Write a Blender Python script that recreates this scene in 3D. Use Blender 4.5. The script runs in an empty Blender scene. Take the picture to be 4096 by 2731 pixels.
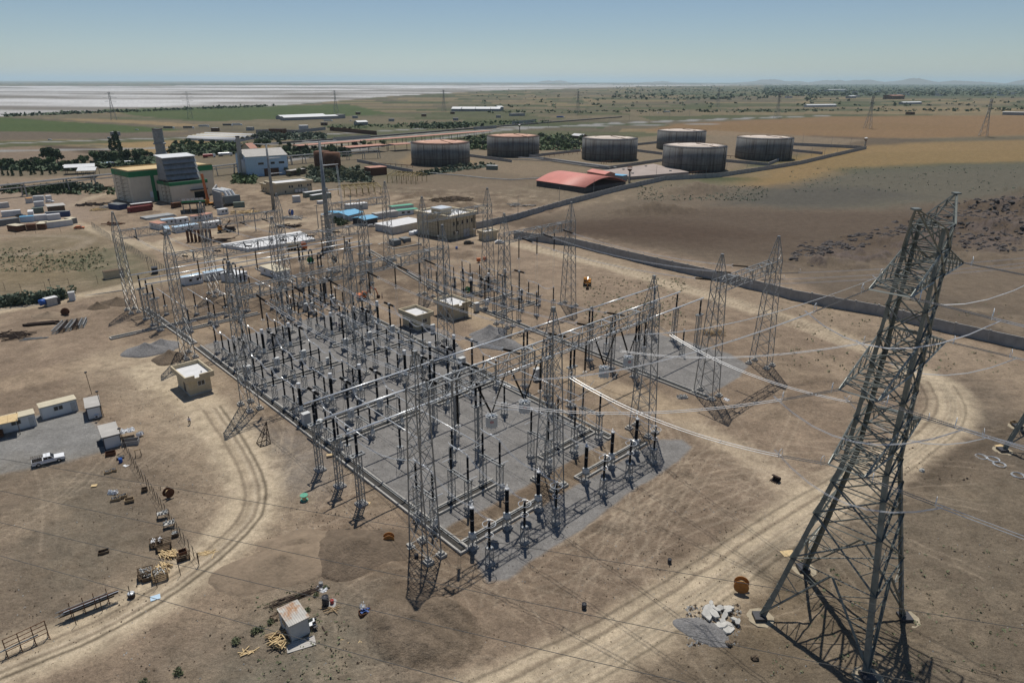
import bpy, math, random
import numpy as np
random.seed(7); rng = np.random.default_rng(7)
R = math.radians
scene = bpy.context.scene
COL = scene.collection

# ------------------------------------------------------------------ camera, sky, sun, exposure
FPX, HOR, ROLL, CAMH = 2710.0, 326.0, 0.0026, 64.5          # focal length and horizon in survey pixels (4096 wide), metres above ground
PCX, PCY = 2048.0, 1365.5
PITCH = math.atan((PCY - HOR) / FPX); CP, SP = math.cos(PITCH), math.sin(PITCH)
cr, sr = math.cos(ROLL), math.sin(ROLL)
cam = bpy.data.objects.new('camera', bpy.data.cameras.new('camera')); COL.objects.link(cam)
right = (cr, sr*SP, sr*CP); up = (-sr, cr*SP, cr*CP); fw = (0.0, CP, -SP)
from mathutils import Matrix, Vector
cam.matrix_world = Matrix(((right[0], up[0], -fw[0], 0), (right[1], up[1], -fw[1], 0), (right[2], up[2], -fw[2], CAMH), (0, 0, 0, 1)))
cam.data.sensor_width = 36.0; cam.data.lens = 36.0*FPX/4096.0
cam.data.clip_start = 1.0; cam.data.clip_end = 300000.0
scene.camera = cam

SUN_EL, SUN_AZ = R(65.5), R(-2.0)                             # azimuth from +Y towards +X
world = bpy.data.worlds.new('World'); scene.world = world; world.use_nodes = True
wn = world.node_tree; bgn = wn.nodes['Background']
sky = wn.nodes.new('ShaderNodeTexSky'); sky.sky_type = 'NISHITA'; sky.sun_disc = False
sky.sun_elevation = SUN_EL; sky.sun_rotation = SUN_AZ; sky.altitude = 1200; sky.air_density = 1.0; sky.dust_density = 0.35; sky.ozone_density = 3.5
wn.links.new(sky.outputs[0], bgn.inputs[0]); bgn.inputs[1].default_value = 0.08
sun = bpy.data.objects.new('sun', bpy.data.lights.new('sun', 'SUN')); COL.objects.link(sun)
sun.data.energy = 5.0; sun.data.angle = R(0.53); sun.data.color = (1.0, 0.95, 0.87)
sdir = Vector((math.sin(SUN_AZ)*math.cos(SUN_EL), math.cos(SUN_AZ)*math.cos(SUN_EL), math.sin(SUN_EL)))
sun.rotation_euler = sdir.to_track_quat('Z', 'Y').to_euler(); sun.location = (0, 0, 300)
scene.view_settings.view_transform = 'Standard'; scene.view_settings.look = 'None'
scene.view_settings.exposure = -0.26; scene.view_settings.gamma = 1.0
scene.cycles.max_bounces = 5; scene.cycles.diffuse_bounces = 3; scene.cycles.glossy_bounces = 2; scene.cycles.volume_bounces = 1
scene.cycles.transparent_max_bounces = 6; scene.cycles.use_denoising = True

# ------------------------------------------------------------------ survey helpers (plan positions measured on the site photograph)
def G(px, py, z=0.0):
    X, Y = (px-PCX)/FPX, (py-PCY)/FPX
    X, Y = X*cr + Y*sr, -X*sr + Y*cr
    d = (X, CP - Y*SP, -(SP + Y*CP)); t = (z-CAMH)/d[2]
    return Vector((d[0]*t, d[1]*t, z))
def T(x0, y0, k=2.297): return lambda a, b, z=0.0: G(x0+a/k, y0+b/k, z)
def FV(a, b, z=0.0): return G(a*1.7415, b*1.7415, z)
ta, tb, tc, td = T(0, 500), T(1024, 500), T(2048, 500), T(3072, 500)
te, tf, tg, th = T(0, 1100), T(1024, 1100), T(2048, 1100), T(3072, 1100)
tk, tD, tE, tm = T(0, 1500), T(1024, 1600), T(2048, 1600), T(3072, 1700)
tn, to, tq, tr = T(0, 2048), T(1024, 2048), T(2048, 2048), T(3072, 2048)
tu, tv, tw, tx = T(0, 250), T(1024, 250), T(2048, 250), T(3072, 250)
YU, YV = R(43.95), R(42.45)                                   # the yard's two axes
ORG = G(1827, 2209.5); UV_ = Vector((math.cos(YU), math.sin(YU), 0)); VV_ = Vector((-math.sin(YV), math.cos(YV), 0))
YROT = (YU+YV)/2
def Y(a, b, z=0.0): return ORG + a*UV_ + b*VV_ + Vector((0, 0, z))

# ------------------------------------------------------------------ object helpers
LABELS = {}
def tag(o, label=None, cat=None, group=None, kind=None):
    if label:
        o['label'] = label; o['kind'] = 'thing'
        if label in LABELS and not (group and LABELS[label] == group): print('DUPLICATE LABEL', label)
        LABELS[label] = group or ''
        if not 4 <= len(label.split()) <= 16: print('LABEL LENGTH', len(label.split()), label)
    if cat: o['category'] = cat
    if group: o['group'] = group
    if kind: o['kind'] = kind
    return o
def thing(name, loc, rz, label, cat, group=None):
    o = bpy.data.objects.new(name, None); COL.objects.link(o); o.empty_display_size = 0.3
    o.location = loc; o.rotation_euler = (0, 0, rz)
    return tag(o, label, cat, group)
def copy_tree(o, parent=None):
    c = o.copy(); COL.objects.link(c)
    if parent is not None: c.parent = parent
    for ch in list(o.children): copy_tree(ch, c)
    return c
ORD = ['first', 'second', 'third', 'fourth', 'fifth', 'sixth', 'seventh', 'eighth', 'ninth', 'tenth', 'eleventh', 'twelfth', 'thirteenth', 'fourteenth']
class Kind:
    """builds a thing once, then copies it with its parts"""
    def __init__(s, build): s.build, s.proto = build, None
    def put(s, loc, rz, label, cat, group=None, scale=None):
        if s.proto is None: s.proto = s.build(); o = s.proto
        else: o = copy_tree(s.proto)
        o.location = loc; o.rotation_euler = (0, 0, rz)
        if scale: o.scale = (scale,)*3 if not hasattr(scale, '__len__') else scale
        for k in ('label', 'category', 'group'):
            if k in o: del o[k]
        return tag(o, label, cat, group)

class MB:
    def __init__(s): s.v, s.f, s.m, s.cur = [], [], [], 0
    def add(s, vs, fs):
        n = len(s.v); s.v.extend(tuple(p) for p in vs); s.f.extend(tuple(i+n for i in f) for f in fs); s.m.extend([s.cur]*len(fs)); return s
    def box(s, x0, x1, y0, y1, z0, z1, M=None):
        vs = [(x0,y0,z0),(x1,y0,z0),(x1,y1,z0),(x0,y1,z0),(x0,y0,z1),(x1,y0,z1),(x1,y1,z1),(x0,y1,z1)]
        if M is not None: vs = [M @ Vector(p) for p in vs]
        return s.add(vs, [(0,3,2,1),(4,5,6,7),(0,1,5,4),(1,2,6,5),(2,3,7,6),(3,0,4,7)])
    def bar(s, p, q, w, h=None):
        p, q = Vector(p), Vector(q); d = q-p
        if d.length < 1e-6: return s
        d.normalize(); u = d.cross(Vector((0,0,1)))
        if u.length < 0.05: u = Vector((1,0,0))
        u.normalize(); n = u.cross(d); a = u*(w/2); b = n*((h or w)/2)
        vs = [p-a-b, p+a-b, p+a+b, p-a+b, q-a-b, q+a-b, q+a+b, q-a+b]
        return s.add(vs, [(0,3,2,1),(4,5,6,7),(0,1,5,4),(1,2,6,5),(2,3,7,6),(3,0,4,7)])
    def angle(s, p, q, w, t=0.03, inward=None):
        """steel angle section: two legs of width w"""
        p, q = Vector(p), Vector(q); d = (q-p).normalized()
        c = Vector(inward) if inward is not None else Vector((0,0,1))
        c = c - d*c.dot(d)
        if c.length < 0.05: c = Vector((1,0,0)) - d*d.x
        c.normalize(); e = d.cross(c)
        a = (c+e).normalized(); b = (c-e).normalized()
        prof = [Vector((0,0,0)), a*w, a*w+b*t, a*t+b*t, b*w+a*t, b*w]
        n = 6; vs = [p+x for x in prof]+[q+x for x in prof]
        return s.add(vs, [(i,(i+1)%n,n+(i+1)%n,n+i) for i in range(n)]+[tuple(range(n-1,-1,-1)), tuple(range(n,2*n))])
    def tube(s, p, q, r0, r1=None, n=8, caps=True):
        p, q = Vector(p), Vector(q); d = (q-p); r1 = r0 if r1 is None else r1
        if d.length < 1e-6: return s
        d.normalize(); u = d.cross(Vector((0,0,1)))
        if u.length < 0.05: u = Vector((1,0,0))
        u.normalize(); v = u.cross(d)
        vs = [p+(u*math.cos(2*math.pi*i/n)+v*math.sin(2*math.pi*i/n))*r0 for i in range(n)] + [q+(u*math.cos(2*math.pi*i/n)+v*math.sin(2*math.pi*i/n))*r1 for i in range(n)]
        fs = [(i,n+i,n+(i+1)%n,(i+1)%n) for i in range(n)]
        if caps: fs += [tuple(range(n)), tuple(range(2*n-1,n-1,-1))]
        return s.add(vs, fs)
    def path(s, pts, r, n=5):
        pts = [Vector(p) for p in pts]; N = len(pts); vs = []
        for i, p in enumerate(pts):
            d = (pts[min(i+1,N-1)]-pts[max(i-1,0)]).normalized(); u = d.cross(Vector((0,0,1)))
            if u.length < 0.05: u = Vector((1,0,0))
            u.normalize(); v = u.cross(d)
            vs += [p+(u*math.cos(2*math.pi*k/n)+v*math.sin(2*math.pi*k/n))*r for k in range(n)]
        fs = [(i*n+k,(i+1)*n+k,(i+1)*n+(k+1)%n,i*n+(k+1)%n) for i in range(N-1) for k in range(n)]
        fs += [tuple(range(n)), tuple(range(N*n-1,(N-1)*n-1,-1))]
        return s.add(vs, fs)
    def lathe(s, prof, n=10, o=(0,0,0), axis='z'):
        vs = []
        for r, z in prof:
            for k in range(n):
                c, t = r*math.cos(2*math.pi*k/n), r*math.sin(2*math.pi*k/n)
                vs.append((o[0]+c, o[1]+t, o[2]+z) if axis == 'z' else (o[0]+c, o[1]+z, o[2]+t) if axis == 'y' else (o[0]+z, o[1]+c, o[2]+t))
        N = len(prof); fs = [(i*n+k, i*n+(k+1)%n, (i+1)*n+(k+1)%n, (i+1)*n+k) for i in range(N-1) for k in range(n)]
        fs += [tuple(range(n-1,-1,-1)), tuple(range((N-1)*n, N*n))]
        return s.add(vs, fs)
    def ring(s, c, R0, r, n=16, m=5, axis='z'):
        vs = []
        for i in range(n):
            A = 2*math.pi*i/n
            for k in range(m):
                B = 2*math.pi*k/m; rr = R0+r*math.cos(B); z = r*math.sin(B)
                p = (rr*math.cos(A), rr*math.sin(A), z)
                if axis == 'y': p = (p[0], p[2], p[1])
                if axis == 'x': p = (p[2], p[0], p[1])
                vs.append((c[0]+p[0], c[1]+p[1], c[2]+p[2]))
        return s.add(vs, [(i*m+k, ((i+1)%n)*m+k, ((i+1)%n)*m+(k+1)%m, i*m+(k+1)%m) for i in range(n) for k in range(m)])
    def build(s, name, mats, parent=None, smooth=False, loc=None, rz=0):
        me = bpy.data.meshes.new(name); me.from_pydata(s.v, [], s.f); 
        mats = mats if isinstance(mats, (list, tuple)) else [mats]
        for m in mats: me.materials.append(m)
        if len(mats) > 1: me.polygons.foreach_set('material_index', s.m)
        if smooth: me.polygons.foreach_set('use_smooth', [True]*len(s.f))
        me.update()
        o = bpy.data.objects.new(name, me); COL.objects.link(o)
        if parent is not None: o.parent = parent
        if loc is not None: o.location = loc; o.rotation_euler = (0,0,rz)
        return o

# ------------------------------------------------------------------ materials
def mat(name, col, rough=0.7, metal=0.0, var=0.18, scale=0.6, bump=0.0, bscale=6.0, spec=0.3, streak=None, coords='Object'):
    m = bpy.data.materials.new(name); m.use_nodes = True; nt = m.node_tree; N, L = nt.nodes, nt.links
    b = N['Principled BSDF']; b.inputs['Roughness'].default_value = rough; b.inputs['Metallic'].default_value = metal
    b.inputs['Specular IOR Level'].default_value = spec
    tc = N.new('ShaderNodeTexCoord'); mp = N.new('ShaderNodeMapping'); L.new(tc.outputs[coords], mp.inputs[0])
    if streak: mp.inputs['Scale'].default_value = streak
    nz = N.new('ShaderNodeTexNoise'); nz.inputs['Scale'].default_value = scale; nz.inputs['Detail'].default_value = 6; nz.inputs['Roughness'].default_value = 0.65
    L.new(mp.outputs[0], nz.inputs[0])
    rp = N.new('ShaderNodeValToRGB'); rp.color_ramp.elements[0].position = 0.3; rp.color_ramp.elements[1].position = 0.7
    rp.color_ramp.elements[0].color = tuple(max(0, c*(1-var)) for c in col)+(1,); rp.color_ramp.elements[1].color = tuple(min(1, c*(1+var)) for c in col)+(1,)
    L.new(nz.outputs[0], rp.inputs[0]); L.new(rp.outputs[0], b.inputs['Base Color'])
    if bump:
        n2 = N.new('ShaderNodeTexNoise'); n2.inputs['Scale'].default_value = bscale; n2.inputs['Detail'].default_value = 4; L.new(tc.outputs[coords], n2.inputs[0])
        bp = N.new('ShaderNodeBump'); bp.inputs['Strength'].default_value = bump; bp.inputs['Distance'].default_value = 0.1 if bump < .5 else 0.35
        L.new(n2.outputs[0], bp.inputs['Height']); L.new(bp.outputs[0], b.inputs['Normal'])
    return m
def ribbed(name, col, axis=0, period=0.25, rough=0.6, var=0.15, depth=0.04, rust=None):
    """corrugated sheet: ribs along one object axis"""
    m = mat(name, col, rough, 0.0, var, 0.5); nt = m.node_tree; N, L = nt.nodes, nt.links; b = N['Principled BSDF']
    tc = N.new('ShaderNodeTexCoord'); w = N.new('ShaderNodeTexWave'); w.wave_type = 'BANDS'; w.bands_direction = 'XYZ'[axis]
    w.inputs['Scale'].default_value = 0.314/period; w.inputs['Distortion'].default_value = 0; L.new(tc.outputs['Object'], w.inputs[0])
    bp = N.new('ShaderNodeBump'); bp.inputs['Strength'].default_value = 1.0; bp.inputs['Distance'].default_value = depth
    L.new(w.outputs[0], bp.inputs['Height']); L.new(bp.outputs[0], b.inputs['Normal'])
    if rust:
        src = b.inputs['Base Color'].links[0].from_socket; nz = N.new('ShaderNodeTexNoise'); nz.inputs['Scale'].default_value = 0.35; nz.inputs['Detail'].default_value = 8; nz.inputs['Roughness'].default_value = 0.7
        mp = N.new('ShaderNodeMapping'); mp.inputs['Scale'].default_value = (1, 1, 0.25); L.new(tc.outputs['Object'], mp.inputs[0]); L.new(mp.outputs[0], nz.inputs[0])
        rr = N.new('ShaderNodeValToRGB'); rr.color_ramp.elements[0].position = 0.5; rr.color_ramp.elements[1].position = 0.62; L.new(nz.outputs[0], rr.inputs[0])
        mx = N.new('ShaderNodeMix'); mx.data_type = 'RGBA'; L.new(rr.outputs[0], mx.inputs[0]); L.new(src, mx.inputs[6]); mx.inputs[7].default_value = tuple(rust)+(1,)
        L.new(mx.outputs[2], b.inputs['Base Color'])
    return m
M = {}
def defmats():
    d = dict(
    galv=mat('galvanised_steel', (.27,.28,.28), .42, .4, .25, .8), galv2=mat('weathered_steel', (.24,.25,.25), .5, .3, .25, .5), pyl=mat('pylon_steel', (.19,.205,.19), .45, .3, .25, .7),
    alu=mat('aluminium_tube', (.72,.74,.75), .3, .35, .06, .5), wire=mat('conductor_aluminium', (.78,.79,.79), .35, .5, .1, .5), dwire=mat('dull_cable', (.10,.10,.095), .6, .2, .1, .5),
    porc=mat('brown_black_porcelain', (.010,.008,.007), .42, 0, .3, 2, spec=.25), flange=mat('insulator_flange', (.33,.33,.33), .5, .3), cap=mat('white_grey_cap', (.62,.63,.64), .45, 0, .06),
    cab=mat('light_grey_cabinet', (.52,.53,.52), .5, 0, .08, 1), conc=mat('concrete', (.36,.345,.315), .9, 0, .18, 1.2, .25, 8), concd=mat('grey_concrete_panel', (.30,.295,.285), .92, 0, .22, .5, .2, 5),
    dark=mat('dark_void', (.012,.012,.012), .95, 0, .2), brick=mat('cream_brick', (.50,.425,.295), .9, 0, .14, 1.6, .3, 9), roofw=mat('pale_roof_felt', (.60,.60,.60), .85, 0, .1, .7), glass=mat('window_glass', (.02,.025,.03), .08, 0, .2, 1, spec=.6),
    wht=mat('white_paint', (.62,.63,.63), .55, 0, .07, .6), whtd=mat('dirty_white_paint', (.46,.46,.45), .65, 0, .14, .5), frame=mat('dark_frame', (.05,.05,.055), .5), tyre=mat('tyre_rubber', (.015,.015,.015), .85),
    rust=mat('rusty_steel', (.12,.055,.03), .85, .2, .4, 2), rustd=mat('dark_rusty_steel', (.055,.038,.03), .85, .2, .35, 2), wood=mat('weathered_wood', (.33,.24,.14), .85, 0, .25, 2), woodl=mat('fresh_timber', (.55,.41,.22), .8, 0, .2, 2), woodd=mat('dark_wood', (.12,.085,.055), .9, 0, .3, 2),
    orange=mat('excavator_yellow', (.50,.22,.035), .5, 0, .15, 1), orange2=mat('orange_paint', (.55,.16,.05), .5, 0, .15, 1), red=mat('red_paint', (.42,.05,.04), .5, 0, .15), blue=mat('blue_paint', (.03,.10,.35), .5, 0, .15), green=mat('green_paint', (.025,.19,.075), .6, 0, .12), teal=mat('teal_green_paint', (.10,.33,.22), .6, 0, .1),
    hblue=mat('sky_blue_sheet', (.13,.36,.55), .55, 0, .08), skyw=mat('pale_blue_sheet', (.42,.55,.66), .5, 0, .08), redroof=mat('salmon_red_sheet', (.56,.21,.165), .55, 0, .1, .15), terr=mat('terracotta_roof', (.42,.22,.16), .8, 0, .15),
    tank=mat('tank_shell', (.19,.19,.18), .7, .1, .25, .3), tankr1=mat('tank_roof_pink', (.55,.33,.24), .8, 0, .15, .15), tankr2=mat('tank_roof_pale', (.58,.50,.43), .8, 0, .12, .15), plast=mat('white_plastic', (.7,.71,.72), .4, 0, .1, 2),
    bark=mat('tree_bark', (.10,.075,.05), .95, 0, .3, 2), leaf=mat('green_foliage', (.085,.125,.05), .75, 0, .45, .5), leafd=mat('dark_foliage', (.06,.09,.042), .75, 0, .45, .5), leafo=mat('olive_foliage', (.14,.155,.085), .8, 0, .4, .5), leafb=mat('bluish_foliage', (.10,.13,.09), .8, 0, .4, .5),
    gravel=mat('grey_gravel_heap', (.185,.18,.178), .95, 0, .3, 2.5, .6, 5), hallw=mat('cream_cladding', (.64,.57,.45), .8, 0, .08, .3), soil=mat('brown_soil', (.135,.102,.072), .95, 0, .3, .8, .7, 3), soild=mat('dark_soil', (.115,.085,.058), .95, 0, .3, .8, .8, 3), sand=mat('tan_sand', (.21,.160,.112), .95, 0, .2, .6, .5, 2),
    rock=mat('dark_rock', (.10,.088,.082), .95, 0, .4, .6, 1., 1.5), stone=mat('pale_concrete_slab', (.44,.43,.40), .9, 0, .2, 1.5, .3, 6), cyl=mat('ochre_drum', (.35,.15,.04), .8, 0, .25, 2), skin=mat('skin', (.35,.20,.14), .6), shirt=mat('white_blue_shirt', (.60,.66,.78), .8, 0, .08, 4), trous=mat('black_trousers', (.015,.015,.018), .85), hair=mat('dark_hair', (.012,.01,.009), .7), bluecl=mat('blue_work_clothes', (.03,.06,.20), .85, 0, .15, 4), tancl=mat('tan_work_clothes', (.30,.24,.16), .85, 0, .15, 4),
    paint_w=mat('vehicle_white', (.75,.76,.77), .25, 0, .03, 1, spec=.6), paint_k=mat('vehicle_dark', (.03,.035,.04), .25, 0, .05, 1, spec=.6), paint_r=mat('vehicle_red', (.35,.03,.03), .3, 0, .05, 1, spec=.6), paint_s=mat('vehicle_silver', (.45,.46,.47), .3, .4, .05, 1), stain=mat('stainless_tank', (.60,.61,.62), .3, .5, .1, .6),
    cont_r=ribbed('red_container', (.16,.035,.03), 0, .3), cont_b=ribbed('blue_container', (.035,.06,.14), 0, .3), cont_g=ribbed('grey_container', (.16,.17,.17), 0, .3), cont_gn=ribbed('green_grey_container', (.15,.18,.15), 0, .3), cont_w=ribbed('white_container', (.55,.56,.56), 0, .3),
    shedroof=ribbed('rusty_corrugated_roof', (.46,.44,.40), 0, .28, .7, .2, .05, (.35,.2,.11)), panelroof=ribbed('cream_ribbed_roof', (.55,.49,.36), 1, .3, .7, .12, .05), greyroof=ribbed('grey_ribbed_roof', (.42,.40,.37), 1, .3, .7, .12, .05), stacktop=ribbed('grey_ribbed_sheet', (.30,.31,.31), 0, .6), radi=ribbed('radiator_fins', (.20,.22,.23), 0, .35, .6, .1, .1),
    )
    M.update(d)
defmats()
# ------------------------------------------------------------------ the ground: one terrain sheet, split by what covers it
def _hash(ix, iy, seed):
    h = (ix.astype(np.int64)*374761393 + iy.astype(np.int64)*668265263 + seed*1442695041) & 0x7fffffff
    h = ((h ^ (h >> 13))*1274126177) & 0x7fffffff
    return ((h ^ (h >> 16)) & 0xffff)/65535.0
def vnoise(x, y, seed=0):
    ix, iy = np.floor(x), np.floor(y); fx, fy = x-ix, y-iy; fx = fx*fx*(3-2*fx); fy = fy*fy*(3-2*fy)
    a, b, c, d = _hash(ix, iy, seed), _hash(ix+1, iy, seed), _hash(ix, iy+1, seed), _hash(ix+1, iy+1, seed)
    return (a*(1-fx)+b*fx)*(1-fy)+(c*(1-fx)+d*fx)*fy
def fbm(x, y, seed=0, octv=4):
    t, amp, tot = 0, 1.0, 0
    for o in range(octv): t = t+vnoise(x*2**o+17.3*o, y*2**o-9.1*o, seed+o)*amp; tot += amp; amp *= 0.55
    return t/tot
def pw(pts): return np.array([[p[0], p[1]] for p in pts])
def PD(*pts): return pw([FV(*p) for p in pts])
def PY(*pts): return pw([Y(*p) for p in pts])
def segdist(px, py, a, b):
    d = b-a; L2 = d@d+1e-9; t = np.clip(((px-a[0])*d[0]+(py-a[1])*d[1])/L2, 0, 1)
    return np.hypot(px-a[0]-t*d[0], py-a[1]-t*d[1]), t
class Ground:
    def __init__(s):
        rows = [1.6]
        while rows[-1] < 2880: rows.append(rows[-1]+min(4.3, max(0.25, rows[-1]*0.07)))
        yy = np.array(rows); xx = np.arange(-620, 4720, 5.6)
        s.ny, s.nx = len(yy), len(xx)
        Yc = ((HOR+yy)-PCY)/FPX; Xc = (xx-PCX)/FPX
        t = CAMH/(SP+Yc*CP); gy = (CP-Yc*SP)*t
        s.x = (Xc[None,:]*t[:,None]).ravel(); s.y = np.repeat(gy, s.nx)
        s.r = np.hypot(s.x, s.y)
        n = len(s.x); s.c = np.zeros((n,3)); s.b = np.full(n, 1.0); s.z = np.zeros(n); s.cls = np.zeros(n, np.int32)
        w = lambda L, sd: (fbm(s.x/L, s.y/L, sd, 3)-.5)*2
        s.w1 = (w(9, 11), w(9, 31)); s.w2 = (w(2.2, 51), w(2.2, 71)); s.w3 = (w(120, 81), w(120, 91))
    def warp(s, j):
        lo = np.clip(s.r/250, .4, 8)
        return s.x+j*(s.w1[0]*.7+s.w2[0]*.5)+ (j>0)*np.where(s.r>600, s.w3[0]*10, 0), s.y+j*(s.w1[1]*.7+s.w2[1]*.5)+(j>0)*np.where(s.r>600, s.w3[1]*10, 0)
    def poly(s, pts, soft=1.5, jit=2.0):
        X, Yy = s.warp(jit); m = np.zeros(len(X)); pad = soft+1
        ii = np.where((X > pts[:,0].min()-pad)&(X < pts[:,0].max()+pad)&(Yy > pts[:,1].min()-pad)&(Yy < pts[:,1].max()+pad))[0]
        if len(ii) == 0: return m
        px, py = X[ii], Yy[ii]; ins = np.zeros(len(ii), bool); dm = np.full(len(ii), 1e9)
        for a, b in zip(pts, np.roll(pts, -1, 0)):
            c = ((a[1] > py) != (b[1] > py)) & (px < (b[0]-a[0])*(py-a[1])/(b[1]-a[1]+1e-12)+a[0]); ins ^= c
            dm = np.minimum(dm, segdist(px, py, a, b)[0])
        m[ii] = np.clip(.5+np.where(ins, dm, -dm)/(2*soft), 0, 1); return m
    def line(s, pts, w, soft=.8, jit=1.0):
        X, Yy = s.warp(jit); m = np.zeros(len(X)); pad = w+soft
        for a, b in zip(pts[:-1], pts[1:]):
            ii = np.where((X > min(a[0],b[0])-pad)&(X < max(a[0],b[0])+pad)&(Yy > min(a[1],b[1])-pad)&(Yy < max(a[1],b[1])+pad))[0]
            if len(ii): m[ii] = np.maximum(m[ii], np.clip(.5+(w/2-segdist(X[ii], Yy[ii], a, b)[0])/(2*soft), 0, 1))
        return m
    def paint(s, m, col, a=1.0, cls=None, bump=None):
        k = (m*a)[:,None]; s.c = s.c*(1-k)+np.array(col)*k
        if cls is not None: s.cls[m > .5] = cls
        if bump is not None: s.b = s.b*(1-m)+bump*m
    def mound(s, c, rx, ry, rot, h, p=1.0, rough=.25):
        dx, dy = s.x-c[0], s.y-c[1]; ii = np.where((abs(dx) < 2.2*max(rx,ry))&(abs(dy) < 2.2*max(rx,ry)))[0]
        if len(ii) == 0: return
        dx, dy = dx[ii], dy[ii]; u = (dx*math.cos(rot)+dy*math.sin(rot))/rx; v = (-dx*math.sin(rot)+dy*math.cos(rot))/ry
        q = np.sqrt(u*u+v*v)+rough*(s.w1[0][ii]*.6+s.w2[1][ii]*.6); s.z[ii] += h*np.clip(1-q, 0, 1)**p*np.where(h>0,1,1)
def smooth_poly(pts, it=2):
    for _ in range(it):
        q = []
        for a, b in zip(pts[:-1], pts[1:]): q += [a*.75+b*.25, a*.25+b*.75]
        pts = np.array([pts[0]]+q+[pts[-1]])
    return pts
GR = Ground(); g = GR
DIRT, ROAD, SOIL, SOILD, GRAV, OLIVE, STRAW, GRN, ASPH = (.232,.176,.127), (.42,.345,.245), (.155,.117,.082), (.098,.077,.056), (.190,.182,.173), (.180,.160,.112), (.36,.245,.115), (.085,.105,.042), (.16,.16,.16)
n1 = fbm(g.x/28, g.y/28, 1); n2 = fbm(g.x/7, g.y/7, 5); n3 = fbm(g.x/1.7, g.y/1.7, 9)
g.c[:] = np.array(DIRT)*(1+.35*(n1-.5)+.35*(n2-.5))[:,None]
far = np.clip((g.y-430)/60, 0, 1)
# patchwork of fields over the plain, in strips turned a little from the view
def cells(rot, sx, sy, seed, pal):
    u = g.x*math.cos(rot)+g.y*math.sin(rot); v = -g.x*math.sin(rot)+g.y*math.cos(rot)
    iy = np.floor(v/sy); ix = np.floor(u/sx+_hash(iy, iy*0, seed)*3.7); h = _hash(ix, iy, seed+3)
    return np.array(pal)[(h*len(pal)).astype(int).clip(0, len(pal)-1)]
PAL = [tuple(v*.72 for v in c) for c in [(.15,.125,.085), (.20,.165,.105), (.26,.20,.115), (.09,.105,.045), (.12,.125,.065), (.30,.225,.125), (.16,.13,.09), (.10,.11,.055), (.18,.15,.095), (.06,.085,.032), (.22,.175,.11)]]
fc = cells(R(-14), 230, 75, 3, PAL); fc2 = cells(R(12), 420, 150, 8, PAL); sel = (g.x < 250)[:,None]
k = far[:,None]; g.c = g.c*(1-k)+(np.where(sel, fc, fc2)*.7+np.array((.10,.095,.06))*.3)*(.8+.4*n1[:,None])*k
g.cls[far > .5] = 5; g.b *= np.clip(1.25-g.r/420, .12, 1)
# dry olive rough ground in the middle distance
m = g.poly(PD((-500,345),(0,352),(300,372),(560,360),(900,340),(1300,318),(1600,352),(1600,470),(700,480),(-500,480)), 6, 4); g.paint(m, (.15,.122,.085), .75, 0)
g.paint(g.poly(PD((-700,480),(-100,420),(0,410),(280,400),(1020,455),(1200,520),(900,600),(-300,720)), 6, 4), (.235,.178,.125), .8, 0)
# salt flat of the dried lake
salt = PD((-900,188.6),(-900,305),(-200,278),(0,267.5),(140,262),(290,256),(440,251),(585,247),(720,237),(900,221),(1150,208),(1500,199),(2000,193.5),(3300,190.5),(3300,189.2))
m = g.poly(salt, 15, 6); u_ = fbm(g.x/900, g.y/160, 21, 5); u2 = fbm(g.x/2600, g.y/500, 27, 4)
edge = g.poly(PD((-900,188.6),(-900,262),(0,262),(350,248),(520,232),(700,214),(900,205),(1150,200),(1500,193.5),(3300,190),(3300,189)), 60, 20)
t_ = np.clip((u_*.6+u2*.4-.47)*6+.55*edge-.1, 0, 1)*m
g.paint(m, (.17,.155,.135), 1, 4, .05); g.paint(t_*m, (.47,.465,.46), 1)
# named fields far left
for pts, col in [(((215,330),(390,320),(625,333),(610,341),(400,358),(345,350)), (.36,.25,.12)), (((-200,345),(0,332),(130,345),(300,361),(190,372),(0,380),(-200,385)), (.27,.205,.15)),
    (((40,332),(215,340),(390,362),(300,364),(130,345)), (.115,.085,.062)), (((100,272),(280,275),(465,287),(430,293),(300,284)), (.33,.24,.13)), (((-200,282),(0,270),(100,276),(430,299),(300,306),(-200,300)), (.075,.115,.035)),
    (((-200,300),(300,305),(480,302),(430,312),(0,324),(-200,326)), (.17,.135,.10)), (((-200,328),(0,326),(420,316),(420,322),(0,340),(-200,345)), (.11,.12,.055)), (((500,256),(760,258),(760,266),(480,268)), (.13,.14,.06)),
    (((230,252),(800,240),(900,262),(480,280),(330,268)), (.085,.12,.042))]:
    g.paint(g.poly(PD(*pts), 4, 2), tuple(v*.68 for v in col), .9, 5, .2)
g.paint(g.poly(PD((1130,515),(1300,480),(1640,430),(2000,400),(2700,380),(2700,860),(2352,790),(2100,715),(1830,640),(1560,590),(1330,535)), 8, 6), (.135,.107,.078), .9, 5, .6)
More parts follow.
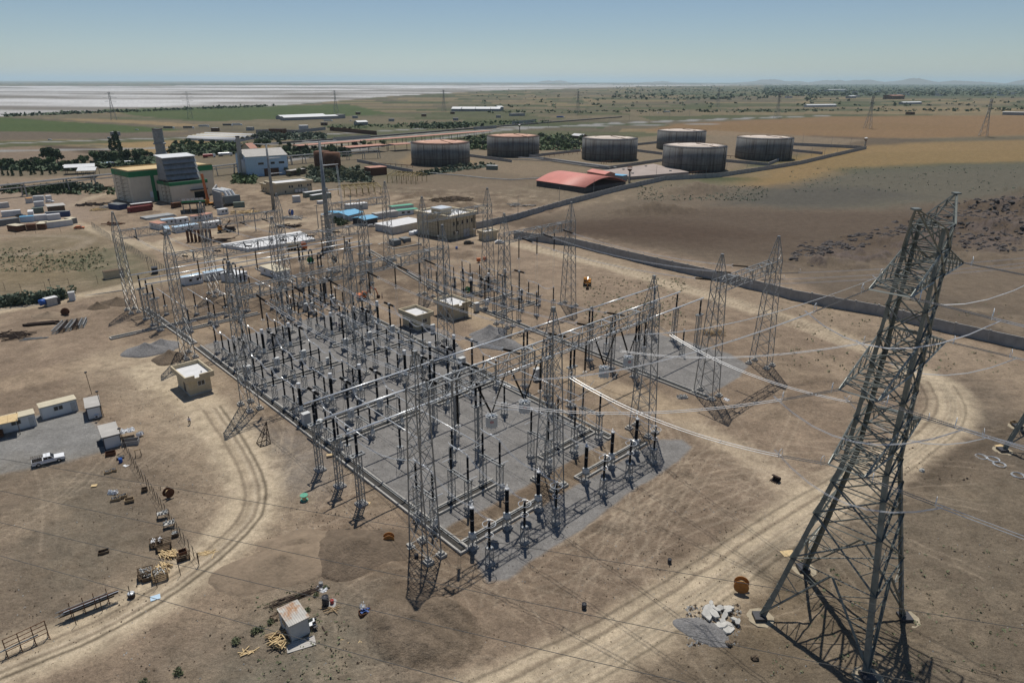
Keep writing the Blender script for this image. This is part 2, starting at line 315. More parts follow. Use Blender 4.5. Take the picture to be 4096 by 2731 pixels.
for pts, col in [(((1470,300),(1560,284),(1900,268),(2700,262),(2700,302),(2100,318),(1830,318),(1650,312)), (.33,.205,.105)), (((1830,322),(1950,322),(2010,330),(2500,318),(2500,372),(2200,376),(2050,386),(1950,389),(1790,432),(1700,424),(1860,345)), (.36,.245,.115)),
    (((1740,318),(1880,312),(2150,322),(2060,332),(1890,338),(1800,330)), (.155,.12,.088)), (((1700,436),(1800,432),(1950,391),(2060,386),(2250,376),(2600,370),(2600,452),(2350,450),(2050,480),(1800,478),(1640,455)), (.165,.155,.118)),
    (((1140,500),(1300,505),(1640,478),(1800,482),(2050,486),(2400,440),(2500,470),(2350,560),(1830,600),(1600,585),(1350,545)), (.150,.112,.082)), (((1200,520),(1500,505),(1800,540),(1600,560),(1300,545)), (.120,.084,.060)),
    (((1640,470),(1800,430),(2000,430),(2110,450),(1900,478)), (.135,.125,.105)), (((1500,345),(1640,352),(1620,400),(1900,345),(1990,322),(1800,310),(1500,320)), (.20,.155,.11))]:
    g.paint(g.poly(PD(*pts), 12, 7), tuple(v*.60 for v in col), .85, 5, .35)
# worn strip in front of and behind the long wall, dark bank
g.paint(g.poly(PD((1250,560),(1330,545),(1560,612),(1830,660),(2352,830),(2500,900),(2400,960),(2180,850),(1900,760),(1500,655),(1300,600)), 4, 3), (.255,.198,.142), .9, 0)
g.paint(g.poly(PD((1820,640),(2000,640),(2352,720),(2600,770),(2600,870),(2352,812),(2100,735),(1900,690)), 3, 3), (.12,.096,.072), .9, 0)
# gravel yards
DG = [PY((.9,5.2),(24,5.6),(42.5,5.4),(44,30),(45.3,52),(51,61),(54.5,72),(54,80),(48,88),(47,104),(43.5,110),(27,110.8),(2.6,110.3),(1.6,80),(1.0,60)), PY((-.6,-8),(2,-9.5),(8,-8.8),(18,-9.2),(30,-8.2),(44,-8.4),(52,-7),(53,-4),(50,-.9),(24,-.6),(2,-.6)),
      PY((72,3),(88,3.2),(96,5),(99.5,12),(99,24),(98,36),(85,41),(74.5,45),(71.5,25))]
for d_ in DG: g.paint(g.poly(d_, .35, .5), GRAV, 1, 2, .55)
g.paint(g.poly(PY((-9,27),(-1,27),(-1,50),(-5,58),(-14,52),(-16,38)), 4, 3), GRAV, .55)
g.paint(g.poly(PD((-300,985),(0,975),(70,955),(190,945),(245,1005),(250,1035),(150,1060),(0,1090),(-300,1150)), .8, .8), (.21,.205,.195), 1, 2, .6)
g.paint(g.poly(PY((1.3,.2),(49,.2),(49,5.0),(1.3,5.0)), .6, 1.2), SOIL, .95, 0, .9)
# ploughed / dug dark soil
for pts, a in [(((250,720),(420,650),(560,640),(760,600),(960,560),(1010,600),(780,700),(520,770),(430,800)), .6), (((660,620),(760,590),(900,600),(1000,640),(960,690),(760,680)), .55), (((880,470),(960,440),(1150,445),(1190,480),(1060,490)), .75), (((1040,640),(1120,610),(1200,640),(1220,700),(1130,720)), .35),
               (((620,1270),(760,1210),(860,1280),(800,1330),(650,1330)), .45), (((800,1290),(980,1250),(1100,1290),(1060,1400),(870,1480),(860,1400)), .55), (((1690,890),(1800,820),(1930,880),(1830,960)), .35), (((400,640),(640,630),(620,720),(420,700)), .5)]:
    g.paint(g.poly(PD(*pts), 3, 4), SOIL, a, None, 1.0)
# dry grass and grey-green bare ground
for pts, col, a in [(((-400,560),(0,552),(230,520),(330,600),(400,650),(200,680),(0,700),(-400,780)), (.158,.132,.085), .9), (((-400,600),(0,600),(200,560),(200,640),(-400,690)), (.17,.13,.075), .5), (((120,600),(300,560),(360,620),(220,650)), (.10,.105,.065), .6),
                    (((480,1480),(600,1400),(760,1360),(870,1420),(900,1560),(1100,1700),(300,1700)), (.172,.158,.122), .9), (((1480,1520),(1600,1400),(1740,1260),(1900,1150),(2100,1080),(2600,1030),(2600,1800),(1300,1800)), (.142,.120,.088), .85),
                    (((1560,1400),(1700,1290),(1800,1320),(2080,1420),(1900,1568),(1700,1540)), (.17,.125,.075), .6), (((2090,860),(2250,880),(2352,950),(2500,1100),(2300,1080),(2180,1000)), (.11,.095,.075), .8), (((0,1090),(300,1060),(420,1180),(440,1300),(250,1370),(0,1500)), (.160,.137,.103), .9)]:
    g.paint(g.poly(PD(*pts), 7, 6), col, a*(.75+.5*(n2-.3)))
# roads worn in the sand
def road(pts, w, col=ROAD, soft=1.6, jit=1.5, a=.92, cls=1): g.paint(g.line(smooth_poly(PD(*pts)), w, soft, jit), col, a, cls, .35)
road([(-250,1620),(0,1530),(160,1470),(300,1405),(450,1300),(540,1230),(585,1150),(575,1070),(520,985),(430,900),(330,850)], 9)
road([(900,1700),(1250,1560),(1480,1440),(1680,1310),(1820,1200),(1950,1110),(2090,1035),(2175,975),(2200,925),(2170,885),(2100,855)], 8.5)
road([(1890,1160),(1780,1090),(1640,1000),(1520,940),(1400,895)], 6, a=.55)
road([(1560,945),(1440,900),(1330,875),(1210,800),(1120,745),(1060,690)], 9, (.31,.24,.165))
road([(1990,800),(1850,745),(1700,700),(1530,650),(1400,610),(1290,585),(1180,560),(1080,545)], 8, a=.7)
road([(-200,905),(0,890),(150,850),(300,820),(420,780),(480,750)], 10, (.28,.215,.15), a=.75)
road([(-200,760),(0,715),(150,690),(300,655),(420,635),(520,610),(700,585)], 6.5, a=.7)
road([(560,600),(450,590),(350,560),(430,545),(600,520),(760,500),(900,480)], 7, a=.7)
road([(-150,600),(0,585),(150,580),(215,560),(195,545),(100,540),(-100,545)], 4.5, (.25,.205,.15), a=.8)
road([(170,470),(140,480),(150,510),(230,530),(280,550),(350,570)], 7, a=.7)
road([(170,470),(220,450),(290,440)], 6, a=.6)
road([(860,475),(960,455),(1040,460),(1120,480)], 5, a=.5)
road([(1050,440),(1120,420),(1180,430),(1240,440)], 4, (.26,.21,.15), a=.5)
g.paint(g.poly(PD((640,480),(800,470),(1000,500),(1120,520),(1180,560),(1000,560),(760,540)), 6, 5), (.275,.215,.155), .6)
g.paint(g.poly(PD((230,820),(420,800),(520,960),(620,1130),(600,1210),(470,1060),(330,960)), 9, 6), ROAD, .7)
g.paint(g.poly(PD((2010,1160),(2100,1090),(2230,1020),(2330,950),(2350,985),(2200,1080),(2080,1140),(1900,1210),(1750,1330),(1700,1300)), 1.6, 2.5), SOILD, .8, None, 1)
g.paint(np.clip((n2-.53)*6, 0, 1)*(g.r < 420)*(g.cls == 0), (.30,.235,.165), .35); g.paint(np.clip((.44-n3)*5, 0, 1)*(g.r < 260)*(g.cls != 2), SOIL, .3)
# dark green belt of orchards and villages far right
g.paint(g.poly(PD((1750,196.5),(2700,193),(2700,226),(2352,222),(2100,224),(1900,219),(1760,212)), 60, 30), (.055,.075,.045), .8, 5, .1); g.paint(g.poly(PD((1500,206),(2000,203),(2000,216),(1700,222),(1500,216)), 60, 30), (.06,.08,.045), .55, 5, .1)
cz = g.poly(PD((150,440),(420,430),(900,430),(1230,440),(1330,480),(1130,560),(1230,690),(1000,700),(520,760),(300,700),(560,590),(350,540)), 8, 6); pn = fbm(g.x/6.5, g.y/6.5, 131, 4)
g.paint(cz*np.clip((pn-.52)*7, 0, 1)*(g.cls == 0), (.125,.094,.068), .7, None, 1.0); g.paint(cz*np.clip((.43-pn)*7, 0, 1)*(g.cls == 0), (.33,.265,.19), .55); g.z += cz*(g.cls == 0)*np.clip(pn-.5, 0, 1)*1.8*np.clip((g.y-215)/30, .15, 1)
lz = g.poly(PD((-300,440),(180,440),(230,500),(150,520),(-300,530)), 6, 4); g.paint(lz, (.25,.195,.15), .7, 0); g.paint(g.poly(PD((930,375),(1280,380),(1240,425),(1120,440),(900,430)), 5, 5), (.165,.125,.09), .6, 0); g.paint(g.poly(PD((930,360),(1300,330),(1640,300),(1990,322),(1850,345),(1620,405),(1420,395),(1200,405)), 5, 4), (.20,.155,.105), .7, 0); g.paint(g.poly(PD((940,352),(1100,372),(1000,386),(900,372)), 4, 4), (.22,.16,.09), .7)
# highways across the plain
for pts, w in [([(-400,349),(0,330),(300,320),(700,312),(1000,294),(1350,290),(1700,284)], 9), ([(-400,368),(0,347),(300,342),(660,330),(760,325),(1000,306),(1150,297),(1500,281),(1900,266)], 11), ([(600,378),(860,338),(1150,300),(1420,282),(1800,268)], 8), ([(350,366),(480,352),(620,342),(830,330)], 6)]:
    g.paint(g.line(PD(*pts), w*1.6, 2.5, 0), (.24,.235,.225), .9, 3, .1)
# tyre tracks: long arcs of paired ruts
def tracks(n, c, spread, ang, length, seed, a=.36, col=(.40,.325,.24)):
    r_ = np.random.default_rng(seed)
    for _ in range(n):
        p = np.array([c[0]+r_.normal()*spread, c[1]+r_.normal()*spread*.8]); th = ang+r_.normal()*.5; kap = r_.normal()*.035; pts = [p]
        for _k in range(int(length/2.5)): th += kap*2.5; p = p+2.5*np.array([math.cos(th), math.sin(th)]); pts.append(p)
        pts = np.array(pts); nrm = np.gradient(pts, axis=0); nrm = np.stack([-nrm[:,1], nrm[:,0]], 1)/np.linalg.norm(nrm, axis=1)[:,None]
        for off in (-.95, .95):
            m = np.zeros(len(g.x)); q = pts+nrm*off; ii = np.where((g.x > q[:,0].min()-1)&(g.x < q[:,0].max()+1)&(g.y > q[:,1].min()-1)&(g.y < q[:,1].max()+1)&(g.cls != 2))[0]
            if len(ii) == 0: continue
            d = np.full(len(ii), 9.)
            for e0, e1 in zip(q[:-1], q[1:]): d = np.minimum(d, segdist(g.x[ii], g.y[ii], e0, e1)[0])
            m[ii] = np.clip(1.15-d/.3, 0, 1)*(.6+.4*n3[ii]); g.paint(m, col, a*r_.uniform(.5, 1.2))
cc = lambda *p: (FV(*p).x, FV(*p).y)
tracks(16, cc(1500,1230), 9, R(60), 40, 1); tracks(12, cc(1600,1150), 8, R(20), 45, 2); tracks(14, cc(1350,1400), 8, R(110), 30, 3); tracks(12, cc(560,1150), 8, R(100), 45, 4); tracks(10, cc(520,1000), 10, R(70), 45, 5)
tracks(8, cc(1450,690), 10, R(-20), 60, 6); tracks(8, cc(300,890), 12, R(20), 60, 7); tracks(8, cc(1800,1000), 9, R(-20), 40, 8); tracks(6, cc(650,1230), 5, R(30), 24, 9); tracks(10, cc(1300,1300), 7, R(30), 30, 12)
for rp, n_, sd in [([(0,1530),(300,1405),(540,1230),(585,1150),(560,1060),(480,940)], 7, 1), ([(1100,1630),(1480,1440),(1820,1200),(2090,1035),(2190,945),(2150,880)], 7, 2), ([(1980,800),(1700,700),(1400,610),(1200,565)], 5, 3), ([(1500,930),(1330,875),(1150,765)], 4, 4)]:
    base = smooth_poly(PD(*rp), 3); r_ = np.random.default_rng(sd); nrm = np.gradient(base, axis=0); nrm = np.stack([-nrm[:,1], nrm[:,0]], 1)/np.linalg.norm(nrm, axis=1)[:,None]
    for k_ in range(n_):
        off = r_.uniform(-3.6, 3.6)
        for dd in (-.9, .9): g.paint(g.line(base+nrm*(off+dd), .35, .22, .3), r_.choice([1, 0])*np.array((.46,.385,.285))+0 if r_.random() < .6 else (.20,.155,.11), .5)
# relief: spoil heaps, banks, plough ridges, the rocky rise behind the wall
for p_, rx, ry, ro, h in [((950,1420),9,7,.5,1.0), ((880,1330),8,4,.8,.9), ((1050,1415),5,3,-.6,1.0), ((1400,1190),5,4,0,.9), ((1555,1075),5,2.5,-.7,1.0), 
                           ((330,700),5,4,0,1.5), ((690,690),6,4,.5,1.8), ((600,700),7,4,.5,2), ((760,620),7,4,.8,1.8), ((930,560),7,5,.5,2), ((660,600),5,4,0,1.6), ((1100,690),7,3,.9,1.2), ((1175,700),8,2.5,-.6,1.4), ((1870,870),6,4,0,1.2), ((1760,945),6,4,0,1.2),
                           ((1800,735),12,3,-.75,1.6), ((1990,765),10,4,-.6,1.8), ((2080,790),8,4,-.6,1.6), ((200,705),4,3,0,1.2), ((1070,475),14,8,.3,3), ((960,452),14,7,.2,2.5), ((1220,470),12,6,0,2), ((880,445),9,6,0,2.2), ((1500,485),30,12,.1,5), ((1600,440),30,14,.2,6), ((690,487),9,6,0,2), ((640,490),8,6,0,1.8), ((560,505),8,5,0,1.6), ((165,565),18,9,.2,1.5)]:
    g.mound(FV(*p_), rx, ry, ro, h)
for p_, rx, ry, ro, h in [((2080,560),26,9,-.55,3.2), ((2230,520),34,12,-.6,5.0), ((2350,485),36,14,-.6,6.5), ((1900,605),18,8,-.5,2.6), ((2480,450),40,18,-.6,8), ((2300,600),26,10,-.6,2.5)]:
    g.mound(FV(*p_), rx, ry, ro, h, .8, .45)
rk = g.poly(PD((1800,610),(1900,585),(2060,555),(2170,515),(2260,480),(2360,448),(2600,400),(2600,520),(2352,560),(2240,590),(2200,570),(2080,590),(1900,625)), 4, 9)
rn = fbm(g.x/5, g.y/5, 41, 4); g.paint(rk*np.clip((rn-.42)*5, 0, 1), (.125,.100,.088), .9, None, 1.2); g.z += rk*np.clip(rn-.45, 0, 1)*6.5
vv = fbm(g.x/14, g.y/14, 61, 3); g.z += (vv-.5)*.7*np.clip((g.r-60)/60, 0, 1)*(g.cls != 2)*np.clip(1.6-g.r/500, 0, 1)
tr_ = fbm(g.x/1.6, g.y/1.6, 71, 3)-.5; g.z += tr_*np.where(g.b > .8, .45, .14)*(g.r < 300)*(g.cls != 2)*(g.cls != 1)
lv = g.poly(pw([to(*p) for p in ((1060,900),(1200,780),(1500,840),(1900,900),(2020,1150),(1900,1330),(1600,1390),(1240,1340),(1110,1180))]), 1.2, 1.2); g.z += lv*.9; rid = np.sin((g.x*.55+g.y*.83)*2.6)*.5+.5
g.paint(lv, (.190,.147,.106), .8, 0, 1.0); g.c *= (1-.14*lv*rid*(n2 > .42))[:,None]; g.z += lv*rid*.16
e_ = np.clip(1-abs(lv-.5)*2.2, 0, 1); g.paint(e_, SOIL, .5)
# keep the yard's plateau level so that stands meet the ground
mm = g.poly(PY((-6,-9),(101,-9),(101,160),(-6,160)), 2, 0); g.z = g.z*(1-mm*.72)
g.c *= (1+.22*(fbm(g.x/3.1, g.y/3.1, 77, 3)-.5)+.18*(n3-.5)*(g.r < 250))[:,None]
def ground_z(x, y):
    i = np.argmin((g.x-x)**2+(g.y-y)**2); return float(g.z[i])
gm = bpy.data.materials.new('ground_cover'); gm.use_nodes = True; nt = gm.node_tree; N_, L_ = nt.nodes, nt.links; B_ = N_['Principled BSDF']; B_.inputs['Roughness'].default_value = .95; B_.inputs['Specular IOR Level'].default_value = .1
at = N_.new('ShaderNodeAttribute'); at.attribute_name = 'cover'; tco = N_.new('ShaderNodeTexCoord')
def nz(sc, det=5, ro=.6):
    n = N_.new('ShaderNodeTexNoise'); n.inputs['Scale'].default_value = sc; n.inputs['Detail'].default_value = det; n.inputs['Roughness'].default_value = ro; L_.new(tco.outputs['Object'], n.inputs[0]); return n
def mr(n, lo, hi):
    r = N_.new('ShaderNodeMapRange'); r.inputs[1].default_value = .25; r.inputs[2].default_value = .75; r.inputs[3].default_value = lo; r.inputs[4].default_value = hi; L_.new(n.outputs[0], r.inputs[0]); return r
def mul(a, b):
    n = N_.new('ShaderNodeMath'); n.operation = 'MULTIPLY'; L_.new(a, n.inputs[0]); L_.new(b, n.inputs[1]); return n.outputs[0]
f = mul(mul(mr(nz(.35, 6), .80, 1.20).outputs[0], mr(nz(1.7, 6, .7), .70, 1.28).outputs[0]), mr(nz(6.0, 4), .72, 1.26).outputs[0])
vm = N_.new('ShaderNodeVectorMath'); vm.operation = 'SCALE'; L_.new(at.outputs['Color'], vm.inputs[0]); L_.new(f, vm.inputs['Scale']); L_.new(vm.outputs[0], B_.inputs['Base Color'])
bp = N_.new('ShaderNodeBump'); bp.inputs['Distance'].default_value = .45; L_.new(nz(1.6, 8, .7).outputs[0], bp.inputs['Height']); L_.new(at.outputs['Alpha'], bp.inputs['Strength']); L_.new(bp.outputs[0], B_.inputs['Normal'])
def build_ground():
    idx = np.arange(g.ny*g.nx).reshape(g.ny, g.nx); q = np.stack([idx[:-1,:-1], idx[1:,:-1], idx[1:,1:], idx[:-1,1:]], -1)[:, :, ::-1].reshape(-1, 4)
    k = g.cls[q].max(1)
    for cid, nm in enumerate(['ground', 'dirt_road', 'gravel_ground', 'asphalt_road', 'salt_flat', 'field_ground']):
        f = q[k == cid]; 
        if len(f) == 0: continue
        u, inv = np.unique(f.ravel(), return_inverse=True); me = bpy.data.meshes.new(nm)
        me.vertices.add(len(u)); me.vertices.foreach_set('co', np.stack([g.x[u], g.y[u], g.z[u]], 1).astype(np.float32).ravel())
        me.loops.add(len(inv)); me.loops.foreach_set('vertex_index', inv.astype(np.int32)); me.polygons.add(len(f))
        me.polygons.foreach_set('loop_start', np.arange(0, 4*len(f), 4, dtype=np.int32)); me.polygons.foreach_set('use_smooth', np.ones(len(f), bool))
        me.update(calc_edges=True); a = me.color_attributes.new('cover', 'FLOAT_COLOR', 'POINT')
        a.data.foreach_set('color', np.concatenate([np.clip(g.c[u], .01, .9), np.clip(g.b[u], 0, 1)[:,None]], 1).astype(np.float32).ravel())
        me.materials.append(gm); o = bpy.data.objects.new(nm, me); COL.objects.link(o); o['kind'] = 'structure'
build_ground()
# wider surroundings, a little lower than the sheet
mb = MB(); mb.box(-150000, 150000, -8000, 140000, -3.0, -1.2); o = mb.build('surrounding_ground', mat('outer_ground', (.20,.165,.115), .95, 0, .2, .02)); o['kind'] = 'structure'
# haze of the far plain
hz = MB(); hz.box(-149000, 149000, -7000, 139000, -4.0, 430.0); hm = bpy.data.materials.new('haze'); hm.use_nodes = True
hm.node_tree.nodes.clear(); ho = hm.node_tree.nodes.new('ShaderNodeOutputMaterial'); hv = hm.node_tree.nodes.new('ShaderNodeVolumePrincipled')
hv.inputs['Color'].default_value = (.70,.89,1.0,1); hv.inputs['Density'].default_value = 3.2e-5; hv.inputs['Anisotropy'].default_value = .25; hm.node_tree.links.new(hv.outputs[0], ho.inputs['Volume'])
o = hz.build('haze', hm); o['kind'] = 'stuff'; o.display_type = 'WIRE'
# faint hills on the far shore
for i_, (p0, p1, hh, dist) in enumerate([(3050, 3400, 200, 31000), (3330, 3560, 230, 30000), (3480, 3760, 150, 29000), (3820, 4000, 330, 28000), (3930, 4180, 380, 29000), (4060, 4400, 300, 27000), (2120, 2260, 130, 33000), (2480, 2640, 90, 33000), (2820, 3100, 190, 33000)]):
    x0, x1 = (p0-PCX)/FPX*dist*1.07, (p1-PCX)/FPX*dist*1.07; mb = MB(); n = 40; vs = []; fs = []
    for j in range(5):
        for i in range(n+1):
            t = i/n; prof = (math.sin(math.pi*t)**.8)*(.55+.45*math.sin(t*7+i_)**2*.6+.25*random.random()*math.sin(math.pi*t)); vs.append((x0+(x1-x0)*t, dist+(j-2)*900, (0 if j in (0, 4) else hh*prof*(1 if j == 2 else .55))-2))
    for j in range(4):
        for i in range(n): a = j*(n+1)+i; fs.append((a, a+1, a+n+2, a+n+1))
    mb.add(vs, fs); o = mb.build('hills', M['soil'], smooth=True); o['kind'] = 'structure'
# ------------------------------------------------------------------ substation: lattice gantries
def lattice_column(h=24.0, wa=2.0, wb0=4.6, wb1=2.2, spire=7.8, z0=.7):
    mb = MB(); n = 9; zs = [z0+(h+2.3-z0)*(i/n)**.94 for i in range(n+1)]
    zs[-2] = h; hw = lambda z: (wa/2*(1.08-.1*(z-z0)/(h-z0)), (wb0+(wb1-wb0)*min(1, (z-z0)/(h-z0)))/2)
    C = lambda z: [(sx*hw(z)[0], sy*hw(z)[1], z) for sx, sy in ((-1,-1),(1,-1),(1,1),(-1,1))]
    for a, b in zip(C(z0), C(zs[-1])): pass
    for i in range(n):
        A, B = C(zs[i]), C(zs[i+1])
        for k in range(4):
            mb.bar(A[k], B[k], .15); k2 = (k+1)%4
            mb.bar(A[k], B[k2], .075); mb.bar(A[k2], B[k], .075)
            if i % 2 == 0 or i >= n-2: mb.bar(A[k], A[k2], .07)
    top = C(zs[-1]); H = zs[-1]+spire-2.3; apex = [(sx*.16, sy*.16, H) for sx, sy in ((-1,-1),(1,-1),(1,1),(-1,1))]
    lv = [top]+[[tuple(top[k][j]+(apex[k][j]-top[k][j])*t for j in range(3)) for k in range(4)] for t in (.3, .55, .8, 1)]
    for k in range(4): mb.bar(top[k], top[(k+1)%4], .1)
    for A, B in zip(lv[:-1], lv[1:]):
        for k in range(4):
            k2 = (k+1)%4; mb.bar(A[k], B[k], .12); mb.bar(B[k], B[k2], .06); mb.bar(A[k], B[k2], .06)
    mb.box(-.28, .28, -.28, .28, H-.02, H+.1); return mb
def footing_mb(s=1.0, h=.75):
    m = MB(); m.box(-s*.62, s*.62, -s*.62, s*.62, -.6, h*.55); m.box(-s*.38, s*.38, -s*.38, s*.38, h*.55, h); return m
def beam_mb(L, w=2.0, d=2.3):
    mb = MB(); n = max(6, int(round(L/2.4))); xs = [L*i/n for i in range(n+1)]
    P = lambda x: [(x, -w/2, 0), (x, w/2, 0), (x, w/2, d), (x, -w/2, d)]
    for k in range(4): mb.bar(P(0)[k], P(L)[k], .14)
    for i in range(n):
        A, B = P(xs[i]), P(xs[i+1])
        for k in range(4):
            k2 = (k+1)%4
            mb.bar(A[k] if (i+k)%2 else A[k2], B[k2] if (i+k)%2 else B[k], .085)
            if i: mb.bar(A[k], A[k2], .075)
    for t in (1/6, .5, 5/6):
        mb.box(L*t-.2, L*t+.2, -w/2, w/2, d+.03, d+.1); mb.box(L*t-.16, L*t+.16, -w/2-.06, -w/2+.02, 0, d)
    return mb
FOOT = footing_mb().build('footing', M['conc']); COLS = {}
def gantry(cols, b, h, label, group=None, wa=2.0, wb0=4.6, spans=None):
    o = thing('lattice_gantry', Y(cols[0], b), YROT, label, 'gantry', group)
    key = (h, wa, wb0); used = False
    for a in cols:
        if key not in COLS:
            c = lattice_column(h, wa, wb0).build('column', M['galv']); COLS[key] = c
        else: c = COLS[key].copy(); COL.objects.link(c)
        c.parent = o; rel = Y(a, b)-Y(cols[0], b); c.matrix_parent_inverse = Matrix(); x = rel.x*math.cos(-YROT)-rel.y*math.sin(-YROT); y = rel.x*math.sin(-YROT)+rel.y*math.cos(-YROT)
        c.location = (x, y, 0)
        for sx in (-1, 1):
            for sy in (-1, 1):
                f = FOOT.copy(); COL.objects.link(f); f.parent = c; f.location = (sx*wa/2*1.08, sy*wb0/2, 0)
    for a0, a1 in (spans or list(zip(cols[:-1], cols[1:]))):
        v0, v1 = Y(a0, b)-Y(cols[0], b), Y(a1, b)-Y(cols[0], b); d = v1-v0; L = d.length-wa
        bo = beam_mb(L).build('beam', M['galv'], o); an = math.atan2(d.y, d.x)-YROT; rr = lambda v: (v.x*math.cos(-YROT)-v.y*math.sin(-YROT), v.x*math.sin(-YROT)+v.y*math.cos(-YROT))
        x, y = rr(v0); bo.location = (x+math.cos(an)*wa/2, y+math.sin(an)*wa/2, h); bo.rotation_euler = (0, 0, an)
    return o
gantry([-3.3, 23.2, 50], 3.3, 23.9, 'front three-legged galvanised lattice gantry at the near end of the gravel yard', 'lattice gantries', 2.15)
gantry([73.9, 98.7], 3.4, 23.9, 'two-legged lattice gantry standing apart on the right near the concrete wall', 'lattice gantries', 2.6)
gantry([-3.0, 23.2, 50], 67, 23.7, 'three-legged lattice gantry spanning the middle of the gravel yard', 'lattice gantries')
gantry([71.2, 98.2], 67.3, 23.8, 'two-legged lattice gantry beside the gravel heap, right of the kiosks', 'lattice gantries')
gantry([-3.0, 23.2, 50], 105.4, 23.7, 'three-legged lattice gantry at the back edge of the gravel, before the white slab', 'lattice gantries')
gantry([71.2, 98.0], 105, 23.8, 'two-legged lattice gantry in front of the scaffolded control building', 'lattice gantries')
gantry([-3.1, 21.3, 46], 152.8, 21.9, 'rearmost three-legged lattice gantry beside the left boundary fence', 'lattice gantries', 1.9)
gantry([64.5, 88.5], 152.8, 21.9, 'rearmost two-legged lattice gantry behind the blue-roofed huts', 'lattice gantries', 1.9)
COL.objects.unlink(FOOT); bpy.data.objects.remove(FOOT)

# ------------------------------------------------------------------ apparatus on lattice stands
def stand_mb(h, w=.9, foot=True, bar=.075):
    m = MB(); n = max(2, int(round((h-.45)/.75))); z0 = .45; zs = [z0+(h-z0)*i/n for i in range(n+1)]
    C = lambda z: [(sx*w/2, sy*w/2, z) for sx, sy in ((-1,-1),(1,-1),(1,1),(-1,1))]
    for i in range(n):
        A, B = C(zs[i]), C(zs[i+1])
        for k in range(4):
            k2 = (k+1)%4; mb = m.bar(A[k], B[k], bar*1.2)
            m.bar(A[k] if i%2 else A[k2], B[k2] if i%2 else B[k], bar*.7)
    m.box(-w/2-.06, w/2+.06, -w/2-.06, w/2+.06, h-.1, h+.02); return m
def plinth(parent, x=0, y=0, s=.62): 
    m = MB(); m.box(x-s, x+s, y-s, y+s, -.5, .3); m.box(x-s*.82, x+s*.82, y-s*.82, y+s*.82, .3, .45); return m.build('plinth', M['concd'], parent)
def shed_prof(z0, z1, r, n=11):
    pr = []
    for i in range(n):
        za = z0+(z1-z0)*i/n; zb = z0+(z1-z0)*(i+1)/n; pr += [(r*.72, za), (r*1.12, za+(zb-za)*.45), (r*.72, za+(zb-za)*.95)]
    return pr
def insulator(parent, x, y, z0, z1, r=.14, secs=2, name='insulator', n=8):
    r *= 1.5; m = MB(); L = (z1-z0)/secs
    for s_ in range(secs):
        a = z0+s_*L; m.cur = 0; m.lathe(shed_prof(a+.12, a+L-.12, r), n, (x, y, 0)); m.cur = 1
        m.lathe([(r*.95, a), (r*.95, a+.13)], n, (x, y, 0)); m.lathe([(r*.95, a+L-.13), (r*.95, a+L)], n, (x, y, 0))
    m.cur = 1; m.lathe([(.06, z1), (.06, z1+.25)], 6, (x, y, 0)); return m.build(name, [M['porc'], M['flange']], parent)
def E(name): o = bpy.data.objects.new(name, None); COL.objects.link(o); return o
def b_post(hs, ht, r=.13, w=.85, secs=2):
    def f():
        o = E('post_insulator'); plinth(o); stand_mb(hs, w).build('stand', M['galv'], o); insulator(o, 0, 0, hs, ht, r, secs)
        m = MB(); m.tube((-.25,0,ht+.25), (.25,0,ht+.25), .07, n=6); m.tube((0,-.2,ht+.28), (0,.2,ht+.28), .05, n=6); m.build('terminal_clamp', M['alu'], o); return o
    return f
def b_disc(hs, ht):
    def f():
        o = E('disconnector'); Ld = 4.3
        for y in (0, Ld):
            plinth(o, 0, y); st = stand_mb(hs, .82); st.v = [(p[0], p[1]+y, p[2]) for p in st.v]; st.build('stand', M['galv'], o); insulator(o, 0, y, hs+.22, ht, .125)
        m = MB()
        for x in (-.3, .3): m.box(x-.07, x+.07, -.7, Ld+.7, hs+.03, hs+.22)
        m.box(-.35, .35, Ld*.5-.06, Ld*.5+.06, hs+.05, hs+.2); m.tube((.0,-.7,hs+.3), (.0,-1.2,hs+.75), .12, n=6); m.build('base_frame', M['galv'], o)
        m = MB(); m.tube((0,0,ht+.28), (0,Ld,ht+.34), .055, n=6); m.box(-.14, .14, Ld*.5-.16, Ld*.5+.16, ht+.2, ht+.48); m.tube((0,Ld,ht+.3), (0,Ld+.55,ht+.55), .05, n=6); m.build('switch_blade', M['alu'], o)
        m = MB(); m.tube((.1,.0,hs+.2), (1.9,.0,hs+.12), .05, n=6); m.build('earthing_arm', M['alu'], o); m = MB(); m.tube((-1.7,Ld,(hs+ht)/2), (.1,Ld,(hs+ht)/2+.1), .045, n=6); m.build('earthing_arm', M['alu'], o)
        m = MB(); m.box(-.35, .35, -.85, -.5, 1.0, 1.8); m.tube((0,-.66,1.8), (0,-.5,hs), .04, n=5); m.build('drive_box', M['cab'], o); return o
    return f
def b_breaker():
    o = E('circuit_breaker'); plinth(o, s=.75); stand_mb(2.7, .95).build('stand', M['galv'], o); insulator(o, 0, 0, 2.7, 8.6, .17, 2)
    m = MB()
    for s_ in (-1, 1):
        m.cur = 0; m.lathe([(r, s_*z) for r, z in shed_prof(.35, 2.25, .25, 10)][::1 if s_ > 0 else 1], 10, (0, 0, 8.95), 'y'); m.cur = 1; m.lathe([(.16, s_*2.25), (.16, s_*2.5)], 8, (0, 0, 8.95), 'y')
    m.cur = 1; m.box(-.27, .27, -.36, .36, 8.62, 9.24); m.build('interrupter', [M['porc'], M['flange']], o)
    c = MB(); c.box(-.55, .55, -1.25, -.5, 1.3, 3.1); c.box(-.6, .6, -1.3, -.46, 3.1, 3.2); k = c.build('control_cabinet', M['cab'], o)
    d = MB(); d.box(-.04, .04, -1.275, -1.25, 1.5, 2.9); d.box(-.3, -.2, -1.29, -1.25, 2.1, 2.35); d.build('door_handle', M['frame'], k)
    return o
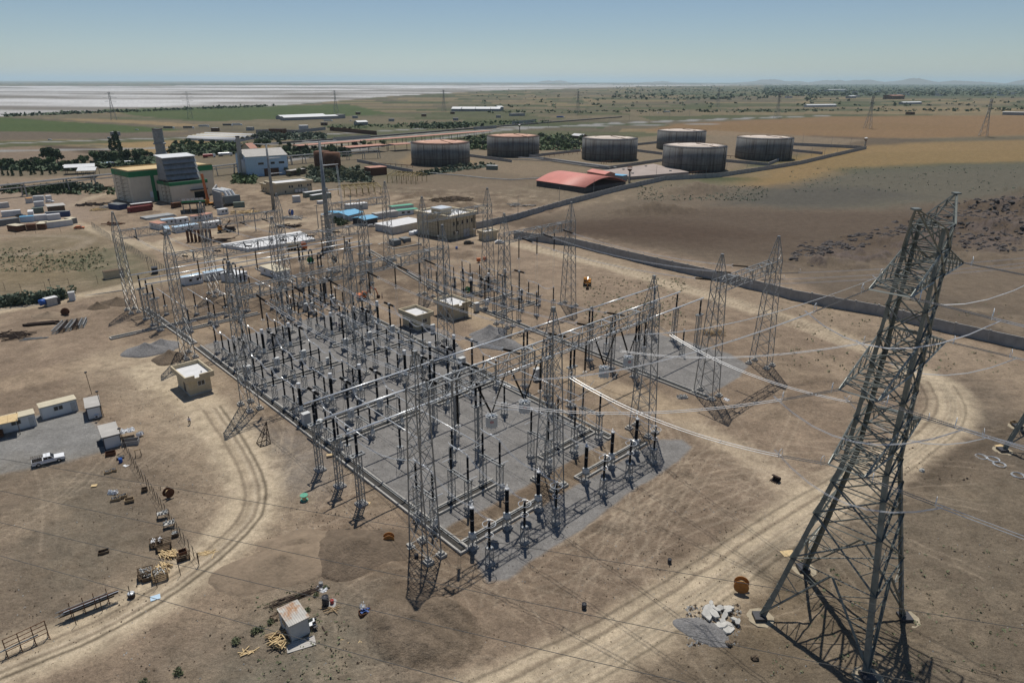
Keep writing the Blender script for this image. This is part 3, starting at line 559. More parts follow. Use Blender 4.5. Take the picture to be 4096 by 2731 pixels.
def b_ct():
    o = E('current_transformer'); plinth(o, s=.7); stand_mb(2.45, .95).build('stand', M['galv'], o)
    m = MB(); m.lathe([(.42, 2.47), (.42, 2.9), (.33, 3.4), (.33, 3.5)], 10); m.build('base_tank', M['cab'], o)
    m = MB(); m.lathe(shed_prof(3.5, 7.3, .33, 18), 10); m.build('insulator', M['porc'], o)
    m = MB(); m.lathe([(.33, 7.3), (.33, 7.5), (.36, 7.55), (.4, 8.1), (.42, 8.12), (.42, 8.35), (.3, 8.42)], 10); m.tube((-.62,0,7.6), (.62,0,7.6), .05, n=6); m.build('head', M['cap'], o, True); return o
def b_cvt():
    o = E('voltage_transformer'); plinth(o, s=.7); stand_mb(1.9, .9).build('stand', M['galv'], o)
    m = MB(); m.box(-.42, .42, -.42, .42, 1.92, 2.8); m.lathe([(.3, 2.8), (.3, 2.95)], 8); m.build('base_tank', M['cab'], o)
    m = MB(); m.cur = 0; m.lathe(shed_prof(2.95, 4.9, .3, 9), 10); m.lathe(shed_prof(5.05, 6.95, .3, 9), 10); m.cur = 1; m.lathe([(.3, 4.9), (.3, 5.05)], 10); m.build('insulator', [M['porc'], M['flange']], o)
    m = MB(); m.lathe([(.34, 6.95), (.34, 7.12), (.2, 7.2)], 10); m.tube((0,0,7.15), (.5,.5,7.4), .06, n=6); m.build('head', M['cap'], o, True); return o
def b_la():
    o = E('surge_arrester'); plinth(o); stand_mb(2.9, .8).build('stand', M['galv'], o)
    m = MB(); m.cur = 0; m.lathe(shed_prof(3.0, 5.1, .19, 10), 8); m.lathe(shed_prof(5.25, 7.35, .19, 10), 8); m.cur = 1; m.lathe([(.2, 5.1), (.2, 5.25)], 8); m.lathe([(.2, 7.35), (.2, 7.6)], 8); m.build('insulator', [M['porc'], M['flange']], o)
    for z, R0 in ((6.9, .95), (5.0, .6)):
        m = MB(); m.ring((0,0,z), R0, .045, 20, 5)
        for A in range(4): c, s_ = math.cos(A*math.pi/2+.4), math.sin(A*math.pi/2+.4); m.tube((c*.18, s_*.18, 7.4 if z > 6 else 5.2), (c*R0, s_*R0, z), .03, n=4)
        m.build('grading_ring', M['alu'], o)
    return o
def b_tall(two):
    def f():
        o = E('busbar_support'); xs = (-.55, .55) if two else (0,)
        plinth(o, s=.85); m = stand_mb(9.2, .95, bar=.1); m.bar((-.25,0,.5), (-.25,0,9.1), .18); m.build('stand', M['galv'], o)
        m = MB(); m.box(-1.2, 1.2, -.55, -.3, 9.1, 9.35); m.box(-1.2, 1.2, .3, .55, 9.1, 9.35); m.box(-1.2, -.95, -.3, .3, 9.12, 9.33); m.box(.95, 1.2, -.3, .3, 9.12, 9.33); m.box(-.12, .12, -.3, .3, 9.12, 9.33); m.build('head_frame', M['galv'], o)
        for x in xs: insulator(o, x, 0, 9.3, 13.15, .15, 2)
        return o
    return f
K_post = Kind(b_post(3.25, 7.15)); K_low = Kind(b_post(2.8, 6.6)); K_disc = Kind(b_disc(2.75, 6.6)); K_disch = Kind(b_disc(5.1, 9.6)); K_br = Kind(b_breaker); K_ct = Kind(b_ct); K_cvt = Kind(b_cvt); K_la = Kind(b_la); K_t1 = Kind(b_tall(False)); K_t2 = Kind(b_tall(True))
NC = {}
def row(K, name, cat, group, desc, pts, dev=0):
    """a row of apparatus across the yard, counted from the left"""
    for i, (a, b) in enumerate(pts):
        p = Y(a, b); K.put(p, YROT, (desc+', '+ORD[i]+' from the left') if len(pts) > 1 else desc, cat, group)
ph = lambda b, bays='AB', d=0: [(x+(b-60)*.018+d, b) for k, xs in (('A', (2.5, 9.5, 16.4)), ('B', (28.1, 35.2, 42.4)), ('D', (76.6, 83.9, 91.1))) if k in bays for x in xs]
row(K_la, '', 'surge arrester', 'surge arresters', 'ringed black surge arrester in the frontmost row', ph(-5.2, 'AB', .6))
row(K_cvt, '', 'voltage transformer', 'voltage transformers', 'thick black voltage transformer just behind the front arresters', ph(-.8, 'AB', 1.0))
row(K_disch, '', 'disconnector', 'tall disconnectors', 'tall two-post disconnector under the front gantry', ph(7.2, 'AB', -.3))
row(K_disc, '', 'disconnector', 'disconnectors', 'two-post disconnector just behind the front busbar tubes', ph(38.2))
row(K_br, '', 'circuit breaker', 'circuit breakers', 'T-shaped breaker in the row nearest the front busbars', ph(46.8))
row(K_ct, '', 'current transformer', 'current transformers', 'white-capped black transformer in the row nearest the front busbars', ph(53.7))
row(K_disc, '', 'disconnector', 'disconnectors', 'two-post disconnector in the mid-yard row in front of the middle gantry', ph(56.8))
row(K_post, '', 'post insulator', 'post insulators', 'single black post insulator below the middle gantry', ph(67, 'AB'))
row(K_disc, '', 'disconnector', 'disconnectors', 'two-post disconnector in the row just behind the middle gantry', ph(72.7))
row(K_br, '', 'circuit breaker', 'circuit breakers', 'T-shaped breaker in the row behind the middle gantry', ph(82.4))
row(K_ct, '', 'current transformer', 'current transformers', 'white-capped black transformer in the row behind the middle gantry', ph(88.7))
row(K_disc, '', 'disconnector', 'disconnectors', 'two-post disconnector near the back edge of the gravel', ph(92.5))
row(K_post, '', 'post insulator', 'post insulators', 'single black post insulator at the back edge of the gravel', ph(102.1))
row(K_disc, '', 'disconnector', 'disconnectors', 'two-post disconnector standing on bare soil just beyond the gravel', ph(108.5, 'B'))
row(K_br, '', 'circuit breaker', 'circuit breakers', 'T-shaped breaker standing on bare soil beyond the gravel', ph(115.5, 'B'))
row(K_ct, '', 'current transformer', 'current transformers', 'white-capped transformer on bare soil beyond the gravel', ph(119.4, 'B'))
row(K_disc, '', 'disconnector', 'disconnectors', 'two-post disconnector on soil in front of the rear busbars', ph(122.6))
row(K_post, '', 'post insulator', 'post insulators', 'single post insulator in the right bay nearest the gravel heap', ph(67.1, 'D'))
row(K_disc, '', 'disconnector', 'disconnectors', 'two-post disconnector in the right bay behind its near gantry', ph(73.6, 'D'))
row(K_br, '', 'circuit breaker', 'circuit breakers', 'T-shaped breaker in the separate right bay', ph(82.4, 'D'))
row(K_ct, '', 'current transformer', 'current transformers', 'white-capped transformer in the separate right bay', ph(89.2, 'D'))
row(K_disc, '', 'disconnector', 'disconnectors', 'two-post disconnector in the right bay beyond its breakers', ph(93.0, 'D'))
row(K_post, '', 'post insulator', 'post insulators', 'single post insulator in the right bay before the control building', ph(102.3, 'D'))
row(K_disc, '', 'disconnector', 'disconnectors', 'rearmost two-post disconnector in the right bay', ph(107.5, 'D'))
BF, BR = (20.15, 27.2, 34.25), (129.7, 135.6, 142.4); nm3 = ('nearest', 'middle', 'farthest')
row(K_low, '', 'post insulator', 'low busbar posts', 'low post insulator under the front busbar tubes', [(1.8, 34.3), (8.6, 27.2), (15.1, 20.1), (27.4, 34.3), (34.5, 27.2), (41.6, 20.1), (76.2, 34.1), (83, 27.2), (89.8, 20.2)])
row(K_low, '', 'post insulator', 'low busbar posts', 'low post insulator under the rear busbar tubes', [(3.5, 142.8), (10.1, 136.7), (16.1, 129.3), (29.2, 142.8), (36.4, 136.7), (43, 129.3)])
for j, b in enumerate(BF):
    for i, a in enumerate((-4.0, 21.5, 47.4, 69.8, 96.3)):
        (K_t2 if i in (1, 2, 3) else K_t1).put(Y(a, b), YROT, f'tall lattice post carrying the {nm3[j]} front busbar tube, {ORD[i]} from the left', 'busbar support', 'front busbar supports')
for j, b in enumerate(BR):
    for i, a in enumerate((-2.2, 22.4, 47.5, 66)):
        (K_t2 if i in (1, 2) else K_t1).put(Y(a, b), YROT, f'tall lattice post carrying the {nm3[j]} rear busbar tube, {ORD[i]} from the left', 'busbar support', 'rear busbar supports')
def bus(b, a0, a1, cuts, label, group, rad=.155, z=13.5):
    o = thing('busbar_tube', Y(a0, b), 0, label, 'busbar', group)
    xs = [a0]+list(cuts)+[a1]
    for i, (p, q) in enumerate(zip(xs[:-1], xs[1:])):
        m = MB(); P0, P1 = Y(p+(.45 if i else 0), b, z)-Y(a0, b), Y(q-(.45 if q != a1 else 0), b, z)-Y(a0, b); m.tube(P0, P1, rad, n=12); m.build('tube', M['alu'], o, True)
    for c in cuts:
        m = MB(); m.box(-.35, .35, -.22, .22, -.25, .4); m.build('expansion_joint', M['galv'], o, False, Y(c, b, z-.02)-Y(a0, b), YROT)
    return o
for j, b in enumerate(BF): bus(b, -5.6, 97.4, (21.5, 47.4, 69.8), f'long shiny aluminium busbar tube over the front yard, {nm3[j]} of three', 'front busbar tubes')
for j, b in enumerate(BR): bus(b, -4.0, 67.3, (22.4, 47.5), f'long shiny aluminium busbar tube over the rear yard, {nm3[j]} of three', 'rear busbar tubes')
# lower tubes running along each phase, hung from the high tubes by V rods
def low_tube(a, b0, b1, bh, i, rear):
    z = 6.9; o = thing('low_busbar', Y(a, b0), 0, f'thin low busbar tube under the {"rear" if rear else "front"} busbars, {ORD[i]} from the left', 'busbar', 'low busbars')
    m = MB(); m.tube((0,0,z), Y(a, b1, z)-Y(a, b0), .075, n=8); m.build('tube', M['alu'], o, True)
    m = MB(); q = Y(a, bh)-Y(a, b0)
    for d in (-.9, .9): m.tube(q+UV_*0+Vector((0,0,13.4)), q+VV_*d+Vector((0,0,z)), .035, n=5)
    m.build('v_rod', M['galv'], o)
for i, (a, bs) in enumerate(((1.9, 34.25), (8.6, 27.2), (15.2, 20.15), (27.5, 34.25), (34.6, 27.2), (41.7, 20.15))): low_tube(a, 38.2, bs-7.5, bs, i, False)
for i, (a, bs) in enumerate(((3.4, 142.4), (10.1, 135.6), (16.2, 129.7), (29.2, 142.4), (36.3, 135.6), (43, 129.7))): low_tube(a, 126.9, bs+6, bs, i, True)
# hanging line traps: grey drums on V strings under the front gantry
def string_mb(p, q, r=.13, m=None, n=8, shed=.19):
    m = m or MB(); p, q = Vector(p), Vector(q); L = (q-p).length; k = max(6, int(L/shed)); d = (q-p)/k
    for i in range(k):
        a = p+d*i; m.tube(a, a+d*.45, r*1.15, r*.6, n, False); m.tube(a+d*.45, a+d, r*.55, r*.55, 6, False)
    return m
def b_trap():
    o = E('line_trap'); m = MB(); R0 = .9; pr = [(R0, -.85), (R0, .8)]
    m.lathe([(R0, -.85), (R0, .8), (R0-.12, .8), (R0-.12, -.8)], 20); m.build('drum', M['cab'], o, False)
    m = MB()
    for k in range(8): A = k*math.pi/4; c, s_ = math.cos(A), math.sin(A); m.bar((0,0,.9), (c*(R0+.12), s_*(R0+.12), .9), .09, .12); m.bar((0,0,-.95), (c*(R0+.1), s_*(R0+.1), -.95), .09, .12); m.bar((c*R0, s_*R0, -.95), (c*(R0-.1), s_*(R0-.1), -1.12), .09)
    m.tube((0,0,.85), (0,0,1.35), .07, n=6); m.build('spider_arms', M['alu'], o)
    for s_ in (-1, 1):
        string_mb((s_*2.9, 0, 7.0), (s_*.12, 0, 1.35), .15).build('insulator_string', M['porc'], o)
    m = MB(); A0 = R(-128); pts = []
    for i in range(14): t = 2*math.pi*i/14; A = A0+math.cos(t)*.3; pts.append((math.cos(A)*(R0+.012), math.sin(A)*(R0+.012), .18+math.sin(t)*.2))
    A = A0; m.add([(math.cos(A)*(R0+.03), math.sin(A)*(R0+.03), .18)]+pts, [(0, i+1, (i+1)%14+1) for i in range(14)]); em = m.build('emblem', M['red'], o)
    m = MB()
    for i, (u0, u1, z0, z1) in enumerate([(-.14,-.06,.08,.28), (.0,.04,.08,.28), (.08,.14,.08,.28), (-.16,.16,-.22,-.17)]):
        for a0, a1 in ((u0, u1),): m.add([(math.cos(A0+u)*(R0+.04), math.sin(A0+u)*(R0+.04), z) for u, z in ((a0, z0), (a1, z0), (a1, z1), (a0, z1))], [(0,1,2,3)])
    m.build('lettering', M['wht'] if False else M['plast'], em); return o
K_trap = Kind(b_trap)
for i, a in enumerate((10, 17, 36.8, 43.8)): K_trap.put(Y(a, 3.3, 16.8), YROT, f'grey drum-shaped line trap hanging below the front gantry, {ORD[i]} from the left', 'line trap', 'hanging line traps')
# ------------------------------------------------------------------ cable trenches, kiosks, conductors, the big pylon
def trench(a0, b0, a1, b1, label, w=1.3, h=.38, z=.0):
    P, Q = Y(a0, b0), Y(a1, b1); d = Q-P; L = d.length; o = thing('cable_trench', P, math.atan2(d.y, d.x), label, 'cable trench', 'concrete cable trenches')
    m = MB()
    for s_ in (-1, 1): m.box(0, L, s_*w/2-.14+(s_*.14), s_*w/2+.14+(s_*.14), -.4, h)
    m.box(-.27, 0, -w/2-.27, w/2+.27, -.4, h-.004); m.build('side_wall', M['conc'], o)
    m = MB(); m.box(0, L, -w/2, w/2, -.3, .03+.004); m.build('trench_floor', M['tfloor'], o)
    m = MB()
    for y in (-w/2+.12, w/2-.12): m.box(.1, L-.1, y-.05, y+.05, .16, .2)
    m.build('cable_rack', M['galv'], o)
    return o
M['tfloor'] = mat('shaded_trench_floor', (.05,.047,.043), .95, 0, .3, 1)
for a in [(1.0,-.6,1.0,110,'long left edge cable trench running from the front corner to the back of the gravel'), (1.0,113,.2,154,'cable trench on bare soil at the far left, past the gravel'), (43.1,5.8,47,109,'long cable trench along the right side of the main gravel yard'),
          (72.5,2,75.8,100,'long cable trench on the left side of the separate right bay'), (76,101,91,174,'far cable trench leading to the control building'), (44.5,153,45.5,176,'short far cable trench near the white slab'),
          (1.8,.5,17.8,.55,'front cable trench turning the near corner of the yard'), (27.8,.55,46.8,.5,'front cable trench below the right half of the front gantry'), (3.8,9.9,16.6,9.9,'short cable trench under the left tall disconnectors'), (28,9.9,43,9.9,'short cable trench under the right tall disconnectors'),
          ] + [(1.8,b,23,b,f'cable trench crossing the left half of the gravel, {ORD[i]} from the front') for i, b in enumerate((40.6,50,59.2,75.2,85.8,94.2))] + [(27,b,44.4+b*.02,b,f'cable trench crossing the right half of the gravel, {ORD[i]} from the front') for i, b in enumerate((40.6,50,59.2,75.2,86,94.2))] + [
          (1.6,125,24,125,'cable trench crossing bare soil near the left rear'), (-14,132,17,132,'cable trench running out left past the rear busbar posts'), (30,125,47,125,'cable trench crossing bare soil behind the gravel'), (76,76,93,76,'nearest cross trench in the right bay'), (76,87.2,93,87.2,'middle cross trench in the right bay'), (76.5,95.6,93,95.6,'farthest cross trench in the right bay')]:
    trench(*a)
def kiosk(a0, a1, b0, b1, label, win=True, notch=True, scaf=False):
    P = Y(a0, b0); W_ = (Y(a1, b0)-P).length; D_ = (Y(a0, b1)-P).length; o = thing('control_kiosk', P, YROT, label, 'kiosk', 'flat-roofed brick kiosks'); H = 3.55
    m = MB(); m.box(0, W_, 0, D_, .25, H); m.build('wall', M['brick'], o)
    m = MB(); m.box(-.06, W_+.06, -.06, D_+.06, -.4, .25); m.build('base_course', M['stone'], o)
    m = MB(); e = .75; z1 = H+1.25
    m.box(-e, W_+e, -e, D_+e, H, H+.25); t = .28
    xs = [(-e, W_+e)] if not notch else [(-e, W_*.28), (W_*.5, W_+e)]
    for x0, x1 in xs: m.box(x0, x1, -e, -e+t, H+.25, z1)
    if notch: m.box(W_*.28, W_*.5, -e, -e+t, H+.25, H+.6)
    m.box(-e, W_+e, D_+e-t, D_+e, H+.25, z1); m.box(-e, -e+t, -e+t, D_+e-t, H+.25, z1); m.box(W_+e-t, W_+e, -e+t, D_+e-t, H+.25, z1); m.build('parapet', M['brick'], o)
    m = MB(); m.box(-e+t+.01, W_+e-t-.01, -e+t+.01, D_+e-t-.01, H+.25, H+.4); m.tube((W_*.8, D_*.3, H+.4), (W_*.8, D_*.3, H+.8), .15, n=8); m.build('roof', M['roofw'], o)
    f = MB(); x0, x1, z0, z2 = W_*.42, W_*.72, 2.0, 3.0
    for q in ((x0, x1, z0-.08, z0), (x0, x1, z2, z2+.08), (x0-.08, x0, z0-.08, z2+.08), (x1, x1+.08, z0-.08, z2+.08), ((x0+x1)/2-.04, (x0+x1)/2+.04, z0, z2)): f.box(q[0], q[1], -.06, .02, q[2], q[3])
    fr = f.build('window', M['wht'], o); p = MB(); p.box(x0, x1, -.02, .015, z0, z2); p.build('pane', M['glass'], fr)
    d = MB(); d.box(-.05, .02, D_*.3, D_*.45, .3, 2.4); d.build('door', M['frame'], o)
    if scaf:
        s_ = MB()
        for x in (W_*.55, W_*.75, W_+.3):
            s_.bar((x,-1,0), (x,-1,6), .06)
        for z in (1.5, 3, 4.5): s_.bar((W_*.5,-1,z), (W_+.4,-1,z), .05)
        s_.bar((W_*.55,-1,0), (W_*.75,-1,3), .05); s_.build('scaffolding', M['rustd'], o)
    return o
kiosk(-10.6, -5.9, 81.0, 88.6, 'cream brick kiosk with notched parapet left of the gravel yard, nearest the walking man')
kiosk(50.2, 54.8, 80.4, 87.4, 'cream brick kiosk standing at the right edge of the main gravel', notch=False)
kiosk(63.3, 68.8, 80.6, 88.4, 'cream brick kiosk with scaffold poles, right of the other one, near the gravel heap', scaf=True)
# free-standing marshalling boxes
def b_box(w=1.1, d=.8, h=2.1):
    def f():
        o = E('marshalling_cabinet'); m = MB(); m.box(-w/2, w/2, -d/2, d/2, .35, .35+h); m.box(-w/2-.05, w/2+.05, -d/2-.05, d/2+.05, .35+h, .42+h); m.build('housing', M['cab'], o)
        m = MB(); m.box(-w/2+.05, w/2-.05, -d/2+.06, d/2-.06, -.1, .35); m.build('base', M['concd'], o)
        m = MB(); m.box(-w/2+.06, -.02, -d/2-.02, -d/2, .5, h+.2); m.box(.02, w/2-.06, -d/2-.02, -d/2, .5, h+.2); m.build('door', M['whtd'], o); return o
    return f
K_box = Kind(b_box()); K_box2 = Kind(b_box(1.5, 1.1, 2.4)); K_box3 = Kind(b_box(.7, .5, 1.3))
for i, (a, b, t) in enumerate([(.95-1.2+2.3, 51.2, 'tall grey cabinet by the left trench near the front busbar ends'), (5.6, 41.2, 'small grey cabinet on the gravel by the leftmost front disconnectors'), (5.5, 61.2, 'small grey cabinet on the gravel in the left middle rows'), (20.5, 76.5, 'small grey cabinet on the gravel behind the middle gantry'), (43.2, 52, 'wide grey cabinet at the right trench under the front busbar'), (52.5, 76.2, 'grey cabinet on the gravel in front of the right-edge kiosk'), (73.2, 82, 'tall light cabinet between the right kiosk and right bay breakers'), (45.6, 120, 'pale cabinet beside a pit behind the gravel'), (52, 35, 'pale cabinet on the sand right of the main trench'), (35.5, 117.5, 'grey cabinet standing on bare soil behind the back edge of gravel'), (3.2, 83.5, 'grey cabinet at the left trench beside the nearest kiosk')]):
    (K_box2 if i in (0, 4, 6, 8) else K_box3 if i in (1, 2, 3) else K_box).put(Y(a, b), YROT, t, 'cabinet', 'free-standing cabinets')
# ---- conductors: twin wires with a tension insulator at each end
def sag_pts(p, q, s, n=18):
    p, q = Vector(p), Vector(q); return [p.lerp(q, i/n)-Vector((0,0,4*s*(i/n)*(1-i/n))) for i in range(n+1)]
def span(p, q, sag, l0, l1, label, group, twin=.28, r=.03, dark=True, name='overhead_conductor', rods=False):
    o = thing(name, p, 0, label, 'conductor', group); p, q = Vector(p), Vector(q); pts = sag_pts(p, q, sag, 40); d = (q-p).normalized(); side = d.cross(Vector((0,0,1))).normalized()
    def at(L, rev=False):
        seq = pts[::-1] if rev else pts; acc = 0
        for a, b in zip(seq[:-1], seq[1:]):
            l = (b-a).length
            if acc+l >= L: return a.lerp(b, (L-acc)/l)
            acc += l
        return seq[-1]
    A, B = at(l0) if l0 else p, at(l1, True) if l1 else q
    for L_, s0, e0 in ((l0, p, A), (l1, q, B)):
        if not L_: continue
        if rods:
            m = MB()
            for s_ in (-1, 1): string_mb(s0+side*s_*.22-p, e0+side*s_*.22-p, .06, m, 6, .16); m.build('insulator_string', M['strgrey'], o); m = MB()
            pass
            m = MB(); 
            for z_, R_ in ((0, .32), ): 
                for c_ in (e0, s0.lerp(e0, .12)): m.path([c_-p+side*(.45*math.cos(t))+Vector((0,0,.55*math.sin(t)+.35)) for t in [i*math.pi*1.6/9-.5 for i in range(10)]], .035, 5)
            m.build('arcing_ring', M['alu'], o)
        else:
            string_mb(s0-p, e0-p, .17, None, 8, .2).build('insulator_string', M['porc'], o); m = MB(); dd = (e0-s0).normalized(); m.path([e0-p+side*.35*math.cos(t)+Vector((0,0,.35*math.sin(t))) for t in [i*math.pi*2/10 for i in range(11)]], .04, 5); m.build('arcing_ring', M['alu'], o)
    mid = sag_pts(A, B, sag*((B-A).length/(q-p).length)**2, 22)
    for s_ in (-1, 1):
        m = MB(); m.path([x-p+side*s_*twin for x in mid], r, 5); m.build('wire', M['wire'], o)
    m = MB()
    for t in (.25, .5, .75): x = mid[int(t*22)]-p; m.bar(x-side*twin, x+side*twin, .06)
    m.build('spacer', M['dwire'], o); return o
M['strgrey'] = mat('grey_disc_insulators', (.24,.235,.23), .35, 0, .2, 2, spec=.5)
for i, (a, a2) in enumerate(((1.25,.75),(9.5,8.5),(17.5,17),(27.25,27.5),(35.5,34.75),(43.5,43.25))):
    span(Y(a, 65.9, 24.0), Y(a2, 4.5, 25.4), 1.6, 4.6, 4.0, f'twin overhead conductor from the middle gantry to the front gantry, {ORD[i]} from the left', 'yard spans')
for i, (a, a2) in enumerate(((1, 1.3),(8.25, 9.3),(16, 17.3),(25, 27),(32.25, 35),(39.75, 43))):
    span(Y(a, 151.7, 22.2), Y(a2, 106.5, 24.6), 1.3, 4.2, 4.0, f'twin overhead conductor from the rearmost left gantry to the next one, {ORD[i]} from the left', 'yard spans')
for i, (a, a2) in enumerate(((77, 72.6),(85.25, 80.6),(93.75, 88))):
    span(Y(a, 66.2, 24.2), Y(a2, 4.6, 26.3), 1.7, 4.6, 4.0, f'twin conductor from right bay gantry to the wall-side gantry, {ORD[i]} from the left', 'yard spans')
def hang(a, b, zt, L, zb, label, group):
    p = Y(a, b, zt); o = thing('suspension_string', p, 0, label, 'insulator string', group); string_mb((0,0,0), (0,0,-L), .2, None, 8, .22).build('insulator_string', M['porc'], o)
    m = MB(); m.ring((0,0,-L-.1), .35, .04, 12, 5); m.build('grading_ring', M['alu'], o); m = MB()
    for s_ in (-.15, .15): m.path([(s_, 0, -L-.1), (s_*1.4, 0, -(zt-zb)*.6), (s_, .3, -(zt-zb))], .02, 4)
    m.build('dropper_wire', M['wire'], o); return o
for i, a in enumerate((2.2, 9.4, 16.6, 28.2, 35.4, 42.6)): hang(a, 67, 23.6, 5.2, 7.5, f'vertical ribbed insulator string under the middle gantry, {ORD[i]} from the left', 'hanging strings')
for i, a in enumerate((76.8, 84, 91.2)): hang(a, 67.3, 23.7, 5.2, 7.5, f'vertical ribbed insulator string under the right bay gantry, {ORD[i]} from the left', 'hanging strings')
for i, a in enumerate((3, 10.4, 17.6, 29.4, 36.6, 43.6)): hang(a, 105.2, 23.6, 4.8, 8, f'vertical ribbed insulator string under the gantry by the white slab, {ORD[i]} from the left', 'hanging strings')
for i, a in enumerate((77, 84.6, 92)): hang(a, 105, 23.7, 4.8, 8, f'vertical insulator string before the control building, {ORD[i]} from the left', 'hanging strings')
for i, a in enumerate((3.5, 20.5, 31.5, 48.5)): hang(a, 3.3, 23.8, 5.4, 9.8, f'vertical ribbed insulator string under the front gantry, {ORD[i]} from the left', 'hanging strings')
# jumpers between neighbouring apparatus
def jumper(p, q, dip, label, group, r=.04, name='jumper_wire'):
    m = MB(); p, q = Vector(p), Vector(q); d = (q-p).normalized(); s_ = d.cross(Vector((0,0,1))).normalized()*.11
    for k in (-1, 1): m.path([x-p+s_*k for x in sag_pts(p, q, dip, 8)], r, 4)
    o = m.build(name, M['wire'], None, False, p); return tag(o, label, 'wire', group)
JR = [(42.7, 44.6, 6.9, 8.9, .3, 'front disconnector to front breaker'), (49.3, 53.7, 8.9, 7.6, .5, 'front breaker to white-capped transformer'), (53.9, 56.8, 7.6, 6.9, .5, 'transformer to mid-yard disconnector'), (61.2, 67, 6.9, 7.4, 1.0, 'mid-yard disconnector to single post'), (67, 72.7, 7.4, 6.9, 1.0, 'single post to the disconnector behind it'), (77.1, 80, 6.9, 8.9, .4, 'disconnector to second breaker'), (84.8, 88.7, 8.9, 7.6, .5, 'second breaker to its transformer'), (88.9, 92.5, 7.6, 6.9, .5, 'rear transformer to rear disconnector'), (96.9, 102.1, 6.9, 7.4, .9, 'rear disconnector to back post')]
for b0, b1, z0, z1, dip, ds in JR:
    for i, (a, _) in enumerate(ph((b0+b1)/2)): jumper(Y(a, b0, z0), Y(a, b1, z1), dip, f'jumper pair from {ds}, {ORD[i]} from the left', 'apparatus jumpers')
for b0, b1, z0, z1, dip, ds in [(67, 73.7, 7.4, 6.9, 1.0, 'post to disconnector'), (84.8, 89.2, 8.9, 7.6, .5, 'breaker to transformer'), (97.3, 102.3, 6.9, 7.4, .9, 'far disconnector to far post')]:
    for i, (a, _) in enumerate(ph((b0+b1)/2, 'D')): jumper(Y(a, b0, z0), Y(a, b1, z1), dip, f'right bay jumper pair from {ds}, {ORD[i]} from the left', 'apparatus jumpers')
for i, (a, _) in enumerate(ph(7, 'AB')):
    jumper(Y(a-.3, 11.6, 9.95), Y(a+(.6 if i in (0, 5) else .2), 3.6, 15.7), 2.2, f'slack wire pair between tall disconnector and front gantry, {ORD[i]} from the left', 'front slack wires', .03)
    jumper(Y(a-.3, 7.2, 9.95), Y(a+1, -.8, 7.3), 1.2, f'slack wire pair from tall disconnector to voltage transformer, {ORD[i]} from the left', 'front slack wires', .03)
    jumper(Y(a+1, -.8, 7.3), Y(a+.6, -5.2, 7.6), .5, f'slack wire pair from voltage transformer to ringed arrester, {ORD[i]} from the left', 'front slack wires', .03)
    jumper(Y(a-.3, 11.6, 9.95), Y(a, 38.2, 6.9), 5 if False else 2.6, f'long low wire pair from tall disconnector back under busbars, {ORD[i]} from the left', 'front slack wires', .03) if i in (0, 3) else None
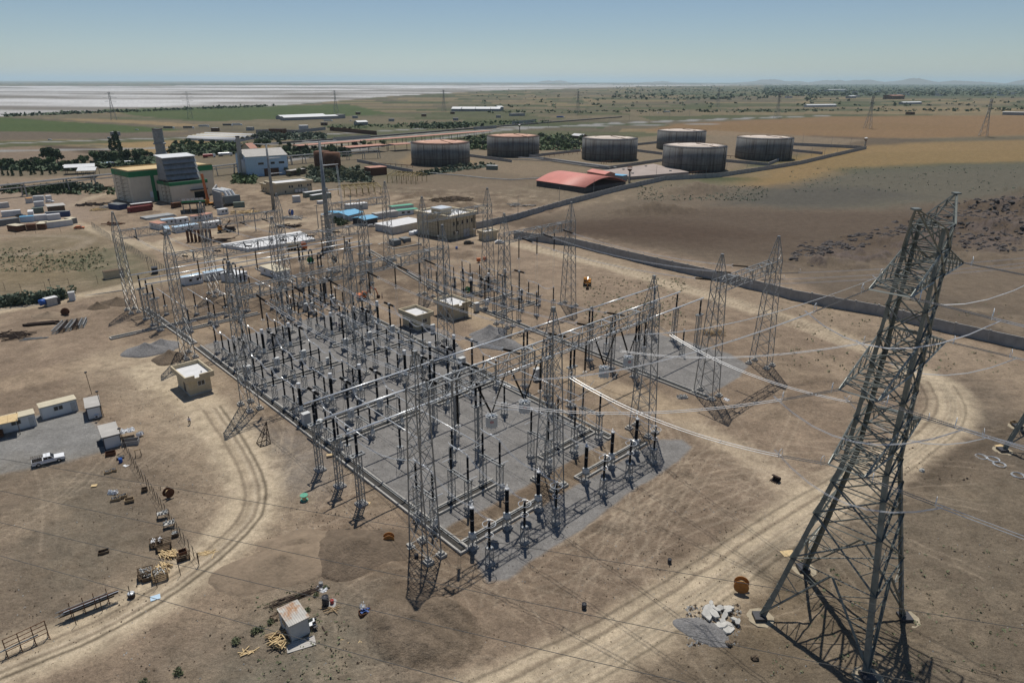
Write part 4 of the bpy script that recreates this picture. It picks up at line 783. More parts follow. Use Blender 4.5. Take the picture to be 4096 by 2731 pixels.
# ---- the tall dark pylon on the right
PX0, PY0 = 41.3, 68.8
def pylon(px, py, label, arms=True, lean=.03):
    o = thing('transmission_pylon', (px, py, 0), 0, label, 'pylon', 'steel lattice pylons'); rr = lambda z: 9.35-(9.35-3.55)*z/23.5 if z < 23.5 else 3.55-(3.55-2.35)*(z-23.5)/27.5
    C = lambda z, t=0: [Vector((math.cos(k*math.pi/2+math.pi)*rr(z)+lean*z, math.sin(k*math.pi/2+math.pi)*rr(z), z)) for k in range(4)]     # W, S, E, N corners
    m = MB(); zl = [.5, 23.5, 51]; 
    for k in range(4):
        leg = MB(); ctr = Vector((-math.cos(k*math.pi/2+math.pi), -math.sin(k*math.pi/2+math.pi), 0))
        for z0, z1, w in ((.5, 12, .60), (12, 23.5, .56), (23.5, 38, .48), (38, 51, .38)): leg.angle(C(z0)[k], C(z1)[k], w, .05, ctr)
        for z in range(2, 50, 2): 
            q = C(z)[k]; leg.bar(q, q-ctr*.35, .03) if k in (0, 2) else None
        leg.build('leg', M['pyl'], o)
    zs = [.6, 9.5, 16, 20.5, 23.5, 26.25, 29, 32.2, 35.75, 39, 42.3, 45.75, 48.5, 51]
    for z0, z1 in zip(zs[:-1], zs[1:]):
        A, B = C(z0), C(z1)
        for k in range(4):
            k2 = (k+1)%4; big = z1 <= 20.5; w = .22 if big else .17
            if z0 < 1:
                mid = (B[k]+B[k2])/2; m.angle(A[k], mid, .28, .03); m.angle(A[k2], mid, .28, .03)
                for t in (.3, .55, .8):
                    pa, la = A[k].lerp(mid, t), C(z0+(z1-z0)*t)[k]; pb, lb = A[k2].lerp(mid, t), C(z0+(z1-z0)*t)[k2]; m.bar(pa, la, .08); m.bar(pb, lb, .08)
                    m.bar(pa, C(z0+(z1-z0)*min(1, t+.22))[k], .08); m.bar(pb, C(z0+(z1-z0)*min(1, t+.22))[k2], .08)
            else:
                m.angle(A[k], B[k2], w, .025); m.angle(A[k2], B[k], w, .025)
                if big:
                    x = (A[k]+A[k2]+B[k]+B[k2])/4
                    for a_, b_ in ((A[k], B[k]), (A[k2], B[k2])): h_ = (a_+b_)/2; m.bar(x.lerp(h_, .0), h_, .09); m.bar(A[k].lerp(B[k2], .25) if a_ == A[k] else A[k2].lerp(B[k], .25), h_, .08); m.bar(A[k2].lerp(B[k], .75) if a_ == A[k] else A[k].lerp(B[k2], .75), h_, .08)
            m.angle(B[k], B[k2], .14 if big else .11, .025)
        if z1 in (9.5, 23.5, 26.25, 35.75, 45.75, 51): m.bar(B[0], B[2], .1); m.bar(B[1], B[3], .1)
    m.build('bracing', M['pyl'], o)
    s2 = math.sqrt(.5)
    for z, zt, L in ((45.75, 48.5, 9.3), (35.75, 39, 11.6), (26.25, 28.9, 9.5)):
        for sg in (1, -1):
            a = MB(); cs = (0, 1) if sg > 0 else (2, 3); Bm, Tp = C(z), C(zt); ax = Vector((lean*z, 0, z)); dr = Vector((-s2*sg, -s2*sg, 0)); sd = Vector((-s2*sg, s2*sg, 0))
            t0, t1 = ax+dr*L+sd*1.85, ax+dr*L-sd*1.85; b0, b1, u0, u1 = Bm[cs[0]], Bm[cs[1]], Tp[cs[0]], Tp[cs[1]]
            for p_, q_, w in ((b0, t0, .18), (b1, t1, .18), (u0, t0, .16), (u1, t1, .16), (t0, t1, .16)): a.angle(p_, q_, w, .03, Vector((0,0,-1)))
            n = 5
            for i in range(1, n+1):
                t = i/n; tp = (i-1)/n; A0, A1, U0, U1 = b0.lerp(t0, t), b1.lerp(t1, t), u0.lerp(t0, t), u1.lerp(t1, t); P0, P1, V0, V1 = b0.lerp(t0, tp), b1.lerp(t1, tp), u0.lerp(t0, tp), u1.lerp(t1, tp)
                if i < n: a.bar(A0, A1, .09); a.bar(U0, U1, .08); a.bar(A0, U0, .08); a.bar(A1, U1, .08)
                a.bar(P0 if i%2 else P1, A1 if i%2 else A0, .08); a.bar(V0 if i%2 else V1, U1 if i%2 else U0, .08); a.bar(V0, A0, .07); a.bar(V1, A1, .07)
            a.build('crossarm', M['pyl'], o)
    for sg, L in ((1, 7.2), (-1, 6.6)):
        a = MB(); cs = (0, 1) if sg > 0 else (2, 3); tip = Vector((lean*53.3-s2*sg*L, -s2*sg*L, 53.4)); u = C(51); b = C(48.5)
        for k in cs: a.angle(u[k], tip, .15, .03); a.angle(b[k], tip, .15, .03)
        for t in (.25, .5, .75):
            q = [u[k].lerp(tip, t) for k in cs]+[b[k].lerp(tip, t) for k in cs]; a.bar(q[0], q[1], .07); a.bar(q[2], q[3], .07); a.bar(q[0], q[2], .07); a.bar(q[1], q[3], .07)
            q2 = [u[k].lerp(tip, t-.25) for k in cs]; a.bar(q2[0], q[1], .07); a.bar(b[cs[0]].lerp(tip, t-.25), q[0], .07); a.bar(b[cs[1]].lerp(tip, t-.25), q[1], .07)
        a.box(tip.x-.35, tip.x+.35, tip.y-.35, tip.y+.35, tip.z-.05, tip.z+.12); a.build('earth_wire_peak', M['pyl'], o)
    for k in range(4):
        q = C(0)[k]; f = MB(); f.box(q.x-.75, q.x+.75, q.y-.75, q.y+.75, -.5, .55); fo = f.build('footing', M['frame'], o); p = MB(); p.lathe([(1.9, -.3), (1.75, .06), (.3, .08)], 9, (q.x+.2, q.y+.1, 0)); p.build('blinding_pad', M['woodl'] if False else mat('cream_blinding', (.33,.28,.2), .9, 0, .2, 2), fo)
    return o
pylon(PX0, PY0, 'tall dark steel lattice pylon filling the right foreground')
p2 = tm(2205, 288); pylon(p2.x+9.6, p2.y+2, 'steel pylon at the right frame edge showing only one leg beside coiled wires', lean=.03)
# lines between pylon arms, gantries and the next pylons
def tip(z, L, sg, corner):     # corner +1: left-hand end of the arm tip, -1: right-hand end
    s2 = math.sqrt(.5); return Vector((PX0+.03*z-s2*sg*L-s2*sg*1.85*corner*sg, PY0-s2*sg*L+s2*sg*1.85*corner*sg, z-.1))
LV = ((45.75, 9.3, 'upper'), (35.75, 11.6, 'middle'), (26.25, 9.5, 'lower'))
for sg, aa, sd in ((1, (12.6, 4, 21.25), 'near'), (-1, (40.6, 32.25, 49), 'far')):
    for (z, L, nm), a in zip(LV, aa):
        span(tip(z, L, sg, 1), Y(a, 1.9, 23.2), 2.6, 5.6, 4.8, f'twin line from the pylon {nm} {sd}-side arm to the front gantry', 'pylon lines', rods=True, r=.04)
        q0 = tip(z, L, sg, -1); q1 = q0+Vector((220, -150, 4)) if sg > 0 else q0+Vector((230, -120, 6))
        span(q0, q1, 9, 6.6, 0, f'twin line leaving the pylon {nm} {sd}-side arm to the right', 'pylon lines', rods=True, r=.04)
        w0 = tip(z, L, sg, 1); d0 = (Y(a, 1.9, 23.2)-w0).normalized()*6.2+w0-Vector((0,0,.6)); d1 = (q1-q0).normalized()*7.2+q0-Vector((0,0,1.0))
        jumper(d0, d1, 3.4, f'drooping jumper loop below the pylon {nm} {sd}-side arm', 'pylon jumper loops', .03)
for i, (a, z) in enumerate(((84.25, 23.4), (90, 23.4), (98, 23.4))):
    p = Y(a, 2.1, z); span(p, p+Vector((210, 18, 26)), 6, 5.2, 0, f'twin line leaving the wall-side gantry to the right, {ORD[i]} from the left', 'wall gantry lines', rods=True)
for i, (p, q) in enumerate([((0, 2063), (4096, 3000)), ((0, 2195), (4096, 3290)), ((-10, 1935), (4096, 2780)), ((0, 1810), (4096, 2480))]):
    z = 31; A, B = G(*p, z), G(*q, z); d = B-A; A2, B2 = A-d*.8, B+d*.8
    m = MB(); m.path([x-A2 for x in sag_pts(A2, B2, .8, 30)], .022, 5); o = m.build('overhead_cable', M['dwire'], None, False, A2); tag(o, f'thin single cable crossing the lower foreground, {("second from the bottom","lowest of all","second from the top","topmost of all")[i]}', 'cable', 'foreground cables')
# ------------------------------------------------------------------ generic buildings and site clutter
def fr(p, q): d = Vector(q)-Vector(p); return Vector(p), math.atan2(d.y, d.x), d.length
def gz(o, dz=0): return o
def building(name, p, q, D, h, label, cat, group=None, wall='wht', roof='roofw', kind='flat', over=.15, rise=0, wins=(), doors=(), swins=(), base=None, rt=.14, parapet=0, z0=0):
    """front edge p->q (metres on the ground), depth D away to its left"""
    P, an, L = fr(p, q); o = thing(name, (P.x, P.y, z0), an, label, cat, group); mw, mrf = M[wall], M[roof]
    m = MB(); m.box(0, L, 0, D, -.3, h)
    if kind == 'gable': m.add([(0,0,h),(0,D,h),(0,D/2,h+rise),(L,0,h),(L,D,h),(L,D/2,h+rise)], [(0,2,1),(3,4,5)])
    m.build('wall', mw, o); r = MB(); e = over
    if kind == 'flat':
        if parapet:
            r.box(.1, L-.1, .1, D-.1, h+.003, h+.1); w_ = MB()
            for x in ((-e, L+e, -e, .12), (-e, L+e, D-.12, D+e), (-e, .12, .12, D-.12), (L-.12, L+e, .12, D-.12)): w_.box(x[0], x[1], x[2], x[3], h-.6, h+parapet)
            w_.build('parapet', mw, o)
        else: r.box(-e, L+e, -e, D+e, h, h+rt)
    elif kind == 'gable':
        n = 1
        for s_, y0, y1 in ((0, -e, D/2), (1, D+e, D/2)):
            za = h-(e*rise/(D/2)); vs = [(-e,y0,za),(L+e,y0,za),(L+e,y1,h+rise),(-e,y1,h+rise)]; r.add(vs+[(a,b,c+rt) for a,b,c in vs], [(0,3,2,1),(4,5,6,7),(0,1,5,4),(1,2,6,5),(2,3,7,6),(3,0,4,7)])
    elif kind == 'arch':
        n = 14; vs = []
        for i in range(n+1):
            t = i/n; y = -e+(D+2*e)*t; z = h+rise*math.sin(math.pi*t)
            vs += [(-e,y,z),(L+e,y,z),(-e,y,z+rt),(L+e,y,z+rt)]
        fs = []
        for i in range(n): a = 4*i; fs += [(a,a+4,a+5,a+1),(a+2,a+3,a+7,a+6),(a,a+2,a+6,a+4),(a+1,a+5,a+7,a+3)]
        r.add(vs, fs)
    r.build('roof', mrf, o, kind == 'arch')
    for (x0, x1, za, zb) in wins:
        f = MB(); f.box(x0-.07, x1+.07, -.05, .04, za-.07, zb+.07); fo = f.build('window', M['wht' if wall != 'wht' else 'whtd'], o); g_ = MB(); g_.box(x0, x1, -.07, -.052, za, zb); g_.build('pane', M['glass'], fo)
    for (x0, x1, zb) in doors:
        d_ = MB(); d_.box(x0, x1, -.05, .05, .05, zb); do = d_.build('door', M['whtd' if wall in ('wht','brick') else 'frame'], o); k = MB(); k.box(x1-.2, x1-.1, -.09, -.05, zb*.45, zb*.5); k.build('handle', M['frame'], do)
    for (y0, y1, za, zb) in swins:
        f = MB(); f.box(-.05, .04, y0, y1, za, zb); f.build('window', M['glass'], o)
    return o
def part(o, name, m, mb, smooth=False): return mb.build(name, M[m] if isinstance(m, str) else m, o, smooth)
def cabin(p, q, D, label, h=2.6, roof='panelroof', group='site cabins', wall='wht', wins=True, door=True, ac=False):
    L = (Vector(q)-Vector(p)).length
    o = building('site_cabin', p, q, D, h, label, 'cabin', group, wall, roof, 'flat', .18, wins=[(L*.36, L*.36+.7, 1.3, 2.1), (L*.36+.85, L*.36+1.5, 1.3, 2.1)] if wins else (), doors=[(L*.82, L*.96, 2.15)] if door else ())
    m = MB()
    for x in (0, L): m.box(x-.07, x+.07, -.07, .05, 0, h); m.box(x-.07, x+.07, D-.05, D+.07, 0, h)
    m.box(.07, L-.07, -.06, .04, h-.2, h-.01); m.box(.07, L-.07, -.06, .04, 0, .15); m.build('corner_frame', M['frame'] if not wins else M['whtd'], o)
    if ac:
        a = MB(); a.box(L*.45, L*.45+.8, -.45, -.1, .25, .85); ao = a.build('air_conditioner', M['cap'], o); f = MB(); f.lathe([(.22, -.47), (.22, -.455)], 12, (L*.45+.35, 0, .55), 'y'); f.build('fan_grille', M['frame'], ao)
    return o
if True:
    cabin(tk(0,548), tk(340,462), 2.5, 'white site cabin at the left frame edge, behind the canopy')
    cabin(tk(395,410), tk(720,325), 2.5, 'long white site cabin with paired windows and cream roof')
    cabin(tk(815,413), tk(942,385), 5.4, 'white cabin seen end-on with ribbed roof in two halves and an air conditioner', roof='greyroof', wins=False, door=False, ac=True)
    cabin(tk(970,690), tk(1122,650), 5.6, 'white cabin with ribbed pale roof nearest the white pickup', roof='greyroof', wins=False, door=False)
    # canopy shelter
    P, an, L = fr(tk(-200,560), tk(225,580) if False else tk(215,470)); a = tk(195,520); o = thing('canopy_shelter', (a.x-6.4*math.cos(an), a.y-6.4*math.sin(an), 0), an, 'open canopy shelter on scaffold posts at the left frame edge', 'shelter')
    m = MB()
    for i in range(4): m.box(i*1.62, i*1.62+1.58, -1.4, 2.6, 2.9+.02*i, 3.02+.02*i)
    part(o, 'roof_sheet', 'woodl', m)
    for x in (.1, 3.2, 6.3):
        for y in (-1.2, 2.4): m = MB(); m.bar((x,y,0), (x,y,3.4), .08); part(o, 'post', 'rustd', m)
    m = MB(); m.bar((6.3,-1.2,.2), (6.3,2.4,3), .06); part(o, 'brace', 'rustd', m); m = MB(); m.box(.2, 3.6, -.6, 2, 0, 1.1); part(o, 'storage_box', 'rust', m)
# pickup
def wheel(o, x, y, r=.36, w=.24):
    m = MB(); m.lathe([(r*.6, -w/2), (r, -w/2+.03), (r, w/2-.03), (r*.6, w/2)], 14, (x, y, r), 'y'); wo = m.build('wheel', M['tyre'], o); h = MB(); h.lathe([(r*.55, -w/2-.012), (r*.55, w/2+.012)], 10, (x, y, r), 'y'); h.build('rim', M['paint_s'], wo)
def extrude(m, prof, y0, y1):
    n = len(prof); m.add([(x,y0,z) for x,z in prof]+[(x,y1,z) for x,z in prof], [tuple(range(n)), tuple(range(2*n-1,n-1,-1))]+[(i,i+n,(i+1)%n+n,(i+1)%n) for i in range(n)]); return m
def pickup(loc, rz, label):
    o = thing('pickup_truck', loc, rz, label, 'pickup truck'); W_ = .82
    m = MB(); extrude(m, [(-2.5,.42),(2.45,.42),(2.5,.62),(2.46,.92),(1.0,1.02),(-2.5,1.0)], -W_, W_); part(o, 'body', 'paint_w', m)
    m = MB(); extrude(m, [(-.78,1.0),(.98,1.0),(.42,1.58),(-.62,1.6)], -W_+.05, W_-.05); part(o, 'cab', 'paint_w', m)
    for s_ in (-1, 1):
        m = MB(); extrude(m, [(-.62,1.06),(-.02,1.06),(-.02,1.5),(-.56,1.5)], s_*(W_-.05)-.004, s_*(W_-.05)+.004); part(o, 'side_window', 'glass', m); m = MB(); extrude(m, [(.06,1.06),(.82,1.06),(.42,1.5),(.06,1.5)], s_*(W_-.05)-.004, s_*(W_-.05)+.004); part(o, 'side_window', 'glass', m)
    m = MB(); m.add([(.93,-W_+.12,1.06),(.93,W_-.12,1.06),(.46,W_-.15,1.55),(.46,-W_+.15,1.55)], [(0,1,2,3)]); m.v = [(x+.015,y,z+.015) for x,y,z in m.v]; m.add([(x-.02,y,z-.02) for x,y,z in m.v[:4]], [(3,2,1,0)]); part(o, 'windscreen', 'glass', m)
    m = MB(); m.box(-2.42, -.86, -W_+.1, W_-.1, .98, 1.012); part(o, 'load_bed', 'dark', m)
    m = MB()
    for y in (-W_+.05, W_-.05):
        for z in (1.05, 1.3, 1.55): m.bar((-2.45,y,z), (-.85,y,z), .035)
        for i in range(6): m.bar((-2.45+i*.32,y,1.0), (-2.45+i*.32,y,1.58), .03)
    for i in range(6): m.bar((-2.45+i*.32,-W_+.05,1.6), (-2.45+i*.32,W_-.05,1.6), .03)
    part(o, 'cage_rack', 'rustd', m)
    m = MB()
    for x in (-1, -.2, .1): m.bar((x*.5-.1,-W_+.1,1.64), (x*.5-.1,W_-.1,1.64), .03)
    part(o, 'roof_rack', 'paint_s', m)
    for x in (-1.55, 1.55):
        for y in (-W_+.08, W_-.08): wheel(o, x, y)
    for y in (-.6, .6): m = MB(); m.box(2.47, 2.52, y-.14, y+.14, .68, .86); part(o, 'headlight', 'plast', m)
    m = MB(); m.box(2.48, 2.56, -W_, W_, .4, .56); part(o, 'bumper', 'frame', m)
    m = MB()
    for s_ in (-1, 1): m.box(-2.4, .9, s_*W_-.006, s_*W_+.006, .84, .9)
    part(o, 'stripe', 'blue', m); return o
a, b = tk(310,858), tk(595,785); P, an, L = fr(a, b); c = (a+b)/2+Vector((-math.sin(an), math.cos(an), 0))*.85; pickup((c.x, c.y, .02), an, 'white double-cab pickup with a cage over its bed, parked on gravel')
# person: one continuous skinned body, clothes over it
def skinned(name, pts, edges, mt, parent, sub=2):
    me = bpy.data.meshes.new(name); me.from_pydata([p[:3] for p in pts], edges, []); o = bpy.data.objects.new(name, me); COL.objects.link(o); o.parent = parent
    md = o.modifiers.new('skin', 'SKIN'); md.use_smooth_shade = True
    for v, p in zip(me.skin_vertices[0].data, pts): r = p[3] if len(p) > 3 else .05; v.radius = (r, p[4] if len(p) > 4 else r)
    me.skin_vertices[0].data[0].use_root = True; s_ = o.modifiers.new('sub', 'SUBSURF'); s_.levels = s_.render_levels = sub; me.materials.append(M[mt]); return o
def person(loc, rz, label, shirt='shirt', trous='trous', walk=.22, group=None, helmet=None):
    o = thing('person', loc, rz, label, 'person', group); w = walk; k = .1
    pts = [(0,0,.95,.13,.10),(0,0,1.15,.12,.09),(0,0,1.38,.14,.095),(0,.0,1.50,.055),(0,.02,1.58,.075,.085),(0,.02,1.70,.085,.1),(0,.02,1.77,.05)]; ed = [(0,1),(1,2),(2,3),(3,4),(4,5),(5,6)]
    for s_ in (-1, 1):
        n = len(pts); pts += [(s_*.10,0,.88,.088),(s_*.10,s_*w*.6,.5,.06),(s_*.10,s_*w-.06*(s_<0),.09,.042),(s_*.10,s_*w+.12,.04,.035)]; ed += [(0,n),(n,n+1),(n+1,n+2),(n+2,n+3)]
        n = len(pts); hy = -s_*w*.7; pts += [(s_*.19,0,1.41,.06),(s_*.25,hy*.4,1.13,.045),(s_*.26,hy+.06,.90,.032),(s_*.26,hy+.09,.82,.034,.02)]; ed += [(2,n),(n,n+1),(n+1,n+2),(n+2,n+3)]
        for f_, (dx, dy) in enumerate(((-.03,.02),(-.012,.03),(.008,.03),(.025,.02))): pts.append((s_*.26+dx, hy+.09+dy, .735+.008*abs(f_-1.5), .009)); ed.append((n+3, len(pts)-1))
        pts.append((s_*.26-s_*.04, hy+.13, .79, .010)); ed.append((n+3, len(pts)-1))
    skinned('body', pts, ed, 'skin', o)
    sp = [(0,0,1.0,.15,.115),(0,0,1.18,.145,.11),(0,0,1.40,.16,.115),(0,0,1.47,.08)]; se = [(0,1),(1,2),(2,3)]
    for s_ in (-1, 1): n = len(sp); hy = -s_*w*.7; sp += [(s_*.20,0,1.41,.075),(s_*.25,hy*.4,1.13,.06),(s_*.26,hy*.9+.05,.94,.05)]; se += [(2,n),(n,n+1),(n+1,n+2)]
    skinned('shirt', sp, se, shirt, o)
    tp = [(0,0,.98,.15,.115),(0,0,.9,.15,.12)]; te_ = [(0,1)]
    for s_ in (-1, 1): n = len(tp); tp += [(s_*.10,0,.84,.1),(s_*.10,s_*w*.6,.5,.078),(s_*.10,s_*w-.05*(s_<0),.12,.06)]; te_ += [(1,n),(n,n+1),(n+1,n+2)]
    skinned('trousers', tp, te_, trous, o)
    m = MB(); m.lathe([(.03,1.83),(.08,1.81),(.108,1.74),(.105,1.66)], 10, (0,.0,0)); part(o, 'helmet' if helmet else 'hair', helmet or 'hair', m, True); return o
person(tk(1745,455), R(200), 'man in white shirt and dark trousers walking alone on the sand')
p6 = T(1150, 1100, 2.24)
person(p6(440,468), R(20), 'worker in blue clothes on the gravel, left of the three', 'bluecl', 'bluecl', .1, None, 'plast'); person(p6(466,482), R(60), 'worker in blue clothes on the gravel, middle of the three', 'bluecl', 'bluecl', .1, None, 'plast'); person(p6(488,488), R(-30), 'worker in tan clothes on the gravel, right of the three', 'tancl', 'tancl', .1, None, 'orange')
person(tf(1160,215), R(100), 'worker standing on soil by the excavated trench behind the yard', 'bluecl', 'trous', .1)
# heaps
def heap(p, rx, ry, h, rz, label, mt='gravel', cat='gravel heap', group=None, seed=0, name=None):
    m = MB(); n, k = 40, 14; r_ = random.Random(seed); ph_ = [r_.uniform(0, 6.28) for _ in range(5)]; vs = [(0, 0, h)]
    for j in range(1, k+1):
        t = j/k
        for i in range(n):
            A = 2*math.pi*i/n; w = 1+.10*math.sin(2*A+ph_[0])+.07*math.sin(3*A+ph_[1])+.05*math.sin(5*A+ph_[2]); pr = (1-t)**1.1 if t < .9 else (1-t)*.8
            z = h*(1-t)*(1-.18*math.sin(math.pi*t))*(1+.16*math.sin(3*A+ph_[3])*t)+r_.uniform(-.05, .05)*h*.5*(t < .95); vs.append((rx*t*w*math.cos(A), ry*t*w*math.sin(A), z if j < k else -.25))
    fs = [(0, 1+i, 1+(i+1)%n) for i in range(n)]+[(1+(j-1)*n+i, 1+j*n+i, 1+j*n+(i+1)%n, 1+(j-1)*n+(i+1)%n) for j in range(1, k) for i in range(n)]
    m.add(vs, fs); o = m.build(name or ('gravel_heap' if mt == 'gravel' else 'spoil_heap'), M[mt], None, True, p, rz); return tag(o, label, cat, group)
p7 = T(1650, 1000, 2.24)
heap(p7(690,745), 5.2, 3.6, 2.6, .3, 'back brownish gravel heap of three beside the lattice column', 'gravel', seed=1); heap(p7(675,800), 5.0, 4.2, 2.9, .2, 'left grey gravel heap of three on the sandy road', seed=2); heap(p7(775,850), 6.2, 4.6, 3.0, -.2, 'right grey gravel heap of three on the sandy road', seed=3)
heap(te(1345,705), 6.0, 4.2, 2.6, .2, 'larger grey gravel heap behind the left kiosk', seed=4); heap(te(1490,655), 5.0, 3.6, 2.2, .3, 'smaller grey gravel heap joined to the larger, behind left kiosk', seed=5); heap(te(1565,765), 4.6, 4.0, 2.4, 0, 'dark brown spoil heap beside the left kiosk', 'soil', 'spoil heap', seed=6)
heap(to(930,360), 8.2, 6.6, 2.3, .2, 'rounded brown spoil heap near the foot of the front gantry', 'soil', 'spoil heap', seed=7); heap(to(250,480), 9.2, 5.8, 2.0, .5, 'broad sandy spoil heap in the foreground left of the rounded one', 'sand', 'spoil heap', seed=8); heap(to(420,300), 7, 4, 1.3, .4, 'low sandy spoil heap behind the broad foreground one', 'sand', 'spoil heap', seed=9)
heap(te(905,300), 4.2, 3.2, 2.0, 0, 'small pointed dark spoil heap left of the far gantry legs', 'soild', 'spoil heap', seed=10); heap(te(450,375), 5.2, 3.4, 1.5, 0, 'small tan spoil heap on the left track', 'sand', 'spoil heap', seed=11); heap(te(1085,255), 5.5, 4.5, 2.0, 0, 'dark spoil heap at the foot of the rearmost left gantry', 'soild', 'spoil heap', seed=12)
heap(tq(1760,1095), 3.4, 2.4, 1.2, -.5, 'grey rubble spread beside broken concrete slabs', 'gravel', 'rubble heap', seed=13)
for i, (t_, x, y, rx, ry, h, ds) in enumerate([(tf,450,1290-1100+0,0,0,0,'')][:0]): pass
# crates, pallets and small things on the foreground lot
def crate_mb(w, d, h, slat=False, t=.06):
    m = MB()
    if slat:
        for z in [h*i/4 for i in range(5)]:
            for y in (-d/2, d/2): m.box(-w/2, w/2, y-t/2, y+t/2, z*.9, z*.9+h*.09)
            for x in (-w/2, w/2): m.box(x-t/2, x+t/2, -d/2+.03, d/2-.03, z*.9, z*.9+h*.09)
        for x in (-w/2, w/2):
            for y in (-d/2, d/2): m.box(x-.06, x+.06, y-.06, y+.06, 0, h)
    else: 
        for y in (-d/2, d/2): m.box(-w/2, w/2, y-t/2, y+t/2, .1, h)
        for x in (-w/2, w/2): m.box(x-t/2, x+t/2, -d/2+t/2, d/2-t/2, .1, h)
    return m
def crate(p, rz, w, d, h, label, slat=False, z=0, fill=None, mt='wood'):
    o = thing('crate', (p.x, p.y, z), rz, label, 'crate', 'wooden crates'); part(o, 'side_wall', mt, crate_mb(w, d, h, slat)); m = MB(); m.box(-w/2+.03, w/2-.03, -d/2+.03, d/2-.03, .06, .13); part(o, 'bottom', 'woodd', m)
    for x in (-w*.35, w*.35): m = MB(); m.box(x-.06, x+.06, -d/2, d/2, 0, .06); part(o, 'skid', 'woodd', m)
    if fill:
        r_ = random.Random(int(p.x*10)); m = MB()
        for _ in range(26): x, y, z_ = r_.uniform(-w*.4, w*.4), r_.uniform(-d*.4, d*.4), h*r_.uniform(.5, 1.02); a = r_.uniform(0, 3); m.bar((x,y,z_), (x+math.cos(a)*.28, y+math.sin(a)*.28, z_+.05), .09)
        part(o, 'contents', fill, m)
    return o
cr_ = R(28)
crate(tn(955,378), cr_, 1.35, .75, .5, 'lone open crate in the middle of the empty lot', mt='woodd'); crate(tk(1192,1158), cr_, 1.3, .9, .5, 'open crate beside a row of grey boxes and bags', mt='wood'); crate(tn(1690,425), cr_, 1.6, 1.2, .8, 'lower wooden crate of the stack next to the fence corner', True, mt='woodd'); crate(tn(1690,425), cr_+.1, 1.0, .9, .6, 'small crate on top of the stack next to the fence corner', z=.82, mt='rust')
crate(tn(1345,590), cr_, 1.9, 1.4, 1.2, 'slatted crate full of shiny metal fittings, lower left group', True, fill='galv', mt='woodd'); crate(tn(1370,612), cr_, 1.6, 1.0, .6, 'open crate of metal pieces in front of the lower left slatted crate', fill='galv', mt='woodd'); crate(tn(1478,605), cr_, 1.9, 1.5, 1.3, 'slatted crate on the right of the lower group, beside timber', True, fill='galv', mt='wood')
crate(tn(1510,325), cr_, 1.9, 1.4, 1.2, 'slatted crate behind the upper pile of timber', True, mt='woodd'); crate(tn(1440,300), cr_, 1.6, 1.3, 1.0, 'crate with a shiny sheet on top, left of the upper group', True, fill='plast', mt='woodd'); crate(tn(1612,218), cr_, .9, .8, .6, 'small crate at the fence above the timber', fill='galv', mt='woodd'); crate(tk(1330,1060), cr_, .9, .8, .5, 'small empty crate by the fence below the trestle', mt='woodd')
crate(tk(995,902), cr_, 1.1, .8, .5, 'left grey-filled box of the pair on the lot', fill='gravel', mt='wood'); crate(tk(1040,885), cr_, 1.1, .8, .5, 'right grey-filled box of the pair on the lot', fill='gravel', mt='wood'); crate(tk(1065,1150), cr_, 1.4, .8, .55, 'left one of the joined boxes among bags', fill='gravel', mt='wood'); crate(tk(1125,1125), cr_, 1.4, .8, .55, 'right one of the joined boxes among bags', fill='gravel', mt='wood'); crate(tk(1020,740), cr_, 1.6, 1.0, .8, 'rusty brown bin against the nearest white cabin', mt='rust'); crate(to(1005,945), R(28), 1.5, .9, .7, 'brown crate holding a blue item near the cream board', fill='blue', mt='rust'); crate(tk(1205,640), R(18), 2.8, 1.5, 1.1, 'large crate under white plastic sheeting beside the cabin', mt='concd')
crate(tk(1110,770), cr_, 1.2, .8, .5, 'low crate of scrap beside the blue barrel', fill='galv', mt='woodd')
def single(name, mb, mt, p, rz, label, cat, group=None, smooth=False, z=0): o = mb.build(name, M[mt], None, smooth, (p.x, p.y, z), rz); return tag(o, label, cat, group)
def sheet(p, w, d, rz, mt, label, cat='board', t=.05, tilt=0, name='board', z=.03): m = MB(); m.box(-w/2, w/2, -d/2, d/2, 0, t); o = single(name, m, mt, p, rz, label, cat, z=z); o.rotation_euler[0] = tilt; return o
def crumple(p, w, label, mt='plast', cat='plastic sheet', seed=0, h=.5, name='plastic_sheet', z=0):
    r_ = random.Random(seed); n = 12; m = MB(); vs = [(w*(i/(n-1)-.5)*(1+r_.uniform(-.1,.1))*(1-.35*abs(j/(n-1)-.5)), w*.6*(j/(n-1)-.5)*(1+r_.uniform(-.25,.25)), .02+h*r_.random()*(0 < i < n-1)*(0 < j < n-1)) for j in range(n) for i in range(n)]
    fs = [(j*n+i, j*n+i+1, (j+1)*n+i+1, (j+1)*n+i) for j in range(n-1) for i in range(n-1)]; m.add(vs, fs); return single(name, m, mt, p, r_.uniform(0, 3), label, cat, z=z)
crumple(tk(1180,560), 2.8, 'white plastic sheeting over the large crate by the cabin', seed=1, z=1.1, h=.5); crumple(tk(1290,570), 1.4, 'loose end of white plastic sheet hanging past the large crate', seed=2, h=.7, z=.5); crumple(to(20,560), 1.2, 'white plastic scrap left of the broad sandy heap', seed=3, h=.15); crumple(to(600,705), 1.8, 'white scrap sheet beside the bundle of steel rods', seed=4, h=.2); crumple(to(980,870), 1.4, 'crumpled foil sheet beside the brown crate', seed=5); crumple(tk(1035,1085), 1.7, 'white bags heaped behind the joined boxes', seed=6, h=.6, cat='bags'); crumple(tg(1565,1125), 2.6, 'pile of pale sacks near the right gantry foot', 'stone', 'sacks', 7, .7, 'sack_pile'); crumple(tg(1970,1145), 1.5, 'white and yellow paper sack under the right gantry', 'plast', 'sack', 8, .3, 'sack'); crumple(to(195,960), 2.2, 'pale debris bag behind the small foreground shed', 'sand', 'bag', 9, .4, 'debris_bag')
